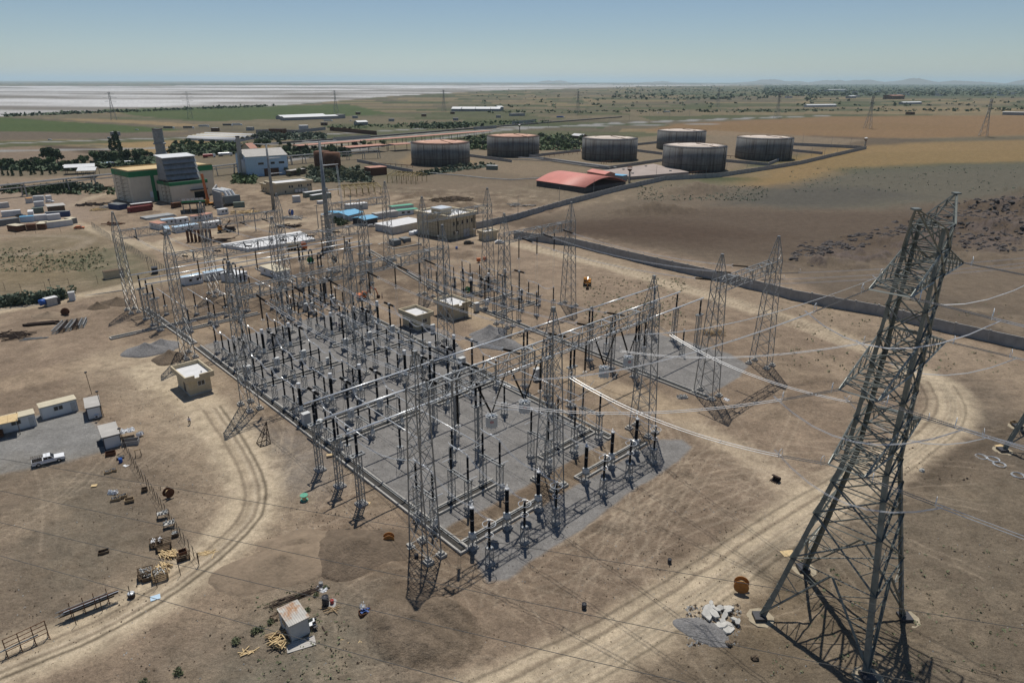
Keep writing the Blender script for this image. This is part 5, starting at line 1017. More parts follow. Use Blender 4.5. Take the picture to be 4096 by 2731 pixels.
sheet(to(858,808), 2.0, 1.8, R(25), 'woodl', 'cream square board lying in the foreground'); sheet(tk(865,1015), .9, .7, R(15), 'woodl', 'small yellow board on the empty lot'); sheet(tk(1160,830), .8, .9, R(60), 'plast', 'white panel on the ground by the fence'); sheet(tn(1428,785), 1.2, 1.0, R(30), 'skyw', 'framed pale window panel lying on the track edge', 'window panel', name='window_panel'); sheet(to(705,835), 1.5, 1.3, R(70), 'concd', 'grey white board under the small red drum'); sheet(tm(185,1178), 2.0, 1.3, R(10), 'woodl', 'tan board on the ground beside the pylon'); sheet(tm(2140,200), 1.6, 1.5, R(15), 'woodl', 'tan cardboard sheet near the right frame edge'); sheet(tD(685,518), 1.4, .6, R(20), 'woodl', 'wooden board bridging the left trench', z=.4); sheet(tD(1015,945), 1.3, .7, R(-20), 'woodl', 'broken pallet board beside the nearest tall post'); sheet(to(415,1215), 3.4, 1.6, R(24), 'greyroof', 'corrugated sheet lying in front of the small shed', z=.05)
sheet(te(900,0) if False else tk(930,655), 1.2, 2.2, R(28), 'glass', 'dark panel leaning by the nearest cabin', tilt=R(65), z=.1, name='panel')
def drum(p, r, h, mt, label, cat='drum', z=0): m = MB(); m.lathe([(r*.95, 0), (r, .03), (r, h*.32), (r*1.04, h*.34), (r, h*.36), (r, h*.66), (r*1.04, h*.68), (r, h*.7), (r, h), (r*.9, h), (r*.88, h-.06)], 14); return single('barrel', m, mt, p, 0, label, cat, None, True, z)
drum(tk(1113,805), .32, .95, 'blue', 'blue plastic barrel near the nearest cabin', 'barrel'); drum(to(642,850), .45, 1.4, 'frame', 'tall black barrel with open top in the foreground', 'barrel'); drum(to(700,838), .25, .5, 'red', 'small red drum on a white board', z=.1); drum(to(935,408), .3, .55, 'frame', 'small black drum sitting on the rounded heap'); drum(tq(1447,460), .28, .6, 'frame', 'black drum standing alone on the tracked ground'); drum(tq(662,882), .32, .8, 'frame', 'dark drum nearest the lower edge of tracked ground'); drum(to(1475,415), .3, .6, 'frame', 'black drum under the front gantry leg'); drum(to(598,675), .28, .6, 'concd', 'grey drum at the end of the steel rods'); drum(tb(1843,1142), .45, 1.1, 'blue', 'blue barrel in front of the control building', 'barrel')
def reel(p, rz, r, w, mt, label, flat=False, core='woodl', mt2=None):
    o = thing('cable_reel', (p.x, p.y, w/2 if flat else r), rz, label, 'cable reel', 'cable reels'); ax = 'z' if flat else 'y'
    for s_ in (-1, 1): m = MB(); m.lathe([(r, s_*w/2-.04), (r, s_*w/2+.04)], 22, (0,0,0), ax); m.lathe([(r*.2, s_*w/2-.06), (r*.2, s_*w/2+.06)], 10, (0,0,0), ax); part(o, 'flange', mt, m)
    m = MB(); m.lathe([(r*.5, -w/2+.04), (r*.5, w/2-.04)], 16, (0,0,0), ax); part(o, 'core', core, m); return o
reel(to(1222,285), R(10), .85, .8, 'cyl', 'orange-brown cable reel beside the rounded spoil heap'); reel(tq(2100,720), R(-20), 1.0, 1.0, 'cyl', 'orange-brown cable reel beside the dirt road on the right'); reel(tD(445,915), 0, .65, .9, 'teal', 'green-topped cable reel lying flat left of the tall posts', True, 'woodl'); reel(tk(1555,1115), R(60), .8, .8, 'rust', 'rusty empty cable reel beyond the fence'); reel(te(605,370), R(20), 1.1, .6, 'rust', 'rusty cable reel standing alone on the far left track'); reel(T(1800,1050,3.355)(240,395), R(50), .9, .8, 'green', 'green cable reel in the right bay', core='woodl'); reel(tb(325,830), R(80), 1.5, 1.3, 'blue', 'dark blue cable reel on the far soil by the bent road'); reel(tf(505,90) if False else T(900,800,3.92)(1345,990), R(30), 1.2, 1.0, 'green', 'dark green cable reel under the rear busbar posts'); reel(T(900,800,3.92)(1720,975), R(70), 1.2, 1.0, 'frame', 'black cable reel beside the rear cable trench')
sheet(to(1258,262), 1.1, 1.0, R(60), 'woodd', 'dark square board leaning on the orange-brown reel', tilt=R(55), z=.3)
def sticks(p, n, L, w, rz, spread, mt, label, cat, seed, h=.3, name='timber_pile', jit=.25):
    r_ = random.Random(seed); m = MB()
    for i in range(n):
        a = rz+r_.normalvariate(0, jit); x, y = r_.uniform(-spread, spread), r_.uniform(-spread*.7, spread*.7); l = L*r_.uniform(.6, 1)/2; z = .04+h*r_.random(); m.bar((x-math.cos(a)*l, y-math.sin(a)*l, z), (x+math.cos(a)*l, y+math.sin(a)*l, z+r_.uniform(-.05,.05)), w)
    return single(name, m, mt, p, 0, label, cat)
sticks(tn(1550,400), 60, 1.5, .09, R(-35), 1.0, 'woodl', 'upper pile of short yellow timber between crates', 'timber pile', 1, .5); sticks(tn(1500,510), 34, 1.4, .09, R(-40), .9, 'woodl', 'lower pile of short yellow timber behind a crate', 'timber pile', 2, .4); sticks(tn(1900,395), 16, 1.6, .09, R(0), 1.0, 'woodl', 'scattered yellow planks outside the fence corner', 'planks', 3, .08, jit=.6); sticks(tn(2275,1285), 9, 1.6, .1, R(45), .9, 'woodl', 'scattered planks left of the small shed', 'planks', 4, .1, jit=.6)
sticks(to(370,790), 22, 7.5, .05, R(30), .7, 'rustd', 'bundle of long rusty steel rods behind the small shed', 'steel rods', 5, .3, 'steel_rod_bundle', .06); sticks(to(690,895), 9, 2.0, .08, R(10), .7, 'wood', 'crossed grey sticks near the black barrel', 'sticks', 6, .2, jit=.8); sticks(to(900,1150), 9, 1.5, .08, R(30), 1.2, 'woodl', 'scattered timber pieces right of the small shed', 'planks', 7, .06, jit=.8); sticks(to(1080,1125), 5, 1.2, .12, R(70), .25, 'cyl', 'small reddish stack of timber at the spoil edge', 'timber pile', 8, .3, jit=.05)
sticks(to(225,1215), 40, 1.6, .1, R(25), 1.0, 'woodl', 'stack of broken pallets left of the small shed', 'pallets', 9, .9, 'pallet_stack', .9); sticks(to(205,1140), 24, 2.6, .1, R(28), .5, 'wood', 'grey boards stacked on pallets by the small shed', 'boards', 10, .7, 'board_stack', .05); sticks(tg(1850,545), 60, 3.2, .1, R(0), 2.4, 'wood', 'heap of scrap timber under the right gantry leg', 'timber pile', 11, 1.0, jit=1.2); sticks(to(1140,335), 1, 3.0, .18, R(60), .01, 'woodl', 'single plank lying below the orange-brown reel', 'plank', 12, .02, 'plank', 0); sticks(to(630,1088), 1, 2.6, .14, R(-55), .01, 'rustd', 'single dark bar lying right of the shed', 'bar', 13, .02, 'steel_bar', 0); sticks(to(1120,1035), 3, 3.0, .09, R(0), .3, 'rustd', 'thin rusty bars at the edge of the levelled soil', 'bars', 14, .04, 'steel_bars', .1)
sticks(te(100,560), 40, 6, .14, R(15), 4, 'rustd', 'long strewn pile of rusty steel at the left frame edge', 'steel scrap', 15, .5, 'steel_scrap', .5); sticks(te(390,455), 14, 9, .3, R(22), .9, 'rustd', 'dark stack of steel beams behind the lattice bundles', 'steel beams', 16, .7, 'steel_beam_stack', .05); sticks(te(320,590), 12, 6, .12, R(20), .8, 'galv2', 'short grey steel bundle in front of the rusty strewn pile', 'steel bundle', 17, .3, 'steel_bundle', .1)
for i in range(5):   # lattice bundles laid side by side
    p, q = te(500+i*62, 545-i*14), te(600+i*45, 445-i*6); o = thing('lattice_bundle', p, 0, f'dark lattice steel section lying on the left lot, {ORD[i]} from the left', 'lattice steel', 'lattice sections on the ground'); d = q-p; s_ = Vector((-d.y, d.x, 0)).normalized()*.55
    m = MB()
    for a in (-1, 1):
        for z in (.1, 1.0): m.bar(s_*a+Vector((0,0,z)), d*1.0+s_*a+Vector((0,0,z)), .2)
    n = 9
    for k in range(n+1):
        c = d*(k/n)
        for a in (-1, 1): m.bar(c+s_*a+Vector((0,0,.1)), c+d*(.9/n)*(k < n)+s_*a+Vector((0,0,1.0)), .1)
        for z in (.1, 1.0): m.bar(c-s_+Vector((0,0,z)), c+s_+Vector((0,0,z)), .1)
    part(o, 'frame', 'rustd' if i % 2 else 'galv2', m)
# fallen gantry peak on the sand by the left trench
o = thing('lattice_peak', tD(70,400), R(40), 'spare lattice gantry peak lying on sand left of the yard', 'lattice steel'); m = MB(); B4 = [(-1,-1,.1),(1,-1,.1),(1,1,.1),(-1,1,.1)]; ap = (1.2,.3,4.2)
for k in range(4):
    m.bar(B4[k], B4[(k+1)%4], .1); m.bar(B4[k], ap, .1)
    for t in (.35, .65): m.bar(Vector(B4[k]).lerp(Vector(ap), t), Vector(B4[(k+1)%4]).lerp(Vector(ap), t), .07); m.bar(Vector(B4[k]).lerp(Vector(ap), t-.3), Vector(B4[(k+1)%4]).lerp(Vector(ap), t), .06)
part(o, 'frame', 'rustd', m)
# small corrugated shed, table, chair
o = building('tin_shed', to(330,1195), to(500,1110), 3.6, 2.5, 'small grey shed with rusty corrugated roof in the bottom foreground', 'shed', None, 'whtd', 'shedroof', 'flat', .15, doors=[(3.05, 3.15, 1.9)] if False else (), swins=[(1.6, 2.6, 1.2, 1.9)]); m = MB(); m.box(2.3, 2.9, -.03, .02, 1.7, 2.2); part(o, 'vent_panel', 'cont_gn', m)
o = thing('office_chair', to(548,1075), R(40), 'black office chair right of the small shed', 'chair'); m = MB(); m.box(-.25, .25, -.25, .25, .45, .55); part(o, 'seat', 'frame', m); m = MB(); m.box(-.23, .23, .2, .27, .6, 1.1); part(o, 'backrest', 'frame', m); m = MB(); m.tube((0,0,.1), (0,0,.45), .04, n=6); part(o, 'column', 'frame', m)
for k in range(5): m = MB(); A = k*1.2566; m.bar((0,0,.1), (math.cos(A)*.3, math.sin(A)*.3, .06), .05); part(o, 'leg', 'frame', m)
o = thing('table', to(512,1050), R(25), 'small table with white top beside the shed', 'table'); m = MB(); m.box(-.45, .45, -.6, .6, .68, .74); part(o, 'tabletop', 'plast', m)
for x in (-.38, .38):
    for y in (-.52, .52): m = MB(); m.box(x-.04, x+.04, y-.04, y+.04, 0, .68); part(o, 'leg', 'cyl', m)
drum(to(545,985), .16, .3, 'frame', 'small dark pot on the ground behind the chair', 'pot')
# steel rack with pipes, rusty frame, lone pipe, fence
P, an, L = fr(tn(570,1000), tn(1070,800)); o = thing('pipe_rack', P, an, 'low rack stacked with long rusty pipes and angles by the track', 'pipe rack'); 
for x in (.18, .42, .62, .86):
    for y in (-.45, .45): m = MB(); m.bar((L*x,y,0), (L*x,y,2.0 if y > 0 else 1.6), .09); part(o, 'post', 'rust', m)
r_ = random.Random(3)
for i in range(20):
    m = MB(); z = .9+(i//7)*.22; y = -.4+(i%7)*.13; m.tube((r_.uniform(-.6,.8),y,z), (L+r_.uniform(-1.2,.6),y,z), .06, n=6); part(o, 'pipe', 'alu' if i in (9, 15) else ('rustd', 'rust', 'rustd', 'galv2')[i%4], m)
P, an, L = fr(tn(70,1320), tn(450,1140)); o = thing('rack_frame', P, an, 'empty rusty steel frame with rails near the bottom left corner', 'steel frame')
for i in range(4):
    m = MB(); m.bar((L*i/3,0,0), (L*i/3,0,2.5), .1); m.bar((L*i/3,-.7,0), (L*i/3,.7,0), .08); m.bar((L*i/3,.7,0), (L*i/3,0,.9), .06); m.bar((L*i/3,-.7,0), (L*i/3,0,.9), .06); part(o, 'upright', 'rust', m)
for z in (.7, 1.3, 1.9, 2.45): m = MB(); m.bar((0,0,z), (L,0,z), .07); part(o, 'rail', 'rust', m)
m = MB(); a, b = tn(-100,1330,1.0), tn(350,1125,1.2); m.tube((0,0,0), b-a, .09, n=8); single('steel_pipe', m, 'galv2', a, 0, 'long grey pipe resting on the empty rusty frame', 'pipe', z=a.z)
def fence(pts, hgt, step, label, wires=3, mt='rustd', mesh=False, lean=.05, group=None, pw_=.07, arm=False):
    o = thing('fence', pts[0], 0, label, 'fence', group); o0 = pts[0]; r_ = random.Random(len(pts)); pos = []
    for p, q in zip(pts[:-1], pts[1:]):
        n = max(1, int(round((q-p).length/step))); pos += [p.lerp(q, i/n) for i in range(n)]
    pos.append(pts[-1]); many = len(pos) > 100; acc = MB()
    for k, p in enumerate(pos):
        m = acc if many else MB(); tp = p-o0+Vector((r_.uniform(-lean, lean)*hgt, r_.uniform(-lean, lean)*hgt, hgt)); m.bar(p-o0-Vector((0,0,.2)), tp, pw_)
        if arm: m.bar(tp, tp+Vector((.0,-.35,.4)), pw_*.8)
        if not many: m.build('post', M[mt], o)
    if many: acc.build('post', M[mt], o)['kind'] = 'stuff'
    for w in range(wires):
        m = MB(); z = hgt*(.25+.7*w/max(1, wires-1)); m.path([p-o0+Vector((0,0,z)) for p in pos], .018, 4); m.build('wire', M['dwire'], o)
    return o
fence([tk(1140,640), tk(1215,810), tk(1290,930), tk(1380,1060), tk(1490,1230), tk(1600,1400), tn(1700,300), tn(1830,490)], 2.2, 1.9, 'leaning rusty post fence along the right side of the lot', 2)
fence([tn(1830,490), tn(1660,580), tn(1445,690), tn(1205,800), tn(940,905), tn(700,1030)], 2.2, 5.0, 'sparse post fence along the front of the lot by the track', 1)
for i, (p, mt_) in enumerate(((tk(1500,1310), 'rustd'), (tk(1560,1400), 'rustd'))):
    o = thing('steel_trestle', p, cr_, f'rusty steel trestle table with metal junk at the fence, {("farther","nearer")[i]} one', 'trestle'); m = MB(); m.box(-.8, .8, -.5, .5, .85, .92); part(o, 'top', 'stone', m)
    for x in (-.75, .75):
        for y in (-.45, .45): m = MB(); m.bar((x,y,0), (x,y,1.3), .07); part(o, 'leg', 'rustd', m)
    m = MB(); r_ = random.Random(i+4)
    for _ in range(12): x, y = r_.uniform(-.7,.7), r_.uniform(-.4,.4); m.box(x-.12, x+.12, y-.1, y+.1, .93, 1.0+r_.random()*.2)
    part(o, 'junk', 'galv2', m)
o = thing('sawhorse', tk(1275,750), R(30), 'wooden sawhorse standing outside the fence', 'sawhorse')
for x in (-.5, .5):
    for y in (-.4, .4): m = MB(); m.bar((x,y,0), (x*.8,0,1.5), .08); part(o, 'leg', 'woodd', m)
m = MB(); m.bar((-.6,0,1.5), (.6,0,1.5), .12); part(o, 'beam', 'wood', m)
m = MB(); m.ring((0,0,.06), .45, .07, 18, 6); single('hose_coil', m, 'rustd', tk(995,775), 0, 'coiled dark hose in front of the nearest cabin', 'hose')
m = MB(); m.lathe([(.45,.0),(.5,.5),(.3,.55)], 14); o = m.build('scrap_pot', M['rustd'], None, True, tn(1210,775)); tag(o, 'round rusty pot with shiny lid beside the front fence', 'pot'); m = MB(); m.lathe([(.46,.56),(.4,.66),(.1,.7)], 14); part(o, 'lid', 'alu', m, True)
# masts beside the cabins
for i, (p, h, t) in enumerate([(tk(845,180), 5.2, 'thin floodlight pole behind the end-on cabin'), (tk(955,385), 5.6, 'thin floodlight pole in front of the end-on cabin'), (tk(1150,690), 4.4, 'thin floodlight pole at the nearest cabin corner'), (te(490,190), 5.2, 'short lamp pole near the hedge on the left'), (te(1380,0), 6, 'thin pole by the rear busbar ends')]):
    o = thing('lamp_pole', p, 0, t, 'lamp pole'); m = MB(); m.tube((0,0,0), (-.3,.1,h), .06, n=6); part(o, 'pole', 'rustd', m); m = MB(); m.box(-.5, -.1, -.1, .3, h, h+.25); part(o, 'floodlight', 'frame', m)
# broken slabs, boulders, wire coils
r_ = random.Random(11)
def slab_mb(w, d, t, s): 
    r_ = random.Random(s); n = 7; m = MB(); a0 = [w*math.cos(6.283*i/n+r_.uniform(-.3,.3))*r_.uniform(.75,1.1) for i in range(n)]; b0 = [d*math.sin(6.283*i/n+r_.uniform(-.3,.3))*r_.uniform(.75,1.1) for i in range(n)]
    m.add([(x,y,0) for x,y in zip(a0,b0)]+[(x*.95,y*.95,t) for x,y in zip(a0,b0)], [tuple(range(n-1,-1,-1)), tuple(range(n,2*n))]+[(i,(i+1)%n,n+(i+1)%n,n+i) for i in range(n)]); return m
SL = [(1860,960),(1950,965),(1910,900),(1980,895),(1985,1035),(1815,890),(1800,930),(1805,1000),(1920,1040),(1985,1085),(2070,1030),(1830,860),(1935,1010),(1880,925),(2040,1010),(1985,930)]
for i, (x, y) in enumerate(SL):
    w = r_.uniform(.5, 1.25); o = slab_mb(w, w*r_.uniform(.5,.8), .18, i).build('concrete_slab', M['stone'], None, False, tq(x, y, .0)); o.location.z = .12+.35*r_.random(); o.rotation_euler = (r_.uniform(-.35,.35), r_.uniform(-.35,.35), r_.uniform(0,3)); tag(o, 'broken pale concrete slab in the pile near the pylon foot', 'concrete slab', 'broken concrete slabs')
def boulder(p, r, label, mt='stone', s=0):
    r_ = random.Random(s); m = MB(); vs = []; n, k = 9, 6
    for j in range(k+1):
        t = math.pi*j/k
        for i in range(n): A = 6.283*i/n; q = r*r_.uniform(.8,1.12); vs.append((q*math.sin(t)*math.cos(A), q*math.sin(t)*math.sin(A)*.85, q*math.cos(t)*.75+r*.4))
    m.add(vs, [(j*n+i, (j+1)*n+i, (j+1)*n+(i+1)%n, j*n+(i+1)%n) for j in range(k) for i in range(n)]); return single('boulder', m, mt, p, 0, label, 'boulder')
boulder(tq(1990,1215), .5, 'tan boulder below the broken concrete slabs', 'sand', 1); boulder(tm(1410,425), .55, 'pale boulder on the dark bank right of the pylon', 'stone', 2); boulder(tq(2230,1350), .5, 'dark clod at the bottom edge near the pylon', 'soild', 3)
for i, (x, y) in enumerate(((1955,295),(2070,318),(2125,365),(2300,465))):
    m = MB()
    for k in range(4): m.ring((r_.uniform(-.15,.15), r_.uniform(-.1,.1), .08+.05*k), .95, .035, 22, 4)
    single('wire_coil', m, 'alu', tm(x, y), 0, f'coil of shiny aluminium wire near the right frame edge, {ORD[i]} from the left', 'wire coil', 'aluminium wire coils')
o = thing('excavator_bucket', tm(50,520), R(40), 'rusty excavator bucket lying right of the yard', 'bucket'); m = MB(); extrude(m, [(0,0),(1.1,.1),(1.2,.5),(.9,.9),(.3,1.0),(.35,.85),(.8,.75),(1.0,.45),(.95,.2),(.05,.1)], -.7, .7); part(o, 'shell', 'rustd', m); m = MB(); [m.box(.0-.25, .05, -.65+i*.3, -.55+i*.3, .0, .1) for i in range(5)]; part(o, 'teeth', 'rustd', m)
crate(th(2255,1372), R(20), 1.1, .8, .7, 'pale box on the bank near the right frame edge', mt='wood')
# excavators
def excavator(p, rz, label, mt, boom_dir=1, reach=3.0):
    o = thing('excavator', p, rz, label, 'excavator')
    for y in (-1.05, 1.05): m = MB(); extrude(m, [(-1.6,.1),(1.6,.1),(1.95,.45),(1.6,.8),(-1.6,.8),(-1.95,.45)], y-.3, y+.3); part(o, 'track', 'tyre', m)
    m = MB(); m.box(-1.7, 1.0, -1.2, 1.2, .95, 1.2); m.box(-1.8, -.3, -1.2, 1.2, 1.2, 1.95); m.box(-.3, .9, .3, 1.2, 1.2, 1.5); part(o, 'body', mt, m)
    m = MB(); extrude(m, [(-.3,1.2),(1.1,1.2),(1.05,2.2),(.6,2.8),(-.3,2.8)], -1.2, -.2); c = part(o, 'cab', mt, m); m = MB(); extrude(m, [(-.1,1.6),(.95,1.6),(.92,2.2),(.6,2.6),(-.1,2.6)], -1.215, -.185); m.box(1.06, 1.1, -1.1, -.3, 1.6, 2.2); part(c, 'window', 'glass', m) if False else m.build('window', M['glass'], c)
    m = MB(); m.bar((.8,.25,1.3), (2.6,.25,3.6), .38, .5); m.bar((2.6,.25,3.6), (4.2,.25,2.9), .34, .45); part(o, 'boom', mt, m); m = MB(); m.bar((4.1,.25,3.0), (4.0+reach*.25,.25,1.0), .28, .34); part(o, 'stick', mt, m); m = MB(); extrude(m, [(3.9+reach*.25,.95),(4.6+reach*.25,.8),(4.5+reach*.25,.1),(3.9+reach*.25,0),(3.5+reach*.25,.4)], -.25, .75); part(o, 'bucket', 'rustd', m)
    m = MB(); m.tube((1.2,.25,1.4), (2.1,.25,2.9), .08, n=6); m.tube((2.9,.25,3.8), (4.1,.25,3.3), .08, n=6); part(o, 'hydraulic_ram', 'alu', m); return o
excavator(tg(690,95), R(-98), 'yellow excavator facing the viewer on open ground near the concrete wall', 'orange'); excavator(tf(985,225), R(20), 'orange excavator digging behind the gravel yard', 'orange2')
for i, p in enumerate((p7(592,110), p7(650,100))):
    o = thing('light_tower', p, R(20), f'small orange mobile plant by the far right tower, {("left","right")[i]} one', 'site plant'); m = MB(); m.box(-.7, .7, -.5, .5, .4, 1.6); part(o, 'housing', 'orange2', m); 
    for y in (-.45, .45): wheel(o, 0, y, .3, .18)
    m = MB(); m.bar((.7,0,.5), (1.6,0,.45), .08); part(o, 'drawbar', 'frame', m)
o = thing('trench_rammer', p7(1222,648), R(15), 'red and orange hand machine on soil near the right bay', 'hand machine'); m = MB(); m.box(-.35, .35, -.25, .25, .1, .6); part(o, 'engine', 'red', m); m = MB(); m.bar((.3,0,.5), (1.2,0,1.1), .07); part(o, 'handle', 'frame', m)
# ------------------------------------------------------------------ far site: plant, containers, tanks, walls, trees, plain
def crown_mb(kind, seed, n=420, leaf=.55):
    r_ = random.Random(seed); m = MB(); cl = []
    if kind == 'poplar': cl = [(r_.uniform(-.25,.25), r_.uniform(-.25,.25), 1.5+i*1.05, .95-.05*abs(i-3)) for i in range(9)]
    elif kind == 'cone': cl = [(r_.uniform(-.2,.2), r_.uniform(-.2,.2), .9+i*.85, 1.55-.2*i) for i in range(7)]
    elif kind == 'bush': cl = [(r_.uniform(-1,1), r_.uniform(-1,1), r_.uniform(.4,1.0), r_.uniform(.5,.9)) for i in range(8)]
    else: cl = [(math.cos(i*1.9)*r_.uniform(.6,2.0), math.sin(i*1.9)*r_.uniform(.6,2.0), r_.uniform(2.4,5.4), r_.uniform(.9,1.6)) for i in range(11)]
    for i in range(n):
        cx_, cy_, cz_, cr_ = r_.choice(cl); a, b = r_.uniform(0, 6.283), math.acos(r_.uniform(-1, 1)); q = cr_*r_.uniform(.55, 1.08)
        c = Vector((cx_+q*math.sin(b)*math.cos(a), cy_+q*math.sin(b)*math.sin(a), max(.08, cz_+q*math.cos(b)*.9))); u = Vector((r_.gauss(0,1), r_.gauss(0,1), r_.gauss(0,.7))).normalized(); v = u.cross(Vector((r_.gauss(0,1), r_.gauss(0,1), r_.gauss(0,1)))).normalized(); s = leaf*r_.uniform(.5, 1.2)
        m.add([c-u*s-v*s*.6, c+u*s-v*s*.4, c+u*s*.8+v*s*.6, c-u*s*.7+v*s*.5], [(0,1,2,3)])
    return m
def trunk_mb(h, r, limbs=3, seed=0):
    r_ = random.Random(seed); m = MB(); m.tube((0,0,-.2), (.1,.05,h), r, r*.5, 7)
    for i in range(limbs): a = i*2.1+r_.random(); m.tube((.05,.02,h*.6), (math.cos(a)*1.2, math.sin(a)*1.2, h*1.15), r*.45, r*.15, 5)
    return m
def b_tree(kind, leafm, seed, n=420, leaf=.55):
    def f():
        o = E({'poplar': 'poplar_tree', 'cone': 'conifer_tree', 'bush': 'shrub'}.get(kind, 'broadleaf_tree')); part(o, 'crown' if kind != 'bush' else 'foliage', leafm, crown_mb(kind, seed, n, leaf))
        part(o, 'trunk' if kind != 'bush' else 'stem', 'bark', trunk_mb(2.6 if kind == 'round' else .9 if kind != 'bush' else .4, .22 if kind != 'bush' else .06, 3 if kind == 'round' else 0 if kind != 'bush' else 2, seed)); return o
    return f
K_tr = {('round',0): Kind(b_tree('round','leafd',1)), ('round',1): Kind(b_tree('round','leaf',2)), ('round',2): Kind(b_tree('round','leafo',3)), ('round',3): Kind(b_tree('round','leafb',4)), ('poplar',0): Kind(b_tree('poplar','leafd',5,260,.5)), ('cone',0): Kind(b_tree('cone','leafd',6,300,.5)), ('bush',0): Kind(b_tree('bush','leafb',7,220,.28)), ('bush',1): Kind(b_tree('bush','leafo',8,220,.26)), ('bush',2): Kind(b_tree('bush','leafd',9,240,.3))}
TR = random.Random(5)
def grove(pts, label, group, kinds, smin, smax, jit=1.0, cat='tree'):
    for p in pts:
        k = TR.choice(kinds); s = TR.uniform(smin, smax); q = Vector((p.x+TR.gauss(0, jit), p.y+TR.gauss(0, jit), 0)); K_tr[k].put(q, TR.uniform(0, 6.28), label, cat, group, (s, s, s*TR.uniform(.85, 1.15)))
def along(t_, xy, n): 
    P = [t_(*p) for p in xy]; L = [(b-a).length for a, b in zip(P[:-1], P[1:])]; tot = sum(L); out = []
    for i in range(n):
        d = tot*(i+.5)/n; k = 0
        while k < len(L)-1 and d > L[k]: d -= L[k]; k += 1
        out.append(P[k].lerp(P[k+1], d/L[k]))
    return out
def within(t_, x0, x1, y0, y1, n): return [t_(TR.uniform(x0, x1), TR.uniform(y0, y1)) for _ in range(n)]
RD = [('round',0),('round',1)]; RO = [('round',2),('round',3),('round',1)]
grove(along(ta, [(40,400),(150,395),(330,390),(480,395),(640,395),(720,385)], 14), 'round dark tree in the row left of the tank trucks', 'trees in front of the tank trucks', RD, .9, 1.5, 4)
grove([ta(430,330), ta(470,335), ta(520,350), ta(590,345)], 'big dark round tree standing above the left tree row', 'big dark trees at left', [('round',0)], 1.7, 2.2, 2)
grove(along(ta, [(900,355),(1000,350),(1150,335),(1300,325),(1440,330)], 14), 'dark tree in the grove behind the tank trucks', 'trees behind the tank trucks', RD, 1.1, 1.7, 5)
grove([ta(1048,318), ta(1072,318), ta(1100,312), ta(1115,322)], 'tall slim poplar tree in the group of poplars', 'poplar trees', [('poplar',0)], 1.7, 2.0, 1)
grove(along(ta, [(0,470),(200,465),(420,455),(530,450)], 9), 'small dark conifer along the left fence', 'small conifers at left', [('cone',0)], .6, .9, 2)
grove(within(ta, 560, 1080, 575, 600, 8)+within(ta, 60, 560, 590, 625, 10), 'low green shrub under the long pipe bridge', 'shrubs under the pipe bridge', [('bush',2),('bush',0)], 2.0, 3.2, 1, 'shrub')
grove(along(ta, [(1600,260),(1800,255),(2000,250),(2200,255),(2345,260)], 14), 'dark tree in the belt behind the power hall', 'trees behind the power hall', RD, .9, 1.3, 4)
grove(along(ta, [(1580,200),(1750,190),(1950,205)], 9), 'tree in the low clump before the greenhouse', 'trees before the greenhouse', RD, .9, 1.2, 6)
grove(within(tb, 0, 350, 190, 225, 9)+within(tb, 270, 830, 235, 290, 22)+within(tb, 850, 1250, 195, 215, 5), 'dark green tree beside the long red canopy roof', 'trees beside the long canopy', RD+[('cone',0)], .9, 1.3, 2)
grove(within(tb, 0, 600, 95, 140, 34), 'grey-green olive tree in the walled orchard', 'orchard trees', [('round',3)], .75, 1.0, 3)
grove(within(tb, 480, 1050, 420, 525, 40)+within(tb, 240, 460, 440, 480, 6), 'olive-green bush in the thicket behind the beige building', 'bushes behind the beige building', [('round',3),('round',2)], .5, .8, 2, 'bush')
grove(along(tb, [(1480,470),(1650,440),(1850,400),(2100,372)], 22), 'olive bush in the hedge along the tank compound', 'hedge bushes by the tanks', [('round',3),('round',2)], .45, .65, 1.5, 'bush')
grove(within(tb, 1950, 2170, 130, 215, 12)+within(tc, 255, 640, 110, 225, 34), 'green tree in the plantation between the tanks', 'plantation trees', RO[1:]+[('round',1)], .8, 1.1, 3)
grove(within(tb, 1440, 2150, 20, 5 if False else 40, 10), 'tree in the orchard strip along the highway', 'orchard strip trees', RD, .9, 1.2, 8)
grove(along(te, [(20,270),(100,268),(190,262),(270,255),(330,245),(400,238),(440,230),(480,225),(600,205)], 11), 'grey-green shrub in the hedge by the blue water tank', 'hedge at the left', [('bush',0)], 1.7, 2.4, .5, 'shrub')
grove([to(380,800), to(575,780), to(500,890), to(165,1030), to(30,1090), to(660,700)], 'small green weed clump by the foreground shed', 'weeds by the shed', [('bush',1)], .22, .4, .3, 'weeds')
grove([tn(2165,1235), tn(1580,1520), tn(2340,1110), tn(1345,1560)], 'yellow-green weed clump on the lower left verge', 'weeds on the verge', [('bush',1)], .3, .5, .3, 'weeds')
grove(within(tb, 690, 800, 890, 930, 8), 'bright green shrub at the foot of the large monopole', 'shrubs at the monopole', [('bush',2),('bush',1)], 1.0, 1.6, 1, 'shrub')
# scrub and far woods that nobody could count
def scatter(name, n, gen, kinds, leaf, seed, mt, label=None):
    r_ = random.Random(seed); m = MB()
    for _ in range(n):
        p, s = gen(r_)
        for _k in range(kinds):
            c = p+Vector((r_.gauss(0, s*.5), r_.gauss(0, s*.5), abs(r_.gauss(.25*s, .28*s)))); u = Vector((r_.gauss(0,1), r_.gauss(0,1), r_.gauss(0,.6))).normalized(); v = u.cross(Vector((r_.gauss(0,1), r_.gauss(0,1), 1))).normalized(); l = s*leaf*r_.uniform(.5, 1.1); m.add([c-u*l-v*l, c+u*l-v*l*.7, c+u*l*.7+v*l, c-u*l+v*l*.8], [(0,1,2,3)])
    o = m.build(name, M[mt]); o['kind'] = 'stuff'; return o
def in_poly(t_, x0, x1, y0, y1, s0, s1): return lambda r_: (t_(r_.uniform(x0, x1), r_.uniform(y0, y1)), r_.uniform(s0, s1))
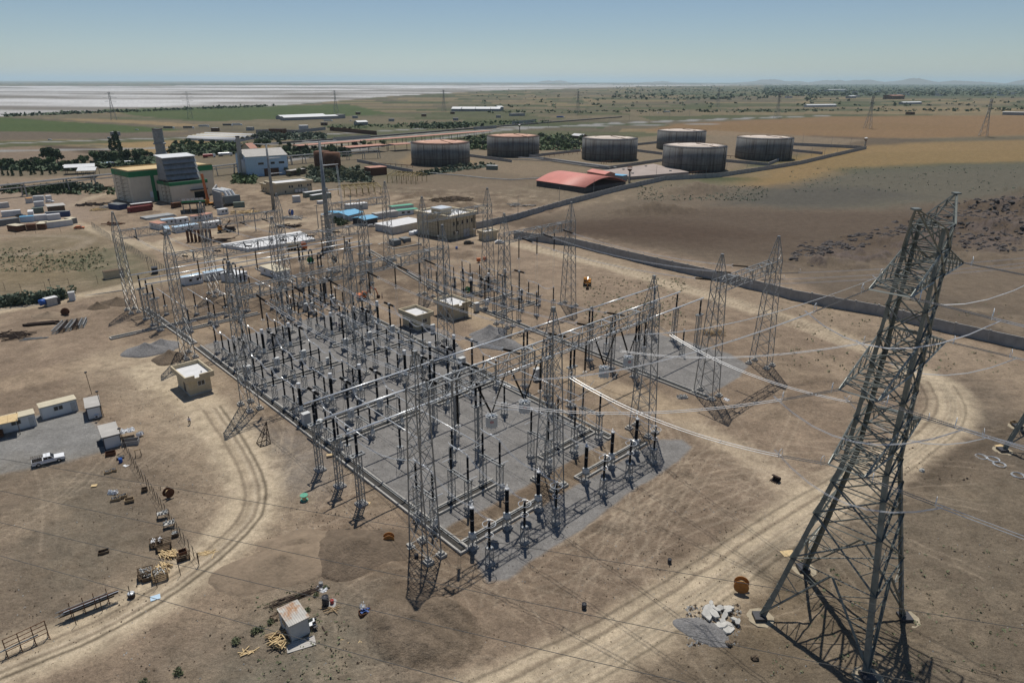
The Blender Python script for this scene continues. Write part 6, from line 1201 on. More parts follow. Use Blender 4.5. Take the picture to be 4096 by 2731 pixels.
def band(y0, y1, x0, x1, s0, s1): return lambda r_: (G(r_.uniform(x0, x1), y0+(y1-y0)*r_.random()**1.3), r_.uniform(s0, s1))
scatter('far_woods', 1500, band(338, 385, 3050, 4300, 6, 14), 7, .55, 1, 'leafd'); scatter('far_woods', 500, band(336, 400, 2450, 3300, 5, 11), 7, .55, 2, 'leafd'); scatter('far_woods', 260, band(360, 440, 1900, 4200, 3.5, 7), 8, .5, 3, 'leafd')
scatter('far_hedge', 240, lambda r_: ((lambda t: G(t*1100, 467-42*t+r_.uniform(-3, 2)))(r_.random()), r_.uniform(3, 6)), 8, .5, 4, 'leafd'); scatter('far_hedge', 160, lambda r_: ((lambda t: G(1950+t*2100, 452-10*t+r_.uniform(-6, 4)))(r_.random()), r_.uniform(2.5, 5.5)), 8, .5, 5, 'leafd'); scatter('far_hedge', 160, lambda r_: ((lambda t: G(1300+t*900, 515-25*t+r_.uniform(-8, 6)))(r_.random()), r_.uniform(2, 4)), 8, .5, 6, 'leaf')
U_ = 'undergrowth'
scatter(U_, 260, in_poly(ta, 900, 1470, 320, 400, 2, 5), 9, .5, 31, 'leafd'); scatter(U_, 170, in_poly(ta, 30, 740, 360, 420, 2, 4.5), 9, .5, 32, 'leafd'); scatter(U_, 260, in_poly(tb, 0, 640, 85, 145, 2, 3.5), 8, .5, 33, 'leafb'); scatter(U_, 300, in_poly(tb, 470, 1060, 405, 530, 1.2, 2.6), 9, .45, 34, 'leafb'); scatter(U_, 200, in_poly(tb, 250, 860, 230, 300, 1.5, 4), 9, .5, 35, 'leafd'); scatter(U_, 300, in_poly(tc, 250, 640, 95, 235, 1.5, 3.5), 9, .45, 36, 'leaf'); scatter(U_, 120, in_poly(tb, 1940, 2175, 110, 230, 1.5, 4), 9, .5, 37, 'leaf'); scatter(U_, 200, in_poly(ta, 1570, 2351, 230, 280, 2, 4.5), 9, .5, 38, 'leafd'); scatter(U_, 200, in_poly(ta, 1580, 2351, 180, 215, 1.5, 4), 8, .5, 39, 'leaf'); scatter(U_, 160, in_poly(ta, 0, 1100, 565, 640, 1.2, 2.6), 8, .45, 40, 'leafd'); scatter(U_, 200, lambda r_: ((lambda t: tb(1480+t*700, 462-92*t+r_.uniform(-14, 14)))(r_.random()), r_.uniform(1, 2.2)), 8, .45, 41, 'leafb'); scatter(U_, 150, in_poly(tv, 1430, 1950, 570, 610, 2, 5), 8, .5, 42, 'leafd'); scatter(U_, 120, in_poly(ta, 2150, 2351, 470, 540, 1.5, 3), 8, .45, 43, 'leaf')
scatter('field_scrub', 500, in_poly(tc, 1150, 2350, 560, 700, .25, .9), 5, .45, 7, 'leafb'); scatter('field_scrub', 320, in_poly(td, 200, 2300, 390, 620, .25, .9), 5, .45, 8, 'leafb'); scatter('field_scrub', 450, in_poly(ta, 0, 1000, 1130, 1350, .25, .8), 5, .45, 9, 'leafo'); scatter('field_scrub', 500, in_poly(tg, 650, 1600, 20, 480, .25, .6), 4, .4, 10, 'leafo'); scatter('field_scrub', 220, in_poly(th, 100, 2300, 240, 900, .25, .6), 4, .4, 11, 'leafo'); scatter('field_scrub', 160, in_poly(to, 0, 900, 650, 1560, .15, .35), 4, .4, 12, 'leafo'); scatter('field_scrub', 160, in_poly(tr, 0, 2300, 300, 1500, .15, .4), 4, .4, 13, 'leafo')
def pebbles(n, gens, smin, smax, mt, seed):
    r_ = random.Random(seed); m = MB()
    for _ in range(n):
        p = r_.choice(gens)(r_)[0]; s = smin+(smax-smin)*r_.random()**3; a = r_.uniform(0, 3); c, d = math.cos(a)*s, math.sin(a)*s; z = p.z-.03; m.add([(p.x-c,p.y-d,z),(p.x+d,p.y-c,z),(p.x+c,p.y+d,z),(p.x-d,p.y+c,z),(p.x+r_.uniform(-s,s)*.3,p.y,z+s*1.1)], [(0,1,4),(1,2,4),(2,3,4),(3,0,4)])
    o = m.build('loose_stones', M[mt]); o['kind'] = 'stuff'
near_ = [in_poly(to, 0, 2350, 0, 1560, 0, 1), in_poly(tq, 0, 2350, 0, 1560, 0, 1), in_poly(tn, 0, 2350, 0, 1560, 0, 1), in_poly(tD, 0, 1500, 300, 1560, 0, 1), in_poly(tE, 900, 2350, 200, 1560, 0, 1), in_poly(tr, 0, 2350, 0, 1500, 0, 1), in_poly(tk, 1000, 2350, 100, 1560, 0, 1)]
pebbles(6500, near_, .03, .15, 'soild', 1); pebbles(2600, near_, .03, .13, 'stone', 2); pebbles(900, [in_poly(to, 880, 1450, 650, 1400, 0, 1), in_poly(tm, 900, 1900, 150, 500, 0, 1), in_poly(tq, 1600, 2100, 850, 1230, 0, 1)], .06, .3, 'soil', 3); pebbles(500, [in_poly(tq, 1600, 2100, 850, 1230, 0, 1)], .08, .3, 'stone', 4)
def rocks(n, gen, smin, smax, seed):
    r_ = random.Random(seed); m = MB()
    for _ in range(n):
        p = gen(r_)[0]; s = smin+(smax-smin)*r_.random()**2; vs = []; k = 6; z = ground_z(p.x, p.y)-.2; a0 = r_.uniform(0, 6)
        for j, (q, h) in enumerate(((1, 0), (.8, .5), (.35, .85))):
            for i in range(k): A = a0+6.283*i/k; w = s*q*r_.uniform(.7, 1.2); vs.append((p.x+w*1.5*math.cos(A), p.y+w*math.sin(A), z+s*h*r_.uniform(.7, 1.1)))
        m.add(vs, [(j*k+i, j*k+(i+1)%k, (j+1)*k+(i+1)%k, (j+1)*k+i) for j in range(2) for i in range(k)]+[tuple(range(2*k, 3*k))])
    o = m.build('rock_outcrop', M['rock']); o['kind'] = 'stuff'
rocks(620, lambda r_: ((lambda t: G((1820+t*560)*1.7415, (592-135*t+r_.gauss(0, 9))*1.7415))(r_.random()), 1), .3, 1.5, 1); rocks(420, lambda r_: (FV(r_.uniform(2180, 2352), r_.uniform(470, 580)), 1), .3, 1.3, 2)
# ---- tanks and their compound
def tank(p, Rr, h, label, roofm):
    o = thing('storage_tank', p, 0, label, 'storage tank', 'oil storage tanks'); m = MB(); n = 64; m.lathe([(Rr, -.2), (Rr, h)], n); part(o, 'shell', M['tankshell'], m, True)
    m = MB(); m.lathe([(Rr+.02, h), (Rr*.6, h+.9), (.3, h+1.5), (.02, h+1.55)], n); part(o, 'roof', roofm, m, True)
    for z in (h*.985, h*.3): m = MB(); m.ring((0,0,z), Rr+.05, .14, 48, 5); part(o, 'wind_girder', 'rustd', m)
    m = MB(); m.ring((0,0,h+.95), Rr*.98, .06, 48, 4); m.ring((0,0,h+1.0), Rr*.55, .1, 40, 4)
    for i in range(48): A = i*.1309; m.bar((math.cos(A)*Rr*.98, math.sin(A)*Rr*.98, h), (math.cos(A)*Rr*.98, math.sin(A)*Rr*.98, h+.95), .06)
    part(o, 'handrail', 'rust', m); r_ = random.Random(int(p.x))
    m = MB(); m.bar((Rr*.02,-.4,h+1.75), (Rr*.5,-Rr*.82,h+.5), .35); part(o, 'walkway', 'rust', m)
    for i in range(5): A = r_.uniform(3.5, 5.9); m = MB(); c, s_ = math.cos(A), math.sin(A); m.bar((c*(Rr+.2), s_*(Rr+.2), .2), (c*(Rr+.2), s_*(Rr+.2), h), .28 if i < 2 else .14); part(o, 'downpipe', 'rustd', m)
    return o
m_ = mat('stained_tank_shell', (.165,.165,.16), .75, .1, .2, .25); nt = m_.node_tree; B = nt.nodes['Principled BSDF']; src = B.inputs['Base Color'].links[0].from_socket; tcn = nt.nodes.new('ShaderNodeTexCoord'); mp = nt.nodes.new('ShaderNodeMapping'); mp.inputs['Scale'].default_value = (.45, .45, .02); nt.links.new(tcn.outputs['Object'], mp.inputs[0]); nz_ = nt.nodes.new('ShaderNodeTexNoise'); nz_.inputs['Scale'].default_value = 1.0; nz_.inputs['Detail'].default_value = 5; nz_.inputs['Roughness'].default_value = .7; nt.links.new(mp.outputs[0], nz_.inputs[0]); rp = nt.nodes.new('ShaderNodeValToRGB'); rp.color_ramp.elements[0].position = .46; rp.color_ramp.elements[1].position = .68; nt.links.new(nz_.outputs[0], rp.inputs[0]); mx = nt.nodes.new('ShaderNodeMix'); mx.data_type = 'RGBA'; nt.links.new(rp.outputs[0], mx.inputs[0]); nt.links.new(src, mx.inputs[6]); mx.inputs[7].default_value = (.075,.062,.054,1); nt.links.new(mx.outputs[2], B.inputs['Base Color']); M['tankshell'] = m_
for (t_, x, y, h, ds, rm) in ((tb,1700,383,17,'leftmost oil tank with pinkish rusty roof','tankr1'), (tc,10,300,17.2,'second oil tank from the left with orange-tinted roof','tankr1'), (tc,890,338,17.8,'pale-roofed oil tank in the middle, third from the left','tankr2'), (tc,1660,438,17.8,'pale-roofed oil tank nearest the long wall','tankr2'), (tc,1545,238,17.8,'pale-roofed oil tank behind the nearest one','tankr2'), (tc,2300,330,18,'rightmost oil tank by the watchtower corner','tankr2')):
    f0 = t_(x, y); d = Vector((f0.x, f0.y, 0)).normalized(); tank(f0+d*25, 24.5, h, ds, rm)
def wall(pts, h, label, name='concrete_wall', mt='concd', pan=5.0, t=.3, cat='wall', group=None, posts=True):
    o = thing(name, pts[0], 0, label, cat, group); o0 = pts[0]; m = MB(); pm = MB(); r_ = random.Random(len(label))
    for p, q in zip(pts[:-1], pts[1:]):
        L = (q-p).length; n = max(1, int(round(L/pan))); d = (q-p).normalized(); s_ = Vector((-d.y, d.x, 0))
        for i in range(n):
            a, b = p.lerp(q, i/n)-o0+d*.06, p.lerp(q, (i+1)/n)-o0-d*.06; hh = h+r_.uniform(-.07, .07); z0 = -.6
            m.add([a-s_*t/2+Vector((0,0,z0)), b-s_*t/2+Vector((0,0,z0)), b+s_*t/2+Vector((0,0,z0)), a+s_*t/2+Vector((0,0,z0)), a-s_*t/2+Vector((0,0,hh)), b-s_*t/2+Vector((0,0,hh)), b+s_*t/2+Vector((0,0,hh)), a+s_*t/2+Vector((0,0,hh))], [(0,3,2,1),(4,5,6,7),(0,1,5,4),(1,2,6,5),(2,3,7,6),(3,0,4,7)])
            if posts: c = p.lerp(q, i/n)-o0; pm.bar(c-Vector((0,0,.5)), c+Vector((0,0,h+.25)), t*1.5)
    part(o, 'panel', mt, m)
    if posts: part(o, 'pilaster', 'conc', pm)
    return o
wall([tc(-330,952), tc(0,882), tc(500,735), tc(1000,602), tc(1400,510), tc(1900,482), tc(2350,412), td(300,362), td(560,300), td(900,222)], 3.0, 'long concrete panel wall running from the control building past the tanks to the watchtower')
wall([tc(20,1040), tc(350,1088), tc(560,1112), tc(1200,1270), tc(1900,1430), th(200,222), th(1000,372), th(1700,545), th(2351,690), th(3300,935)], 3.3, 'long grey concrete panel wall crossing behind the right gantry and pylon', pan=7)
wall([td(900,222), td(560,205), td(200,188)], 3.0, 'wall at the back of the tank compound by the watchtower')
for pts, ds in (([tc(155,300), tc(380,340), tc(870,410), tc(1380,335)], 'low bund wall in front of the middle tank'), ([tc(155,300), tc(630,245)], 'low bund wall on the left of the middle tank'), ([tc(1140,245), tc(1380,275)], 'low bund wall right behind the middle tank'), ([tc(1950,340), tc(2350,375), td(100,330)], 'low bund wall in front of the rightmost tank'), ([tb(930,340), tb(1440,440)], 'dark bund wall in front of the leftmost tank'), ([tb(1950,290), tb(2350,345)], 'dark bund wall between the two left tanks'), ([tc(1140,190), tc(1330,170)], 'low bund wall near the tank behind'), ([td(180,240), td(500,272)], 'low bund wall right of the rightmost tank')): wall(pts, 2.4, ds, 'bund_wall', 'concd', 9, .4, posts=False)
o = thing('concrete_platform', tc(1080,505), 0, 'flat pale concrete platform roof between the red hall and the nearest tank', 'platform'); A_, B_, C_, D_ = tc(1080,508), tc(1625,462), tc(1300,385), tc(815,450); m = MB(); q = [x-A_ for x in (A_, B_, C_, D_)]; m.add([(x.x,x.y,-.3) for x in q]+[(x.x,x.y,2.2) for x in q], [(3,2,1,0),(4,5,6,7),(0,1,5,4),(1,2,6,5),(2,3,7,6),(3,0,4,7)]); part(o, 'deck', mat('pinkish_concrete', (.33,.275,.245), .9, 0, .15, .1), m)
for i, (x, y) in enumerate(((.2,.3),(.8,.2),(.75,.85),(.3,.8))): p = A_.lerp(B_, x).lerp(D_.lerp(C_, x), y)-A_; m = MB(); m.box(p.x-.8, p.x+.8, p.y-.8, p.y+.8, 2.2, 3.0); part(o, 'hatch', 'conc', m)
# red arch hall, little houses, watchtowers
building('red_hall', tc(225,560), tc(668,628), 40, 3.4, 'open-sided hall with a big salmon-red arched roof near the wall', 'hall', None, 'frame', 'redroof', 'arch', .5, 4.5, rt=.2)
building('gatehouse', tc(690,500), tc(850,530), 9, 5.5, 'small orange house with a red gabled roof behind the red hall', 'house', None, 'terr', 'redroof', 'gable', .4, 1.4, wins=[(7,9,1.5,2.6)] if False else ())
building('blue_hut', tc(885,505), tc(1010,518), 7, 3.6, 'low hut with a teal-blue roof beside the small orange house', 'hut', None, 'concd', 'hblue', 'flat', .3)
def watch(p, h, label):
    o = thing('watchtower', p, 0, label, 'watchtower'); m = MB(); m.tube((0,0,0), (0,0,h*.72), .55, .5, 10); part(o, 'shaft', 'conc', m); m = MB(); m.lathe([(.6,h*.68),(1.7,h*.78),(1.7,h*.8),(.2,h*.8)], 12); part(o, 'gallery', 'rust', m); m = MB()
    for i in range(8): A = i*.785; m.bar((1.6*math.cos(A),1.6*math.sin(A),h*.8), (1.6*math.cos(A),1.6*math.sin(A),h*.93), .08)
    m.ring((0,0,h*.9), 1.6, .05, 16, 4); part(o, 'railing', 'rust', m); m = MB(); m.lathe([(1.9,h*.93),(.1,h)], 10); part(o, 'roof', 'rust' if 'red' in label else 'wht', m); m = MB(); m.bar((.9,0,0), (.9,0,h*.75), .25); part(o, 'ladder', 'rustd', m); return o
watch(tc(1075,528), 11, 'small watchtower beside the red hall and long wall'); watch(td(885,215), 11, 'white-topped watchtower at the far corner of the tank compound'); watch(tw(68,640), 10, 'distant white-topped watchtower left of the middle tank')
# lamp posts along the wall
K_lp = Kind(lambda: (lambda o: (part(o, 'pole', 'galv2', MB().tube((0,0,0), (0,0,9.5), .14, .08, 6)), part(o, 'lamp_head', 'frame', MB().box(-.15,.15,-.9,.1,9.3,9.5)), o)[2])(E('street_lamp')))
for i, p in enumerate((tc(55,820), tc(433,725), tc(748,650), tc(1322,505), tc(1780,490), tc(1968,445), tc(2155,425), tc(2320,400), td(115,345), td(260,318), td(398,285), td(515,285), td(635,258), td(752,215), td(318,165), td(580,195))): K_lp.put(p, 0, f'thin street lamp along the tank compound wall, {(ORD+["fifteenth","sixteenth"])[i]} from the left', 'street lamp', 'lamps along the compound wall')
# ---- control building, beige building, sheds in the middle distance
def corner(name, c, l, r, h, label, cat, wall_='brick', roof='roofw', **k):
    """box from its near corner and the two visible base ends"""
    d1, d2 = l-c, r-c; return building(name, c, r, d1.length, h, label, cat, None, wall_, roof, **k)
cb = corner('control_building', tb(1790,1060), tb(1570,985), tb(2020,1005), 9.6, 'two-storey cream control building wrapped in scaffolding with a silver roof', 'building', parapet=1.0, over=.9, wins=[(x, x+1.2, 6, 7.6) for x in (1.5, 4, 7, 10, 13)]+[(1.5,2.7,2,3.6),(4,5.2,2,3.6)], doors=[(8,12,3.6)])
m = MB(); m.box(.5, 7, 6, 12, 9.7, 12.4); part(cb, 'penthouse', 'brick', m); m = MB(); m.box(.3, 7.2, 5.8, 12.2, 12.4, 12.9); part(cb, 'penthouse_roof', 'alu', m)
L_ = (tb(2020,1005)-tb(1790,1060)).length; m = MB()
for z in (2, 4, 6, 8): m.bar((-1.2,-1.2,z), (L_+1,-1.2,z), .07); m.bar((-1.2,-1.2,z), (-1.2,14,z), .07)
for i in range(9): m.bar((-1.2+i*L_/8,-1.2,0), (-1.2+i*L_/8,-1.2,9.5), .07); m.bar((-1.2,-1.2+i*1.8,0), (-1.2,-1.2+i*1.8,9.5), .07)
for i in range(8): m.bar((-1.2+i*L_/8,-1.2,(i%4)*2), (-1.2+(i+1)*L_/8,-1.2,(i%4)*2+2), .06)
part(cb, 'scaffolding', 'woodd', m)
m = MB()
for i in range(6): m.tube((2+i*2.1, 8, 9.9), (2+i*2.1, 8.1, 10.9), .5, n=8)
part(cb, 'roof_unit', 'alu', m)
corner('annex_building', tb(2105,1072), tb(2030,1060), tb(2215,1052), 3.6, 'small flat cream annex right of the scaffolded control building', 'building', parapet=.7, over=.5, doors=[(.6,2.4,2.4)])
o = building('beige_building', tb(195,648), tb(520,612), 14, 6.4, 'two-storey beige building with flat pale roof behind the monopoles', 'building', None, 'brick', 'roofw', 'flat', .8, parapet=.8, wins=[(x, x+1.0, 3.6, 5) for x in (8, 9.6, 14, 15.6, 20, 21.6)]+[(5,6,1,2.2)]); m = MB(); [m.box(11+i*2.2, 12.8+i*2.2, -1.6, -.3, .8, 2.6) for i in range(4)]; part(o, 'cooling_unit', 'cab', m)
building('beige_wing', tb(50,605), tb(185,640), 12, 4.6, 'lower beige wing left of the two-storey beige building', 'building', None, 'brick', 'roofw', 'flat', .6, parapet=.5, wins=[(3,4.2,1.2,2.6),(7,8.2,1.2,2.6)])
corner('blue_roof_building', tb(852,893), tb(742,866), tb(985,858), 3.2, 'pale building with a large sky-blue roof in the site camp', 'building', 'whtd', 'hblue', kind='gable', rise=1.0, over=.5, wins=[(3,4,1,2),(6,7,1,2),(9,10,1,2)]); corner('blue_canopy', tb(1000,930), tb(930,905), tb(1118,905), 3.0, 'open canopy with a sky-blue roof next to the blue-roofed building', 'canopy', 'frame', 'hblue', kind='gable', rise=.7, over=.5); corner('blue_roof_shed', tb(760,850), tb(690,840), tb(775,838), 2.6, 'tiny shed with a teal roof left of the blue-roofed building', 'shed', 'whtd', 'hblue')
building('white_shed', tb(840,792), tb(1030,772), 4, 3.2, 'long white shed behind the blue-roofed building', 'shed', None, 'whtd', 'roofw', 'flat'); building('long_white_cabin', tb(1105,875), tb(1308,845), 4, 3, 'long white cabin with plain grey roof in the camp', 'cabin', None, 'whtd', 'greyroof', 'flat'); building('teal_roof_cabin', tb(1308,840), tb(1492,822), 4, 2.8, 'long cabin with a teal roof and blue stripe in the camp', 'cabin', None, 'wht', 'teal', 'flat', wins=[(2,3.5,1.2,2.1),(5,6.5,1.2,2.1)]); building('teal_roof_cabin', tb(1255,800), tb(1450,778), 4, 2.6, 'rear long cabin with teal roof in the camp', 'cabin', None, 'whtd', 'teal', 'flat')
corner('flat_roof_hall', tb(1255,1008), tb(1140,968), tb(1560,945), 3.4, 'long low hall with wide cream flat roof beside the control building', 'hall', 'whtd', 'roofw', over=.3)
for i, p in enumerate((tb(1435,1015), tb(1465,1005))): m = MB(); m.lathe([(1.5,0),(1.5,1.5),(1.2,1.8),(.3,1.95)], 18); o = m.build('water_tank', M['plast'], None, True, p); tag(o, f'round white water tank beside the low hall, {("left","right")[i]} one', 'water tank')
for i, (p, q, d, h, ds, r) in enumerate([(tb(460,668), tb(620,645), 3, 2.8, 'left pale container in front of the beige building', 'cont_gn'), (tb(525,695), tb(695,668), 3, 2.8, 'right pale container in front of the beige building', 'cont_gn'), (tb(345,715), tb(412,710), 3, 3.4, 'pale site box left of the two pale containers', 'whtd'), (tb(578,732), tb(660,722), 2.5, 1.6, 'low pale box near the large monopole', 'whtd')]): building('container', p, q, d, h, ds, 'container', None, r, 'roofw', 'flat', .02)
for nm, p, q, d, ds, roofed in (('unfinished_canopy', tb(1210,530), tb(1470,545), 16, 'bare yellow timber roof frame farther right', 5.0), ('unfinished_canopy', tb(815,665), tb(1150,640), 14, 'bare yellow timber roof frame nearer the monopole', 4.6)):
    P, an, L = fr(p, q); o = thing(nm, P, an, ds, 'timber frame'); m = MB()
    for i in range(7):
        x = L*i/6
        for y in (0, d): m.bar((x,y,0), (x,y,roofed), .3)
        m.bar((x,-.6,roofed), (x,d/2,roofed+1.8), .2); m.bar((x,d+.6,roofed), (x,d/2,roofed+1.8), .2); m.bar((x,0,roofed), (x,d,roofed), .2)
    for k in range(7): y = -.5+(d+1)*k/6; m.bar((-.5,y,roofed+1.8*(1-abs(y-d/2)/(d/2+.6))), (L+.5,y,roofed+1.8*(1-abs(y-d/2)/(d/2+.6))), .18)
    part(o, 'frame', mat('yellow_timber', (.36,.28,.12), .8), m)
# monopoles with three crossarms a side
for p, h, ds, lat in ((G(1096,838), 34, 'slim tapered steel monopole with arms, farther left', 0), (G(1318,992), 42.5, 'tall thick steel monopole with arms in the centre background', 1)):
    o = thing('steel_monopole', p, R(10), ds, 'monopole', 'steel monopoles'); m = MB(); m.tube((0,0,0), (0,0,h), 1.25 if lat else 1.0, .45, 14); part(o, 'shaft', 'galv2', m, True)
    for i, (z, sg) in enumerate(((h-.5, -1), (h-.3, 1), (h*.78, 1), (h*.55, 1))): m = MB(); m.tube((0,0,z), (sg*6.5,0,z+.5), .28, .12, 8); part(o, 'crossarm', 'wht', m)
    if lat:
        st = stand_mb(14, 4.2, bar=.16); part(o, 'climbing_frame', 'galv', st)
        m = MB(); [m.path([(5.5+.3*k,0,h*.78), (6.2+.3*k,-1,h*.5), (6.8+.3*k,-2,h*.1+8)], .07, 4) for k in range(3)]; part(o, 'dropper_wire', 'alu', m)
# white slab, mixer truck, drilling rig, crane
P2_ = T(900, 800, 3.92); o = thing('foundation_slab', P2_(380,812), 0, 'large pale concrete foundation slab behind the rear busbars', 'foundation slab'); A_ = P2_(380,812); q = [x-A_ for x in (P2_(380,812), P2_(1420,655), P2_(1180,530), P2_(-60,740))]; m = MB(); m.add([(x.x,x.y,-.3) for x in q]+[(x.x,x.y,1.3) for x in q], [(3,2,1,0),(4,5,6,7),(0,1,5,4),(1,2,6,5),(2,3,7,6),(3,0,4,7)]); part(o, 'deck', 'roofw', m)
m = MB()
for i in range(14): x = q[0].lerp(q[1], (i+.5)/14).lerp(q[3].lerp(q[2], (i+.5)/14), .2+.6*((i*7)%5)/5); m.box(x.x-.2, x.x+.2, x.y-.2, x.y+.2, 1.3, 2.1)
part(o, 'starter_bars', 'rustd', m)
def truck(p, q, label, tankm='stain', cabm='paint_w', group=None, h=3.2, drumm=False, cab_right=True):
    P, an, L = fr(p, q); o = thing('tank_truck', P, an, label, 'tank truck', group); s_ = 1; L0 = L-2.4
    m = MB(); m.tube((.2,1.2,2.2), (L0-.2,1.2,2.2), 1.05 if not drumm else .9, 1.05 if not drumm else 1.25, 14); m.box(.1, L0, .3, 2.1, .8, 1.2); part(o, 'tank', tankm, m, False)
    m = MB(); extrude(m, [(L0+.2,.6),(L,.6),(L,1.9),(L-.3,2.9),(L0+.2,2.9)], .05, 2.35); c = part(o, 'cab', cabm, m); m = MB(); m.box(L-.35, L+.02, .2, 2.2, 1.85, 2.6); m.build('windscreen', M['glass'], c)
    for x in (1, 2.2, 3.4, L-1.2) if L > 7 else (1, 2.2, L-1):
        for y in (.2, 2.2): m = MB(); m.lathe([(.5,-.15),(.5,.15)], 12, (x,y,.5), 'y'); part(o, 'wheel', 'tyre', m)
    return o
for i, (p, q, tm_) in enumerate(((ta(570,415), ta(722,405), 'stain'), (ta(765,402), ta(905,390), 'hblue'), (ta(930,385), ta(1062,375), 'skyw'), (ta(1100,372), ta(1240,365), 'stain'), (ta(1375,380), ta(1480,365), 'stain'), (ta(1868,305), ta(1985,298), 'paint_r'), (ta(2010,292), ta(2140,284), 'stain'))): truck(p, q, f'tank truck queued on the road behind the power hall, {ORD[i]} from the left', tm_, 'paint_w', 'queued tank trucks')
truck(P2_(960,800), P2_(1290,785), 'truck with a cream drum and orange-red cab before the white slab', 'brick', 'orange2', None, 3.4, True)
P1_ = T(400, 800, 3.92); P, an, L = fr(P1_(1850,520), P1_(2140,500)); o = thing('drilling_rig', P, an, 'yellow and dark drilling truck on the bent dirt road', 'drilling rig'); m = MB(); m.box(0, L, 0, 2.4, .7, 1.3); part(o, 'chassis', 'frame', m); m = MB(); m.box(.1, 2.2, .1, 2.3, 1.3, 3.2); part(o, 'cab', 'orange', m); m = MB(); m.box(3, L-.5, .4, 2, 1.3, 2.4); part(o, 'engine', 'rustd', m); m = MB(); m.bar((2.6,1.2,1.5), (L*.75,1.2,5.2), .5, .6); part(o, 'mast', 'rust', m)
for x in (1, 4, 5.4, L-1.2):
    for y in (.2, 2.2): m = MB(); m.lathe([(.5,-.15),(.5,.15)], 12, (x,y,.5), 'y'); part(o, 'wheel', 'tyre', m)
P, an, L = fr(ta(1870,745), ta(1965,740)); o = thing('mobile_crane', P, an, 'orange mobile crane with raised boom by the power hall', 'crane'); m = MB(); m.box(0, L, 0, 2.6, .6, 1.5); part(o, 'chassis', 'orange', m); m = MB(); m.box(0, 3, .2, 2.4, 1.5, 3.2); part(o, 'cab', 'orange', m); m = MB(); m.bar((L*.5,1.3,1.6), (1.5,2,17), .9, 1.1); part(o, 'boom', 'orange2', m)
for x in (1, 3, L-1): m = MB(); m.lathe([(.6,-.15),(.6,.15)], 12, (x,0,.6), 'y'); part(o, 'wheel', 'tyre', m)
# ---- power hall
P, an, L = fr(ta(1232,722), ta(1985,632)); o = thing('power_hall', P, an, 'cream power hall with a green band along its roof edge', 'power hall'); Hh_ = 17.2; D_ = 24
m = MB(); m.box(0, L, 0, D_, -.3, Hh_-3); part(o, 'wall', 'hallw', m); m = MB(); m.box(-.15, L+.15, -.15, D_+.15, Hh_-3, Hh_); part(o, 'green_band', 'green', m); m = MB(); m.box(.5, L-.5, .5, D_-.5, Hh_, Hh_+.12); m.box(0, L, -.1, .4, Hh_, Hh_+.7); m.box(0, L, D_-.4, D_, Hh_, Hh_+.7); m.box(0, .4, .4, D_-.4, Hh_, Hh_+.7); part(o, 'roof', 'woodl', m); m = MB(); m.box(L*.235, L*.275, -.17, -.02, 0, Hh_-3.01); part(o, 'green_stripe', 'green', m); m = MB(); m.box(L*.24, L*.32, -.08, .02, 0, 5.5); part(o, 'gate', 'dark', m); m = MB(); m.box(L*.2, L*.24, -.1, .02, 2.2, 5.5); part(o, 'window', 'plast', m)
P, an, L2 = fr(ta(1592,725), ta(1930,682)); o = thing('turbine_house', P, an, 'lower cream block with green band and dark gate in front of the power hall', 'turbine house'); m = MB(); m.box(0, L2, 0, 16, -.3, 9.6); part(o, 'wall', 'hallw', m); m = MB(); m.box(-.15, L2+.15, -.15, 16, 9.6, 11.4); part(o, 'green_band', 'green', m); m = MB(); m.box(L2*.6, L2*.88, -.08, .02, 0, 5.2); part(o, 'gate', 'dark', m); m = MB(); m.box(L2*.5, L2*.95, -1.6, -.02, 6.1, 6.6); part(o, 'gate_canopy', 'frame', m); m = MB(); m.box(.6, L2-.6, .6, 15.5, 11.4, 11.5); part(o, 'roof', 'frame', m)
o = thing('air_filter_house', P+Vector((math.cos(an)*1.0-math.sin(an)*5, math.sin(an)*1.0+math.cos(an)*5, 0)), an, 'grey louvred filter house with a sloping front above the lower block', 'filter house'); LW = L2-3
m = MB(); extrude(m, [(0,0),(0,0)], 0, 0) if False else None; m.add([(0,0,12),(LW,0,12),(LW,11,12),(0,11,12),(.6,2.5,24),(LW-.6,2.5,24),(LW-.6,11,24),(.6,11,24)], [(0,3,2,1),(4,5,6,7),(0,1,5,4),(1,2,6,5),(2,3,7,6),(3,0,4,7)]); part(o, 'housing', 'concd', m)
for k in range(4): z = 12.4+k*2.9; y = (z-12)/12*2.5; m = MB(); m.add([(-.2,y-1.6,z),(LW+.2,y-1.6,z),(LW+.2,y+.5,z+2.7),(-.2,y+.5,z+2.7),(-.2,y-1.4,z-.15),(LW+.2,y-1.4,z-.15),(LW+.2,y+.7,z+2.5),(-.2,y+.7,z+2.5)], [(0,1,2,3),(7,6,5,4),(0,4,5,1),(2,6,7,3),(0,3,7,4),(1,5,6,2)]); part(o, 'louvre', 'galv2', m)
m = MB(); m.add([(-.3,.8,24),(LW+.3,.8,24),(LW+.3,11.3,25),(-.3,11.3,25),(-.3,.8,24.4),(LW+.3,.8,24.4),(LW+.3,11.3,25.4),(-.3,11.3,25.4)], [(3,2,1,0),(4,5,6,7),(0,1,5,4),(1,2,6,5),(2,3,7,6),(3,0,4,7)]); part(o, 'roof', 'wht', m); m = MB()
for x in (.3, LW*.33, LW*.66, LW-.3):
    for y in (.2, 10.5): m.bar((x,y,0 if y > 5 else 11.5), (x,y,12), .4)
part(o, 'support', 'galv2', m)
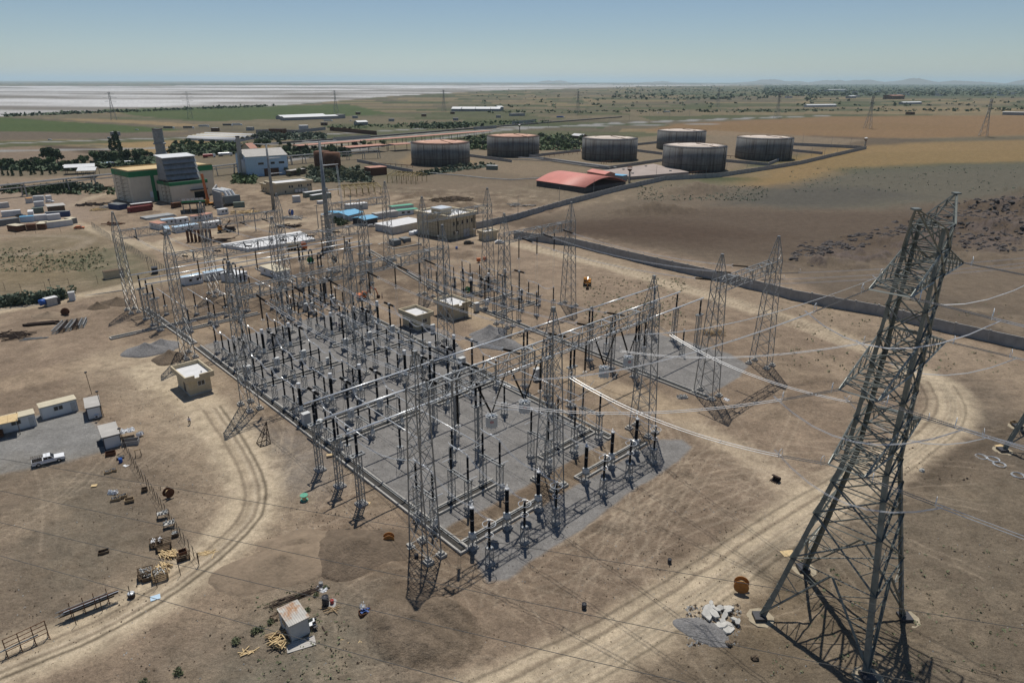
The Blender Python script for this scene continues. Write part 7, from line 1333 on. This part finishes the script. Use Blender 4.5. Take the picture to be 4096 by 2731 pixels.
p = ta(1512,432); o = thing('exhaust_stack', p, 0, 'grey cylindrical exhaust stack behind the power hall', 'stack'); m = MB(); m.lathe([(3.4,0),(3.4,13),(4.2,13.2),(4.2,14),(3.4,14.2),(3.4,20),(4.4,20.2),(4.4,21),(3.6,21.3),(3.5,31)], 20); part(o, 'shaft', 'galv2', m, False); m = MB(); m.ring((0,0,31), 3.6, .25, 24, 5); part(o, 'rim', 'rustd', m)
def scaffold(p, w, d, h, rz, label):
    o = thing('scaffold_tower', p, rz, label, 'scaffold'); m = MB(); n = max(2, int(h/2))
    for x in (0, w/2, w):
        for y in (0, d): m.bar((x,y,0), (x,y,h), .12)
    for i in range(n+1):
        z = h*i/n
        for y in (0, d): m.bar((0,y,z), (w,y,z), .1); m.bar((0,y,z), (w,y,min(h, z+h/n)), .08)
        m.bar((0,0,z), (0,d,z), .1); m.bar((w,0,z), (w,d,z), .1)
    part(o, 'frame', 'woodd', m); return o
scaffold(ta(1165,722), 5.5, 9, 17, an, 'scaffold tower at the left end of the power hall'); scaffold(ta(1540,728), 4.5, 4, 13, an, 'scaffold between the power hall and its lower block')
p = ta(1690,815); P, an, L = fr(p, ta(1895,800)); o = thing('dry_cooler', P, an, 'dark raised cooler deck on legs in front of the lower block', 'cooler'); m = MB(); m.box(-.3, L+.3, -.3, 13, 4.6, 5.6); part(o, 'deck', 'rustd', m); m = MB(); [m.box(L*i/5+.2, L*(i+1)/5-.2, 0, 12.6, 5.6, 5.75) for i in range(5)]; part(o, 'fan_panel', 'frame', m); m = MB()
for x in (.3, L*.33, L*.66, L-.3):
    for y in (.3, 6, 12): m.bar((x,y,0), (x,y,4.6), .3)
    m.bar((x,.3,0), (x,6,4.6), .15)
part(o, 'leg', 'galv', m); m = MB(); m.box(-.4, L+.4, -.4, -.3, 5.5, 6.4); part(o, 'railing', 'green', m)
P, an, L = fr(ta(2070,752), ta(2218,735)); o = thing('power_transformer', P, an, 'large grey transformer with radiators and white ducts beside a firewall', 'transformer'); m = MB(); m.box(0, L, 1.5, 6, .8, 5.2); part(o, 'tank', 'concd', m); m = MB(); m.box(.2, L-.2, -.3, 1.3, 1.6, 5.6); part(o, 'radiator', 'radi', m)
for i in range(3): m = MB(); m.tube((-2+i*2.2,9,8.6), (2+i*2,4,7.6), .8, n=10); m.tube((2+i*2,4,7.6), (2.6+i*2,2.4,5.2), .8, n=10); part(o, 'bus_duct', 'wht', m)
wall([ta(1985,752), ta(2050,775)], 9, 'tall grey concrete firewall left of the transformer', 'firewall', 'concd', 30, .8, posts=False)
wall([ta(1975,745), ta(2010,690)], 9, 'second grey firewall panel behind the first', 'firewall', 'concd', 30, .8, posts=False)
# containers and cabins in the far left yard
def cont(p, q, mt, label, roof=None, d=2.5, h=2.7, group='site containers'): return building('shipping_container', p, q, d, h, label, 'container', group, mt, roof or mt, 'flat', .01, rt=.08)
for p, q, mt, ds, rf, d in [(ta(1195,812), ta(1405,782), 'cont_r', 'front dark red container by the power hall', 'cont_r', 2.6), (ta(1200,775) if False else ta(1215,778), ta(1410,755), 'cont_r', 'rear dark red container by the power hall', 'roofw', 2.6), (ta(1095,783), ta(1175,770), 'cont_b', 'dark blue container with grey top by the power hall', 'cont_g', 9), (ta(1590,768), ta(1672,758), 'rust', 'rusty red container beside the blue barrels', 'rust', 2.6), (ta(2150,762), ta(2252,755), 'cont_gn', 'grey-green container right of the transformer', 'cont_gn', 2.6), (ta(258,722), ta(308,716), 'whtd', 'small cabin with an orange roof in the far left yard', 'orange', 3), (ta(308,702), ta(405,697), 'cont_w', 'grey-white container in the farthest row', None, 2.6), (ta(318,755), ta(410,748), 'cont_w', 'grey-white container in the second farthest row', None, 2.6), (ta(0,768), ta(90,758), 'whtd', 'pale cabin at the left edge, second farthest row', 'greyroof', 2.6), (ta(435,698), ta(482,693), 'wht', 'small white cabin beside the white car', 'roofw', 2.6), (ta(20,848), ta(200,832), 'cont_w', 'long pale caravan with awning at far left', 'roofw', 2.6), (ta(262,850), ta(312,846), 'wht', 'white cabin seen end-on in the far left yard', 'roofw', 7), (ta(300,816), ta(405,808), 'cont_gn', 'dark green-grey container in the far left yard', None, 2.6), (ta(420,856), ta(645,842), 'cont_b', 'long dark blue container with grey top', 'cont_g', 2.6), (ta(440,880), ta(562,868), 'wht', 'white cabin with two windows before the blue container', 'roofw', 2.6), (ta(318,885), ta(436,875), 'wht', 'white cabin left of the windowed one', 'roofw', 2.6), (ta(188,898), ta(318,888), 'skyw', 'blue and white cabin with blue roof in the far left yard', 'hblue', 2.6), (ta(-60,940), ta(188,906), 'cont_g', 'long grey container at the left frame edge', None, 2.8), (ta(165,985), ta(245,970), 'rust', 'red-brown cabin with a cream roof, leftmost', 'panelroof', 7), (ta(248,975), ta(335,968), 'rust', 'red-brown low container between cream roofs', 'rust', 3), (ta(345,965), ta(425,960), 'rust', 'red-brown cabin with a cream roof, right of the low container', 'panelroof', 7), (ta(432,952), ta(676,922), 'cont_w', 'long white container row with cream roof', 'panelroof', 2.8), (ta(660,915), ta(716,905), 'cont_g', 'grey container end with cream roof, right of the long white row', 'panelroof', 5)]: cont(p, q, mt, ds, rf, d)
for p, q, d, rf, ds in [(P1_(1200,528), P1_(1560,470), 4, 'skyw', 'long white cabin with pale roof nearest the bent road'), (P1_(1045,552), P1_(1115,545), 9, 'skyw', 'white cabin with pale blue roof seen end-on'), (P1_(990,408), P1_(1185,385), 3.5, 'skyw', 'white cabin with blue-white roof in the rear row'), (P1_(1210,388), P1_(1400,362), 3.5, 'wht', 'white cabin with bright white roof in the rear row'), (P1_(1450,348), P1_(1620,328), 3.5, 'terr', 'pale cabin with a faded pink roof'), (P1_(1630,330), P1_(1775,290), 4, 'terr', 'white cabin with a pink gable roof'), (P1_(1660,458), P1_(1915,418), 3.5, 'wht', 'white canopy roofed cabin behind the drilling truck'), (P1_(1890,238), P1_(2020,218), 3, 'wht', 'single white cabin near the transformer'), (P1_(785,440), P1_(930,470), 4, 'terr', 'white cabin with faded pink roof at the left of the ring'), (P1_(1340,1350), P1_(1625,1290), 3, 'skyw', 'white cabin on the soil left of the rear busbars'), (P1_(1690,1275), P1_(1975,1215), 3, 'skyw', 'white cabin behind the rear busbars'), (P2_(200,1300), P2_(360,1240), 7, 'wht', 'white cabin with domed roof among the rear posts'), (P2_(560,1150), P2_(820,1250), 5, 'panelroof', 'white cabin with debris on its roof among the rear posts')]:
    L = (q-p).length; building('site_cabin', p, q, d, 2.7, ds, 'cabin', 'cabins of the middle camp', 'wht', rf, 'flat', .15, wins=[(L*.25, L*.25+.8, 1.2, 2.0), (L*.65, L*.65+.8, 1.2, 2.0)])
building('old_container', P1_(85,1250), P1_(395,1200), 2.6, 2.6, 'old yellowish container beside the rearmost gantry leg', 'container', None, 'brick', 'woodd', 'flat', .02, wins=[(5,5.8,1.2,1.9)]); building('black_frame_box', P1_(820,1170), P1_(915,1160), 2.5, 2.2, 'black open steel box by the left fence corner', 'box', None, 'frame', 'frame', 'flat', .05)
sheets = MB(); 
for k in range(4): sheets.box(0, 15-.3*k, .2*k, 8-.2*k, k*.28, k*.28+.25)
P, an, L = fr(P1_(740,325), P1_(1105,272)); tag(sheets.build('sheet_stack', M['stacktop'], None, False, P, an), 'flat stack of grey ribbed panels on the ground before the containers', 'sheet stack')
o = building('lean_shelter', ta(460,812), ta(605,798), 8, 3.4, 'rough shelter with a patchy roof in the far left yard', 'shelter', None, 'woodd', 'greyroof', 'flat', .6)
for p, q, ds in ((ta(600,462), ta(885,448), 'farther white canopy roof beside the pipe bridge'), (ta(715,492), ta(890,486), 'nearer white gabled canopy beside the pipe bridge')):
    P, an, L = fr(p, q); o = thing('open_canopy', P, an, ds, 'canopy', 'white canopies'); m = MB(); z = 5
    for y0, y1, za, zb in ((0, 6, z, z+1.8), (6, 12, z+1.8, z)): m.add([(0,y0,za),(L,y0,za),(L,y1,zb),(0,y1,zb),(0,y0,za+.15),(L,y0,za+.15),(L,y1,zb+.15),(0,y1,zb+.15)], [(0,3,2,1),(4,5,6,7),(0,1,5,4),(1,2,6,5),(2,3,7,6),(3,0,4,7)])
    part(o, 'roof', 'wht', m)
    for i in range(4):
        for y in (.3, 11.7): m = MB(); m.bar((L*(i+.1)/3.2,y,0), (L*(i+.1)/3.2,y,z+.1), .25); part(o, 'post', 'frame', m)
# pipe bridge
def pipebridge(pts, z, label, step=13, w=4):
    o = thing('pipe_bridge', pts[0], 0, label, 'pipe bridge', 'pipe bridges'); o0 = pts[0]
    for p, q in zip(pts[:-1], pts[1:]):
        d = (q-p).normalized(); s_ = Vector((-d.y,d.x,0)); n = max(1, int((q-p).length/step)); m = MB()
        for i in range(n+1):
            c = p.lerp(q, i/n)-o0
            for a in (-w/2, w/2): m.bar(c+s_*a*1.5, c+s_*a+Vector((0,0,z)), .45)
            for zz in (z*.72, z): m.bar(c-s_*w*.55+Vector((0,0,zz)), c+s_*w*.55+Vector((0,0,zz)), .4)
        part(o, 'trestle', 'conc', m)
        for k in range(7): m = MB(); a = -w/2+w*(k%4)/3; zz = z*.76 if k > 3 else z+.35; m.tube(p-o0+s_*a+Vector((0,0,zz)), q-o0+s_*a+Vector((0,0,zz)), .2+.1*(k%3 == 0), n=6); part(o, 'pipe', ('galv2','conc','rustd','whtd')[k%4], m)
    return o
pipebridge([ta(-120,690), ta(230,652), ta(620,605), ta(870,575), ta(1160,545)], 7, 'long pipe bridge on concrete trestles left of the power hall'); pipebridge([ta(1980,470), ta(2180,445), tb(310,365), tb(700,330), tb(1130,305)], 6.5, 'pipe bridge continuing right behind the blue-white factory'); 
# blue-white factory, chimney, silos, small roofs
building('factory_hall', tb(-70,480), tb(302,452), 26, 14, 'blue-white factory hall with grey gabled roof behind the monopole', 'factory', None, 'skyw', 'greyroof', 'gable', .6, 4, wins=[(8,12,8,9.5),(17,20,8,9.5),(23,27,8,9.5)]); o = thing('chimney', ta(2230,470), 0, 'square grey chimney left of the factory hall', 'chimney'); m = MB(); m.tube((0,0,0), (0,0,27), 2.4, 1.4, 4); part(o, 'shaft', 'conc', m); m = MB(); m.tube((0,0,27), (0,0,27.8), 1.6, 1.6, 4); part(o, 'rim', 'rustd', m)
m = MB(); m.tube((0,0,0), (0,0,12), 3.2, n=16); tag(m.build('silo', M['whtd'], None, True, ta(2275,470)), 'short white silo at the left side of the factory hall', 'silo'); building('brick_shed', tb(60,470), tb(215,460), 5, 5, 'low dark brick shed in front of the factory hall', 'shed', None, 'rust', 'rust', 'flat')
for i, p in enumerate((tb(598,402), tb(690,418))): m = MB(); m.lathe([(6.4,0),(6.4,12.5),(5,13),(.2,13.4)], 24); o = m.build('rusty_silo', M['rust'], None, True, p+Vector((0,6,0))); tag(o, f'squat rust-red tank beside the large monopole, {("left","right")[i]} of two', 'tank')
building('brown_house', tb(1058,468), tb(1205,455), 10, 5.5, 'small brown brick house with a flat pink roof before the tank', 'house', None, 'rust', 'terr', 'flat', .3); building('bus_shelter', tb(325,470), tb(460,448), 5, 3.6, 'small flat shelter at the edge of the thicket', 'shelter', None, 'woodd', 'greyroof', 'flat')
def canopy_long(p, q, w, z, label, mt, step=14):
    P, an, L = fr(p, q); o = thing('platform_canopy', P, an, label, 'canopy', 'long red-brown canopies'); m = MB(); m.box(0, L, 0, w, z, z+.5); part(o, 'roof', mt, m); n = int(L/step); m = MB()
    for i in range(n+1):
        for y in (1, w-1): m.box(L*i/n*.98+.2, L*i/n*.98+.6, y-.2, y+.2, 0, z)
    part(o, 'post', 'frame', m); return o
canopy_long(tb(405,262), tb(2180,108), 12, 6.5, 'very long red-brown canopy running behind the tanks', 'terr'); canopy_long(tb(860,275), tb(1215,245), 16, 6, 'short pinkish canopy left of the leftmost tank', 'terr', 20); canopy_long(tb(1280,245), tb(1455,232), 14, 6, 'small canopy touching the leftmost tank', 'terr', 12); building('terrace_house', ta(2310,290), tb(20,285), 16, 7, 'house with a red hipped roof above the factory hall', 'house', None, 'brick', 'terr', 'gable', .5, 4)
# cars on site
def car(p, rz, mt, label, group=None):
    o = thing('parked_car', p, rz, label, 'car', group); m = MB(); extrude(m, [(-2.1,.35),(2.1,.35),(2.15,.8),(1.2,.92),(.6,1.4),(-1.2,1.42),(-1.9,.95),(-2.15,.85)], -.85, .85); part(o, 'body', mt, m)
    for s_ in (-.86, .86): m = MB(); extrude(m, [(-1.5,.95),(.95,.95),(.55,1.33),(-1.1,1.35)], s_-.01, s_+.01); part(o, 'window', 'glass', m)
    m = MB(); m.add([(1.16,-.7,.96),(1.16,.7,.96),(.66,.62,1.38),(.66,-.62,1.38),(1.1,-.7,.9),(1.1,.7,.9),(.6,.62,1.3),(.6,-.62,1.3)], [(0,1,2,3),(7,6,5,4),(0,4,5,1),(2,6,7,3)]); part(o, 'windscreen', 'glass', m)
    for x in (-1.3, 1.35):
        for y in (-.78, .78): wheel(o, x, y, .32, .2)
    return o
car(tb(1955,1095), R(10), 'paint_k', 'dark car parked before the control building'); car(tb(2240,1090), R(5), 'paint_w', 'white car parked under the right bay tower near the annex'); car(tb(1065,940), R(20), 'paint_s', 'silver car under the blue canopy'); car(ta(460,712), R(10), 'paint_w', 'white car parked beside the far white cabin'); car(ta(190,845), R(15), 'paint_k', 'dark car parked by the pale caravan'); car(P1_(90,500) if False else ta(730,955), R(20), 'orange2', 'orange small vehicle at the left yard corner')
for i, (p, mt_, t) in enumerate(((tu(1560,612), 'truck', 'paint_k'), (tu(1258,622), 'car', 'paint_w'), (tu(1428,614), 'car', 'paint_w'), (tu(1740,610), 'truck', 'paint_k'), (tu(1880,597), 'truck', 'paint_s'), (tu(2100,587), 'truck', 'paint_k'), (tu(2185,583), 'truck', 'paint_s'), (tu(460,715), 'car', 'paint_w'), (tu(1003,697), 'car', 'paint_w'), (tv(692,602), 'car', 'paint_k'), (tv(668,545), 'truck', 'paint_s'), (tv(870,538), 'car', 'paint_w'), (tw(448,512), 'truck', 'blue'), (tw(1185,472), 'car', 'paint_k'), (tw(1345,465), 'car', 'paint_w'), (tw(1425,462), 'truck', 'paint_s'))):
    if mt_ == 'car': car(p, R(8), t, f'tiny car on the distant highway, {(ORD+["fifteenth","sixteenth","seventeenth"])[i]} along the plain', 'vehicles on the highway')
    else:
        o = thing('road_truck', p, R(8), f'tiny truck on the distant highway, {(ORD+["fifteenth","sixteenth","seventeenth"])[i]} along the plain', 'truck', 'vehicles on the highway'); m = MB(); m.box(-8, 4, -1.25, 1.25, 1, 3.6); part(o, 'cargo_box', t, m); m = MB(); m.box(4.4, 6.6, -1.2, 1.2, .6, 3.0); part(o, 'cab', 'paint_w', m)
# site fences at left, water hut, booth, kerb
fence([ta(850,945), ta(1020,1060), ta(1200,1160), ta(1400,1290), ta(1590,1395)], 2.6, 2.6, 'dense tall steel fence slanting down beside the left dirt road', 4, 'galv2', arm=True, pw_=.12)
fence([te(-100,130), te(200,155), te(470,140) if False else te(420,140), te(640,110), te(900,80), te(1130,60)], 2.6, 6, 'thin post fence across the dry grass at left', 3, 'rustd', arm=True); fence([ta(-50,1015), ta(330,1000), ta(560,985), ta(740,960), ta(850,945)], 2.4, 7, 'thin post fence behind the far left yard', 2, 'rustd')
fence([tc(155,575), tc(300,600), tc(480,625), tc(680,640)], 2.6, 5, 'barbed post fence in front of the red hall', 3, 'rustd', arm=True); fence([tc(480,500), tc(600,470), tc(760,450)], 2.6, 5, 'barbed post fence behind the red hall', 3, 'rustd', arm=True)
o = building('tank_hut', te(440,292), te(545,268), 2.2, 2.3, 'small hut with a blue tank against its left wall', 'hut', None, 'stone', 'roofw', 'flat', .1, doors=[(2.9,3.7,1.9)]); m = MB(); m.tube((-1.6,1,1.5), (.4 if False else -.1,1,1.5), .95, n=14); part(o, 'water_tank', 'blue', m, True)
building('toilet_booth', te(640,245), te(697,238), 1.8, 2.7, 'white booth standing right of the hut with the blue tank', 'booth', None, 'wht', 'whtd', 'flat', .08, doors=[(1.2,1.8,1.9)] if False else ())
m = MB(); a, b, c = te(-50,330), te(350,275), te(430,258); [m.bar(p, q, .35, .3) for p, q in ((a-a, b-a), (b-a, c-a))]; tag(m.build('kerb', M['conc'], None, False, a), 'low concrete kerb along the hedge at left', 'kerb'); m = MB(); a, b = te(780,192), te(1130,140); m.bar(a-a, b-a, .35, .3); tag(m.build('kerb', M['conc'], None, False, a), 'low concrete kerb right of the white booth', 'kerb')
# ---- far plain: sheds, greenhouse, walls, houses, pylons
def shed(p, q, d, h, label, wallm='concd', roof='wht', rise=2.0, kind='gable'): return building('farm_shed', p, q, d, h, label, 'shed', 'sheds on the plain', wallm, roof, kind, .3, rise)
shed(tv(260,536), tv(765,518), 16, 5, 'long white-roofed farm shed, front one of the left pair'); shed(tv(232,525), tv(640,508), 18, 5, 'long white-roofed farm shed, rear one of the left pair'); shed(tv(765,518), tv(822,514), 14, 7, 'tall grey block at the end of the left farm sheds', roof='concd', kind='flat')
for i, (x0, x1) in enumerate(((1795,1880),(1870,2010),(2000,2150),(2140,2240))): shed(tv(x0,450), tv(x1,451), 24, 5.5, f'white gabled shed in the distant row, {ORD[i]} from the left', rise=4)
shed(tv(2228,448), tv(2275,447), 20, 9, 'taller shed at the right end of the distant row', roof='wht'); shed(tx(560,265), tx(725,263), 40, 10, 'long white warehouse in the far green belt'); shed(tx(1140,340), tx(1252,338), 40, 14, 'red-walled warehouse in the far green belt', 'rust', 'terr'); shed(tx(2150,483), tx(2450,490), 22, 6, 'grey shed with pale roof at the right frame edge', roof='roofw', kind='flat'); shed(tx(360,412), tx(630,408), 14, 5, 'long low white greenhouse among far trees', 'whtd'); shed(tx(1240,388), tx(1412,385), 16, 6, 'white shed near the middle of the far tree line'); shed(tx(755,332), tx(812,330), 20, 9, 'small bright white shed in the far village'); shed(tx(1298,482), tx(1348,481), 10, 5, 'lone dark brick block on the brown plain', 'rust', 'rustd', kind='flat'); shed(tv(935,578), tv(1030,574), 12, 4.5, 'small white-roofed shed by the highway'); shed(tw(545,698), tw(638,706), 10, 3.5, 'low pale canopy shed in the plantation between tanks', 'woodd', 'roofw'); shed(tw(0,495), tw(120,492), 12, 5, 'low grey farm building at the highway bend', 'concd', 'concd', kind='flat')
P, an, L = fr(ta(1735,142), ta(2195,160))
for i in range(5): p, q = ta(1735+i*38-20,140-i*8), ta(2170+i*46-10,160-i*9); building('greenhouse', p, q, 9, 2.2, f'pale plastic greenhouse tunnel, {ORD[i]} from the front', 'greenhouse', 'greenhouse tunnels', 'whtd', 'panelroof' if i % 2 else 'roofw', 'arch', .05, 2.6, rt=.1)
for pts, ds, mt_, h in (([tv(680,628), tv(900,648), tv(1110,668)], 'long red brick wall around the orchard', 'rust', 5), ([tv(0,648), tv(115,645), tv(380,650), tv(640,620)], 'grey compound wall behind the orchard', 'concd', 4), ([tv(710,722), tv(1050,695)], 'pale block wall near the railway', 'conc', 4), ([tw(0,570), tw(215,552)], 'pale block wall left of the plantation', 'conc', 5), ([tv(2000,620), tv(2210,605)], 'grey wall beside the railway line', 'concd', 4)): wall(pts, h, ds, 'compound_wall', mt_, 40, .5, posts=False)
building('brick_villa', tv(120,655), tv(245,658), 10, 6, 'unfinished red brick villa with a white top', 'house', None, 'rust', 'rustd', 'flat'); building('white_villa', tv(405,630), tv(485,628), 10, 7, 'white two-storey house behind the orchard', 'house', None, 'whtd', 'wht', 'flat')
for i, (t_, x, y) in enumerate(((tu,1015,675),(tu,1940,635),(tu,2262,628),(tv,595,580),(tv,1218,543),(tv,1785,475),(tv,1810,535),(tv,1520,498),(tv,885,515),(tv,915,480),(tv,2205,510))): p = t_(x, y); building('field_hut', p, p+Vector((9,0,0)), 7, 4.5, f'small brick hut on the plain, {ORD[i]} in the scatter', 'hut', 'huts on the plain', 'rust' if i % 2 else 'concd', 'concd', 'flat')
r_ = random.Random(21)
for i in range(26): p = tx(r_.gauss(1000,330), r_.uniform(262,330)); building('village_house', p, p+Vector((r_.uniform(14,34),r_.uniform(-4,4),0)), 16, r_.uniform(5,9), 'tiny pale house in the far green village', 'house', 'far village houses', 'whtd', r_.choice(['wht','roofw','concd','terr']), 'flat')
for i in range(14): p = tx(r_.uniform(1900,2340), r_.uniform(245,310)); building('village_house', p, p+Vector((r_.uniform(16,40),r_.uniform(-4,4),0)), 16, r_.uniform(5,9), 'tiny pale house at the right end of the far green belt', 'house', 'far right village houses', 'whtd', r_.choice(['wht','roofw','concd']), 'flat')
def far_pylon():
    o = E('distant_pylon'); m = MB(); Hp = 46; rr = lambda z: 4.5-3.4*min(1, z/30); zs = [0, 8, 15, 21, 26, 30, 36, 41, 46]; C = lambda z: [Vector((sx*rr(z), sy*rr(z), z)) for sx, sy in ((-1,-1),(1,-1),(1,1),(-1,1))]
    for z0, z1 in zip(zs[:-1], zs[1:]):
        A, B = C(z0), C(z1)
        for k in range(4): m.bar(A[k], B[k], .28); m.bar(A[k], B[(k+1)%4], .16); m.bar(A[(k+1)%4], B[k], .16)
    part(o, 'body', 'galv2', m)
    for z, L in ((30, 9), (36, 11), (42, 8)):
        m = MB()
        for s_ in (-1, 1):
            for y in (-1, 1): m.bar((s_*1,y,z), (s_*L,0,z+.3), .22); m.bar((s_*1,y,z+2.5), (s_*L,0,z+.3), .18)
        part(o, 'crossarm', 'galv2', m)
    return o
K_fp = Kind(far_pylon)
for i, (t_, x, y, s) in enumerate(((tu,1048,530,1),(tu,1750,515,1),(tv,738,472,1),(tv,1728,450,1),(tw,603,478,1),(tw,1888,412,1.05),(tx,80,515,1.0),(tx,915,608,1.0),(tx,1975,682,1.0))): K_fp.put(t_(x, y), R(20+i*3), f'distant lattice pylon on the plain, {ORD[i]} from the left', 'pylon', 'distant pylons', s)
K_pp = Kind(lambda: (lambda o: (part(o, 'pole', 'conc', MB().tube((0,0,0), (0,0,11), .22, .14, 6)), part(o, 'crossarm', 'rustd', MB().box(-1.1,1.1,-.08,.08,10.2,10.4)), o)[2])(E('power_pole')))
for i in range(12): p = tw(150+i*185, 610-i*13); K_pp.put(p, R(30), f'thin power pole along the railway behind the tanks, {ORD[i]} from the left', 'power pole', 'poles along the railway')
P1b = tb
for i, (t_, x, y, h) in enumerate(((P2_,215,540,1),(P2_,488,490,1),(P2_,1465,440,1),(tb,880,845-0,1),(tb,1290,500,1))): K_pp.put(t_(x, y), R(10), f'wooden power pole on the construction ground, {ORD[i]} from the left', 'power pole', 'poles on the construction ground')
# railway embankment line and debris heaps in the middle distance
m = MB(); a, b, c = tv(-200,775), tv(1060,690), tv(2350,582); d_ = tw(1000,505); [m.bar(p-a+Vector((0,0,.8)), q-a+Vector((0,0,.8)), 5, 2.0) for p, q in ((a,b),(b,c),(c,d_))]; o = m.build('railway_embankment', M['tfloor'] if False else mat('ballast', (.13,.12,.11), .95, 0, .2, .2), None, False, a); o['kind'] = 'structure'
for i, (t_, x, y, n, L, sp, mt_, ds) in enumerate(((tb,1800,690,80,6,11,'woodd','long heap of scrap timber in the middle background'), (tb,330,860,26,5,4,'concd','scatter of grey panels on the far soil by the monopole'), (tb,310,935,24,6,4,'rustd','dark steel pile left of the large monopole'), (ta,850,735,40,6,6,'rustd','strewn steel near the blue container'), (ta,910,785,10,5,3,'woodl','yellow sheets on the soil near the containers'), (ta,1040,915,30,3,4,'rust','red brick heap on the far soil'), (P2_,330,200,40,7,6,'woodl','pile of pale pipes beside the pale cabin'), (P2_,1070,300,16,6,4,'conc','pale planks on the far soil right of the reel'), (tc,100,740,40,5,7,'conc','pale rubble inside the wall before the red hall'), (P1_,1850,640,30,5,5,'rustd','dark formwork on the far soil by the steel piles'), (ta,1000,760,20,6,4,'conc','white pipes lying before the power hall'))): sticks(t_(x, y), n, L, .35, R(20), sp, mt_, ds, 'debris', 50+i, .8, 'debris_pile', .8)
m = MB(); [m.tube((i*1.5,0,0), (i*1.5,.3,5.2), .55, n=8) for i in range(7)]; tag(m.build('steel_casings', M['rust'], None, False, P1_(1390,665), .2), 'row of upright rusty steel casings beside the bent road', 'casings')
o = thing('site_generator', tb(1320,1100), YROT, 'pair of dark machines on a square concrete base behind the right bay', 'machine'); m = MB(); m.box(-7, 7, -6, -5.5, 0, .5); m.box(-7, 7, 5.5, 6, 0, .5); m.box(-7, -6.5, -5.5, 5.5, 0, .5); m.box(6.5, 7, -5.5, 5.5, 0, .5); part(o, 'base_frame', 'conc', m); m = MB(); m.box(-4, -.5, -2, 2, .2, 2.6); part(o, 'housing', 'cont_g', m); m = MB(); m.box(1, 4.5, -2, 2, .2, 2.6); part(o, 'housing', 'cont_g', m)
o = building('camper_bus', tb(2115,412), tb(2215,415), 3, 3.2, 'dark green bus with a white roof near the tank hedge', 'bus', None, 'cont_gn', 'wht', 'flat', .02)
m = MB(); pts = [tb(1500,440), tb(1700,460), tb(1900,475), tb(2120,500), tb(2350,515), tc(300,495)]; m.path([p-pts[0]+Vector((0,0,.8)) for p in pts], .35, 6); tag(m.build('long_pipeline', M['whtd'], None, False, pts[0]), 'long pale pipeline winding over the ground before the tanks', 'pipeline')
for i, pts in enumerate(([tc(0,330), tc(380,345), tc(640,385), tc(900,410)], [tc(60,312), tc(400,330), tc(700,370), tc(960,405)])): m = MB(); m.path([p-pts[0]+Vector((0,0,1.2)) for p in pts], .45, 6); tag(m.build('tank_pipeline', M['whtd'] if i else M['conc'], None, False, pts[0]), f'pale pipeline along the middle tank bund, {("near","far")[i]} one', 'pipeline')
for i, pts in enumerate(([tc(300,300), tc(640,262)], [tc(820,362), tc(1000,335)], [tc(1630,460), tc(1850,432)], [tc(1960,300), tc(2350,330)], [tb(1040,365), tb(1440,395)])):
    m = MB(); p, q = pts; m.bar((0,0,1.8), q-p+Vector((0,0,1.8)), .5, .4); n = 8; [m.bar((q-p)*(k/n), (q-p)*(k/n)+Vector((0,0,1.8)), .3) for k in range(n+1)]; tag(m.build('pipe_rail', M['rust'], None, False, p), f'rust-red pipe on short stands among the tanks, {ORD[i]} listed left to right', 'pipe', 'red pipes among the tanks')
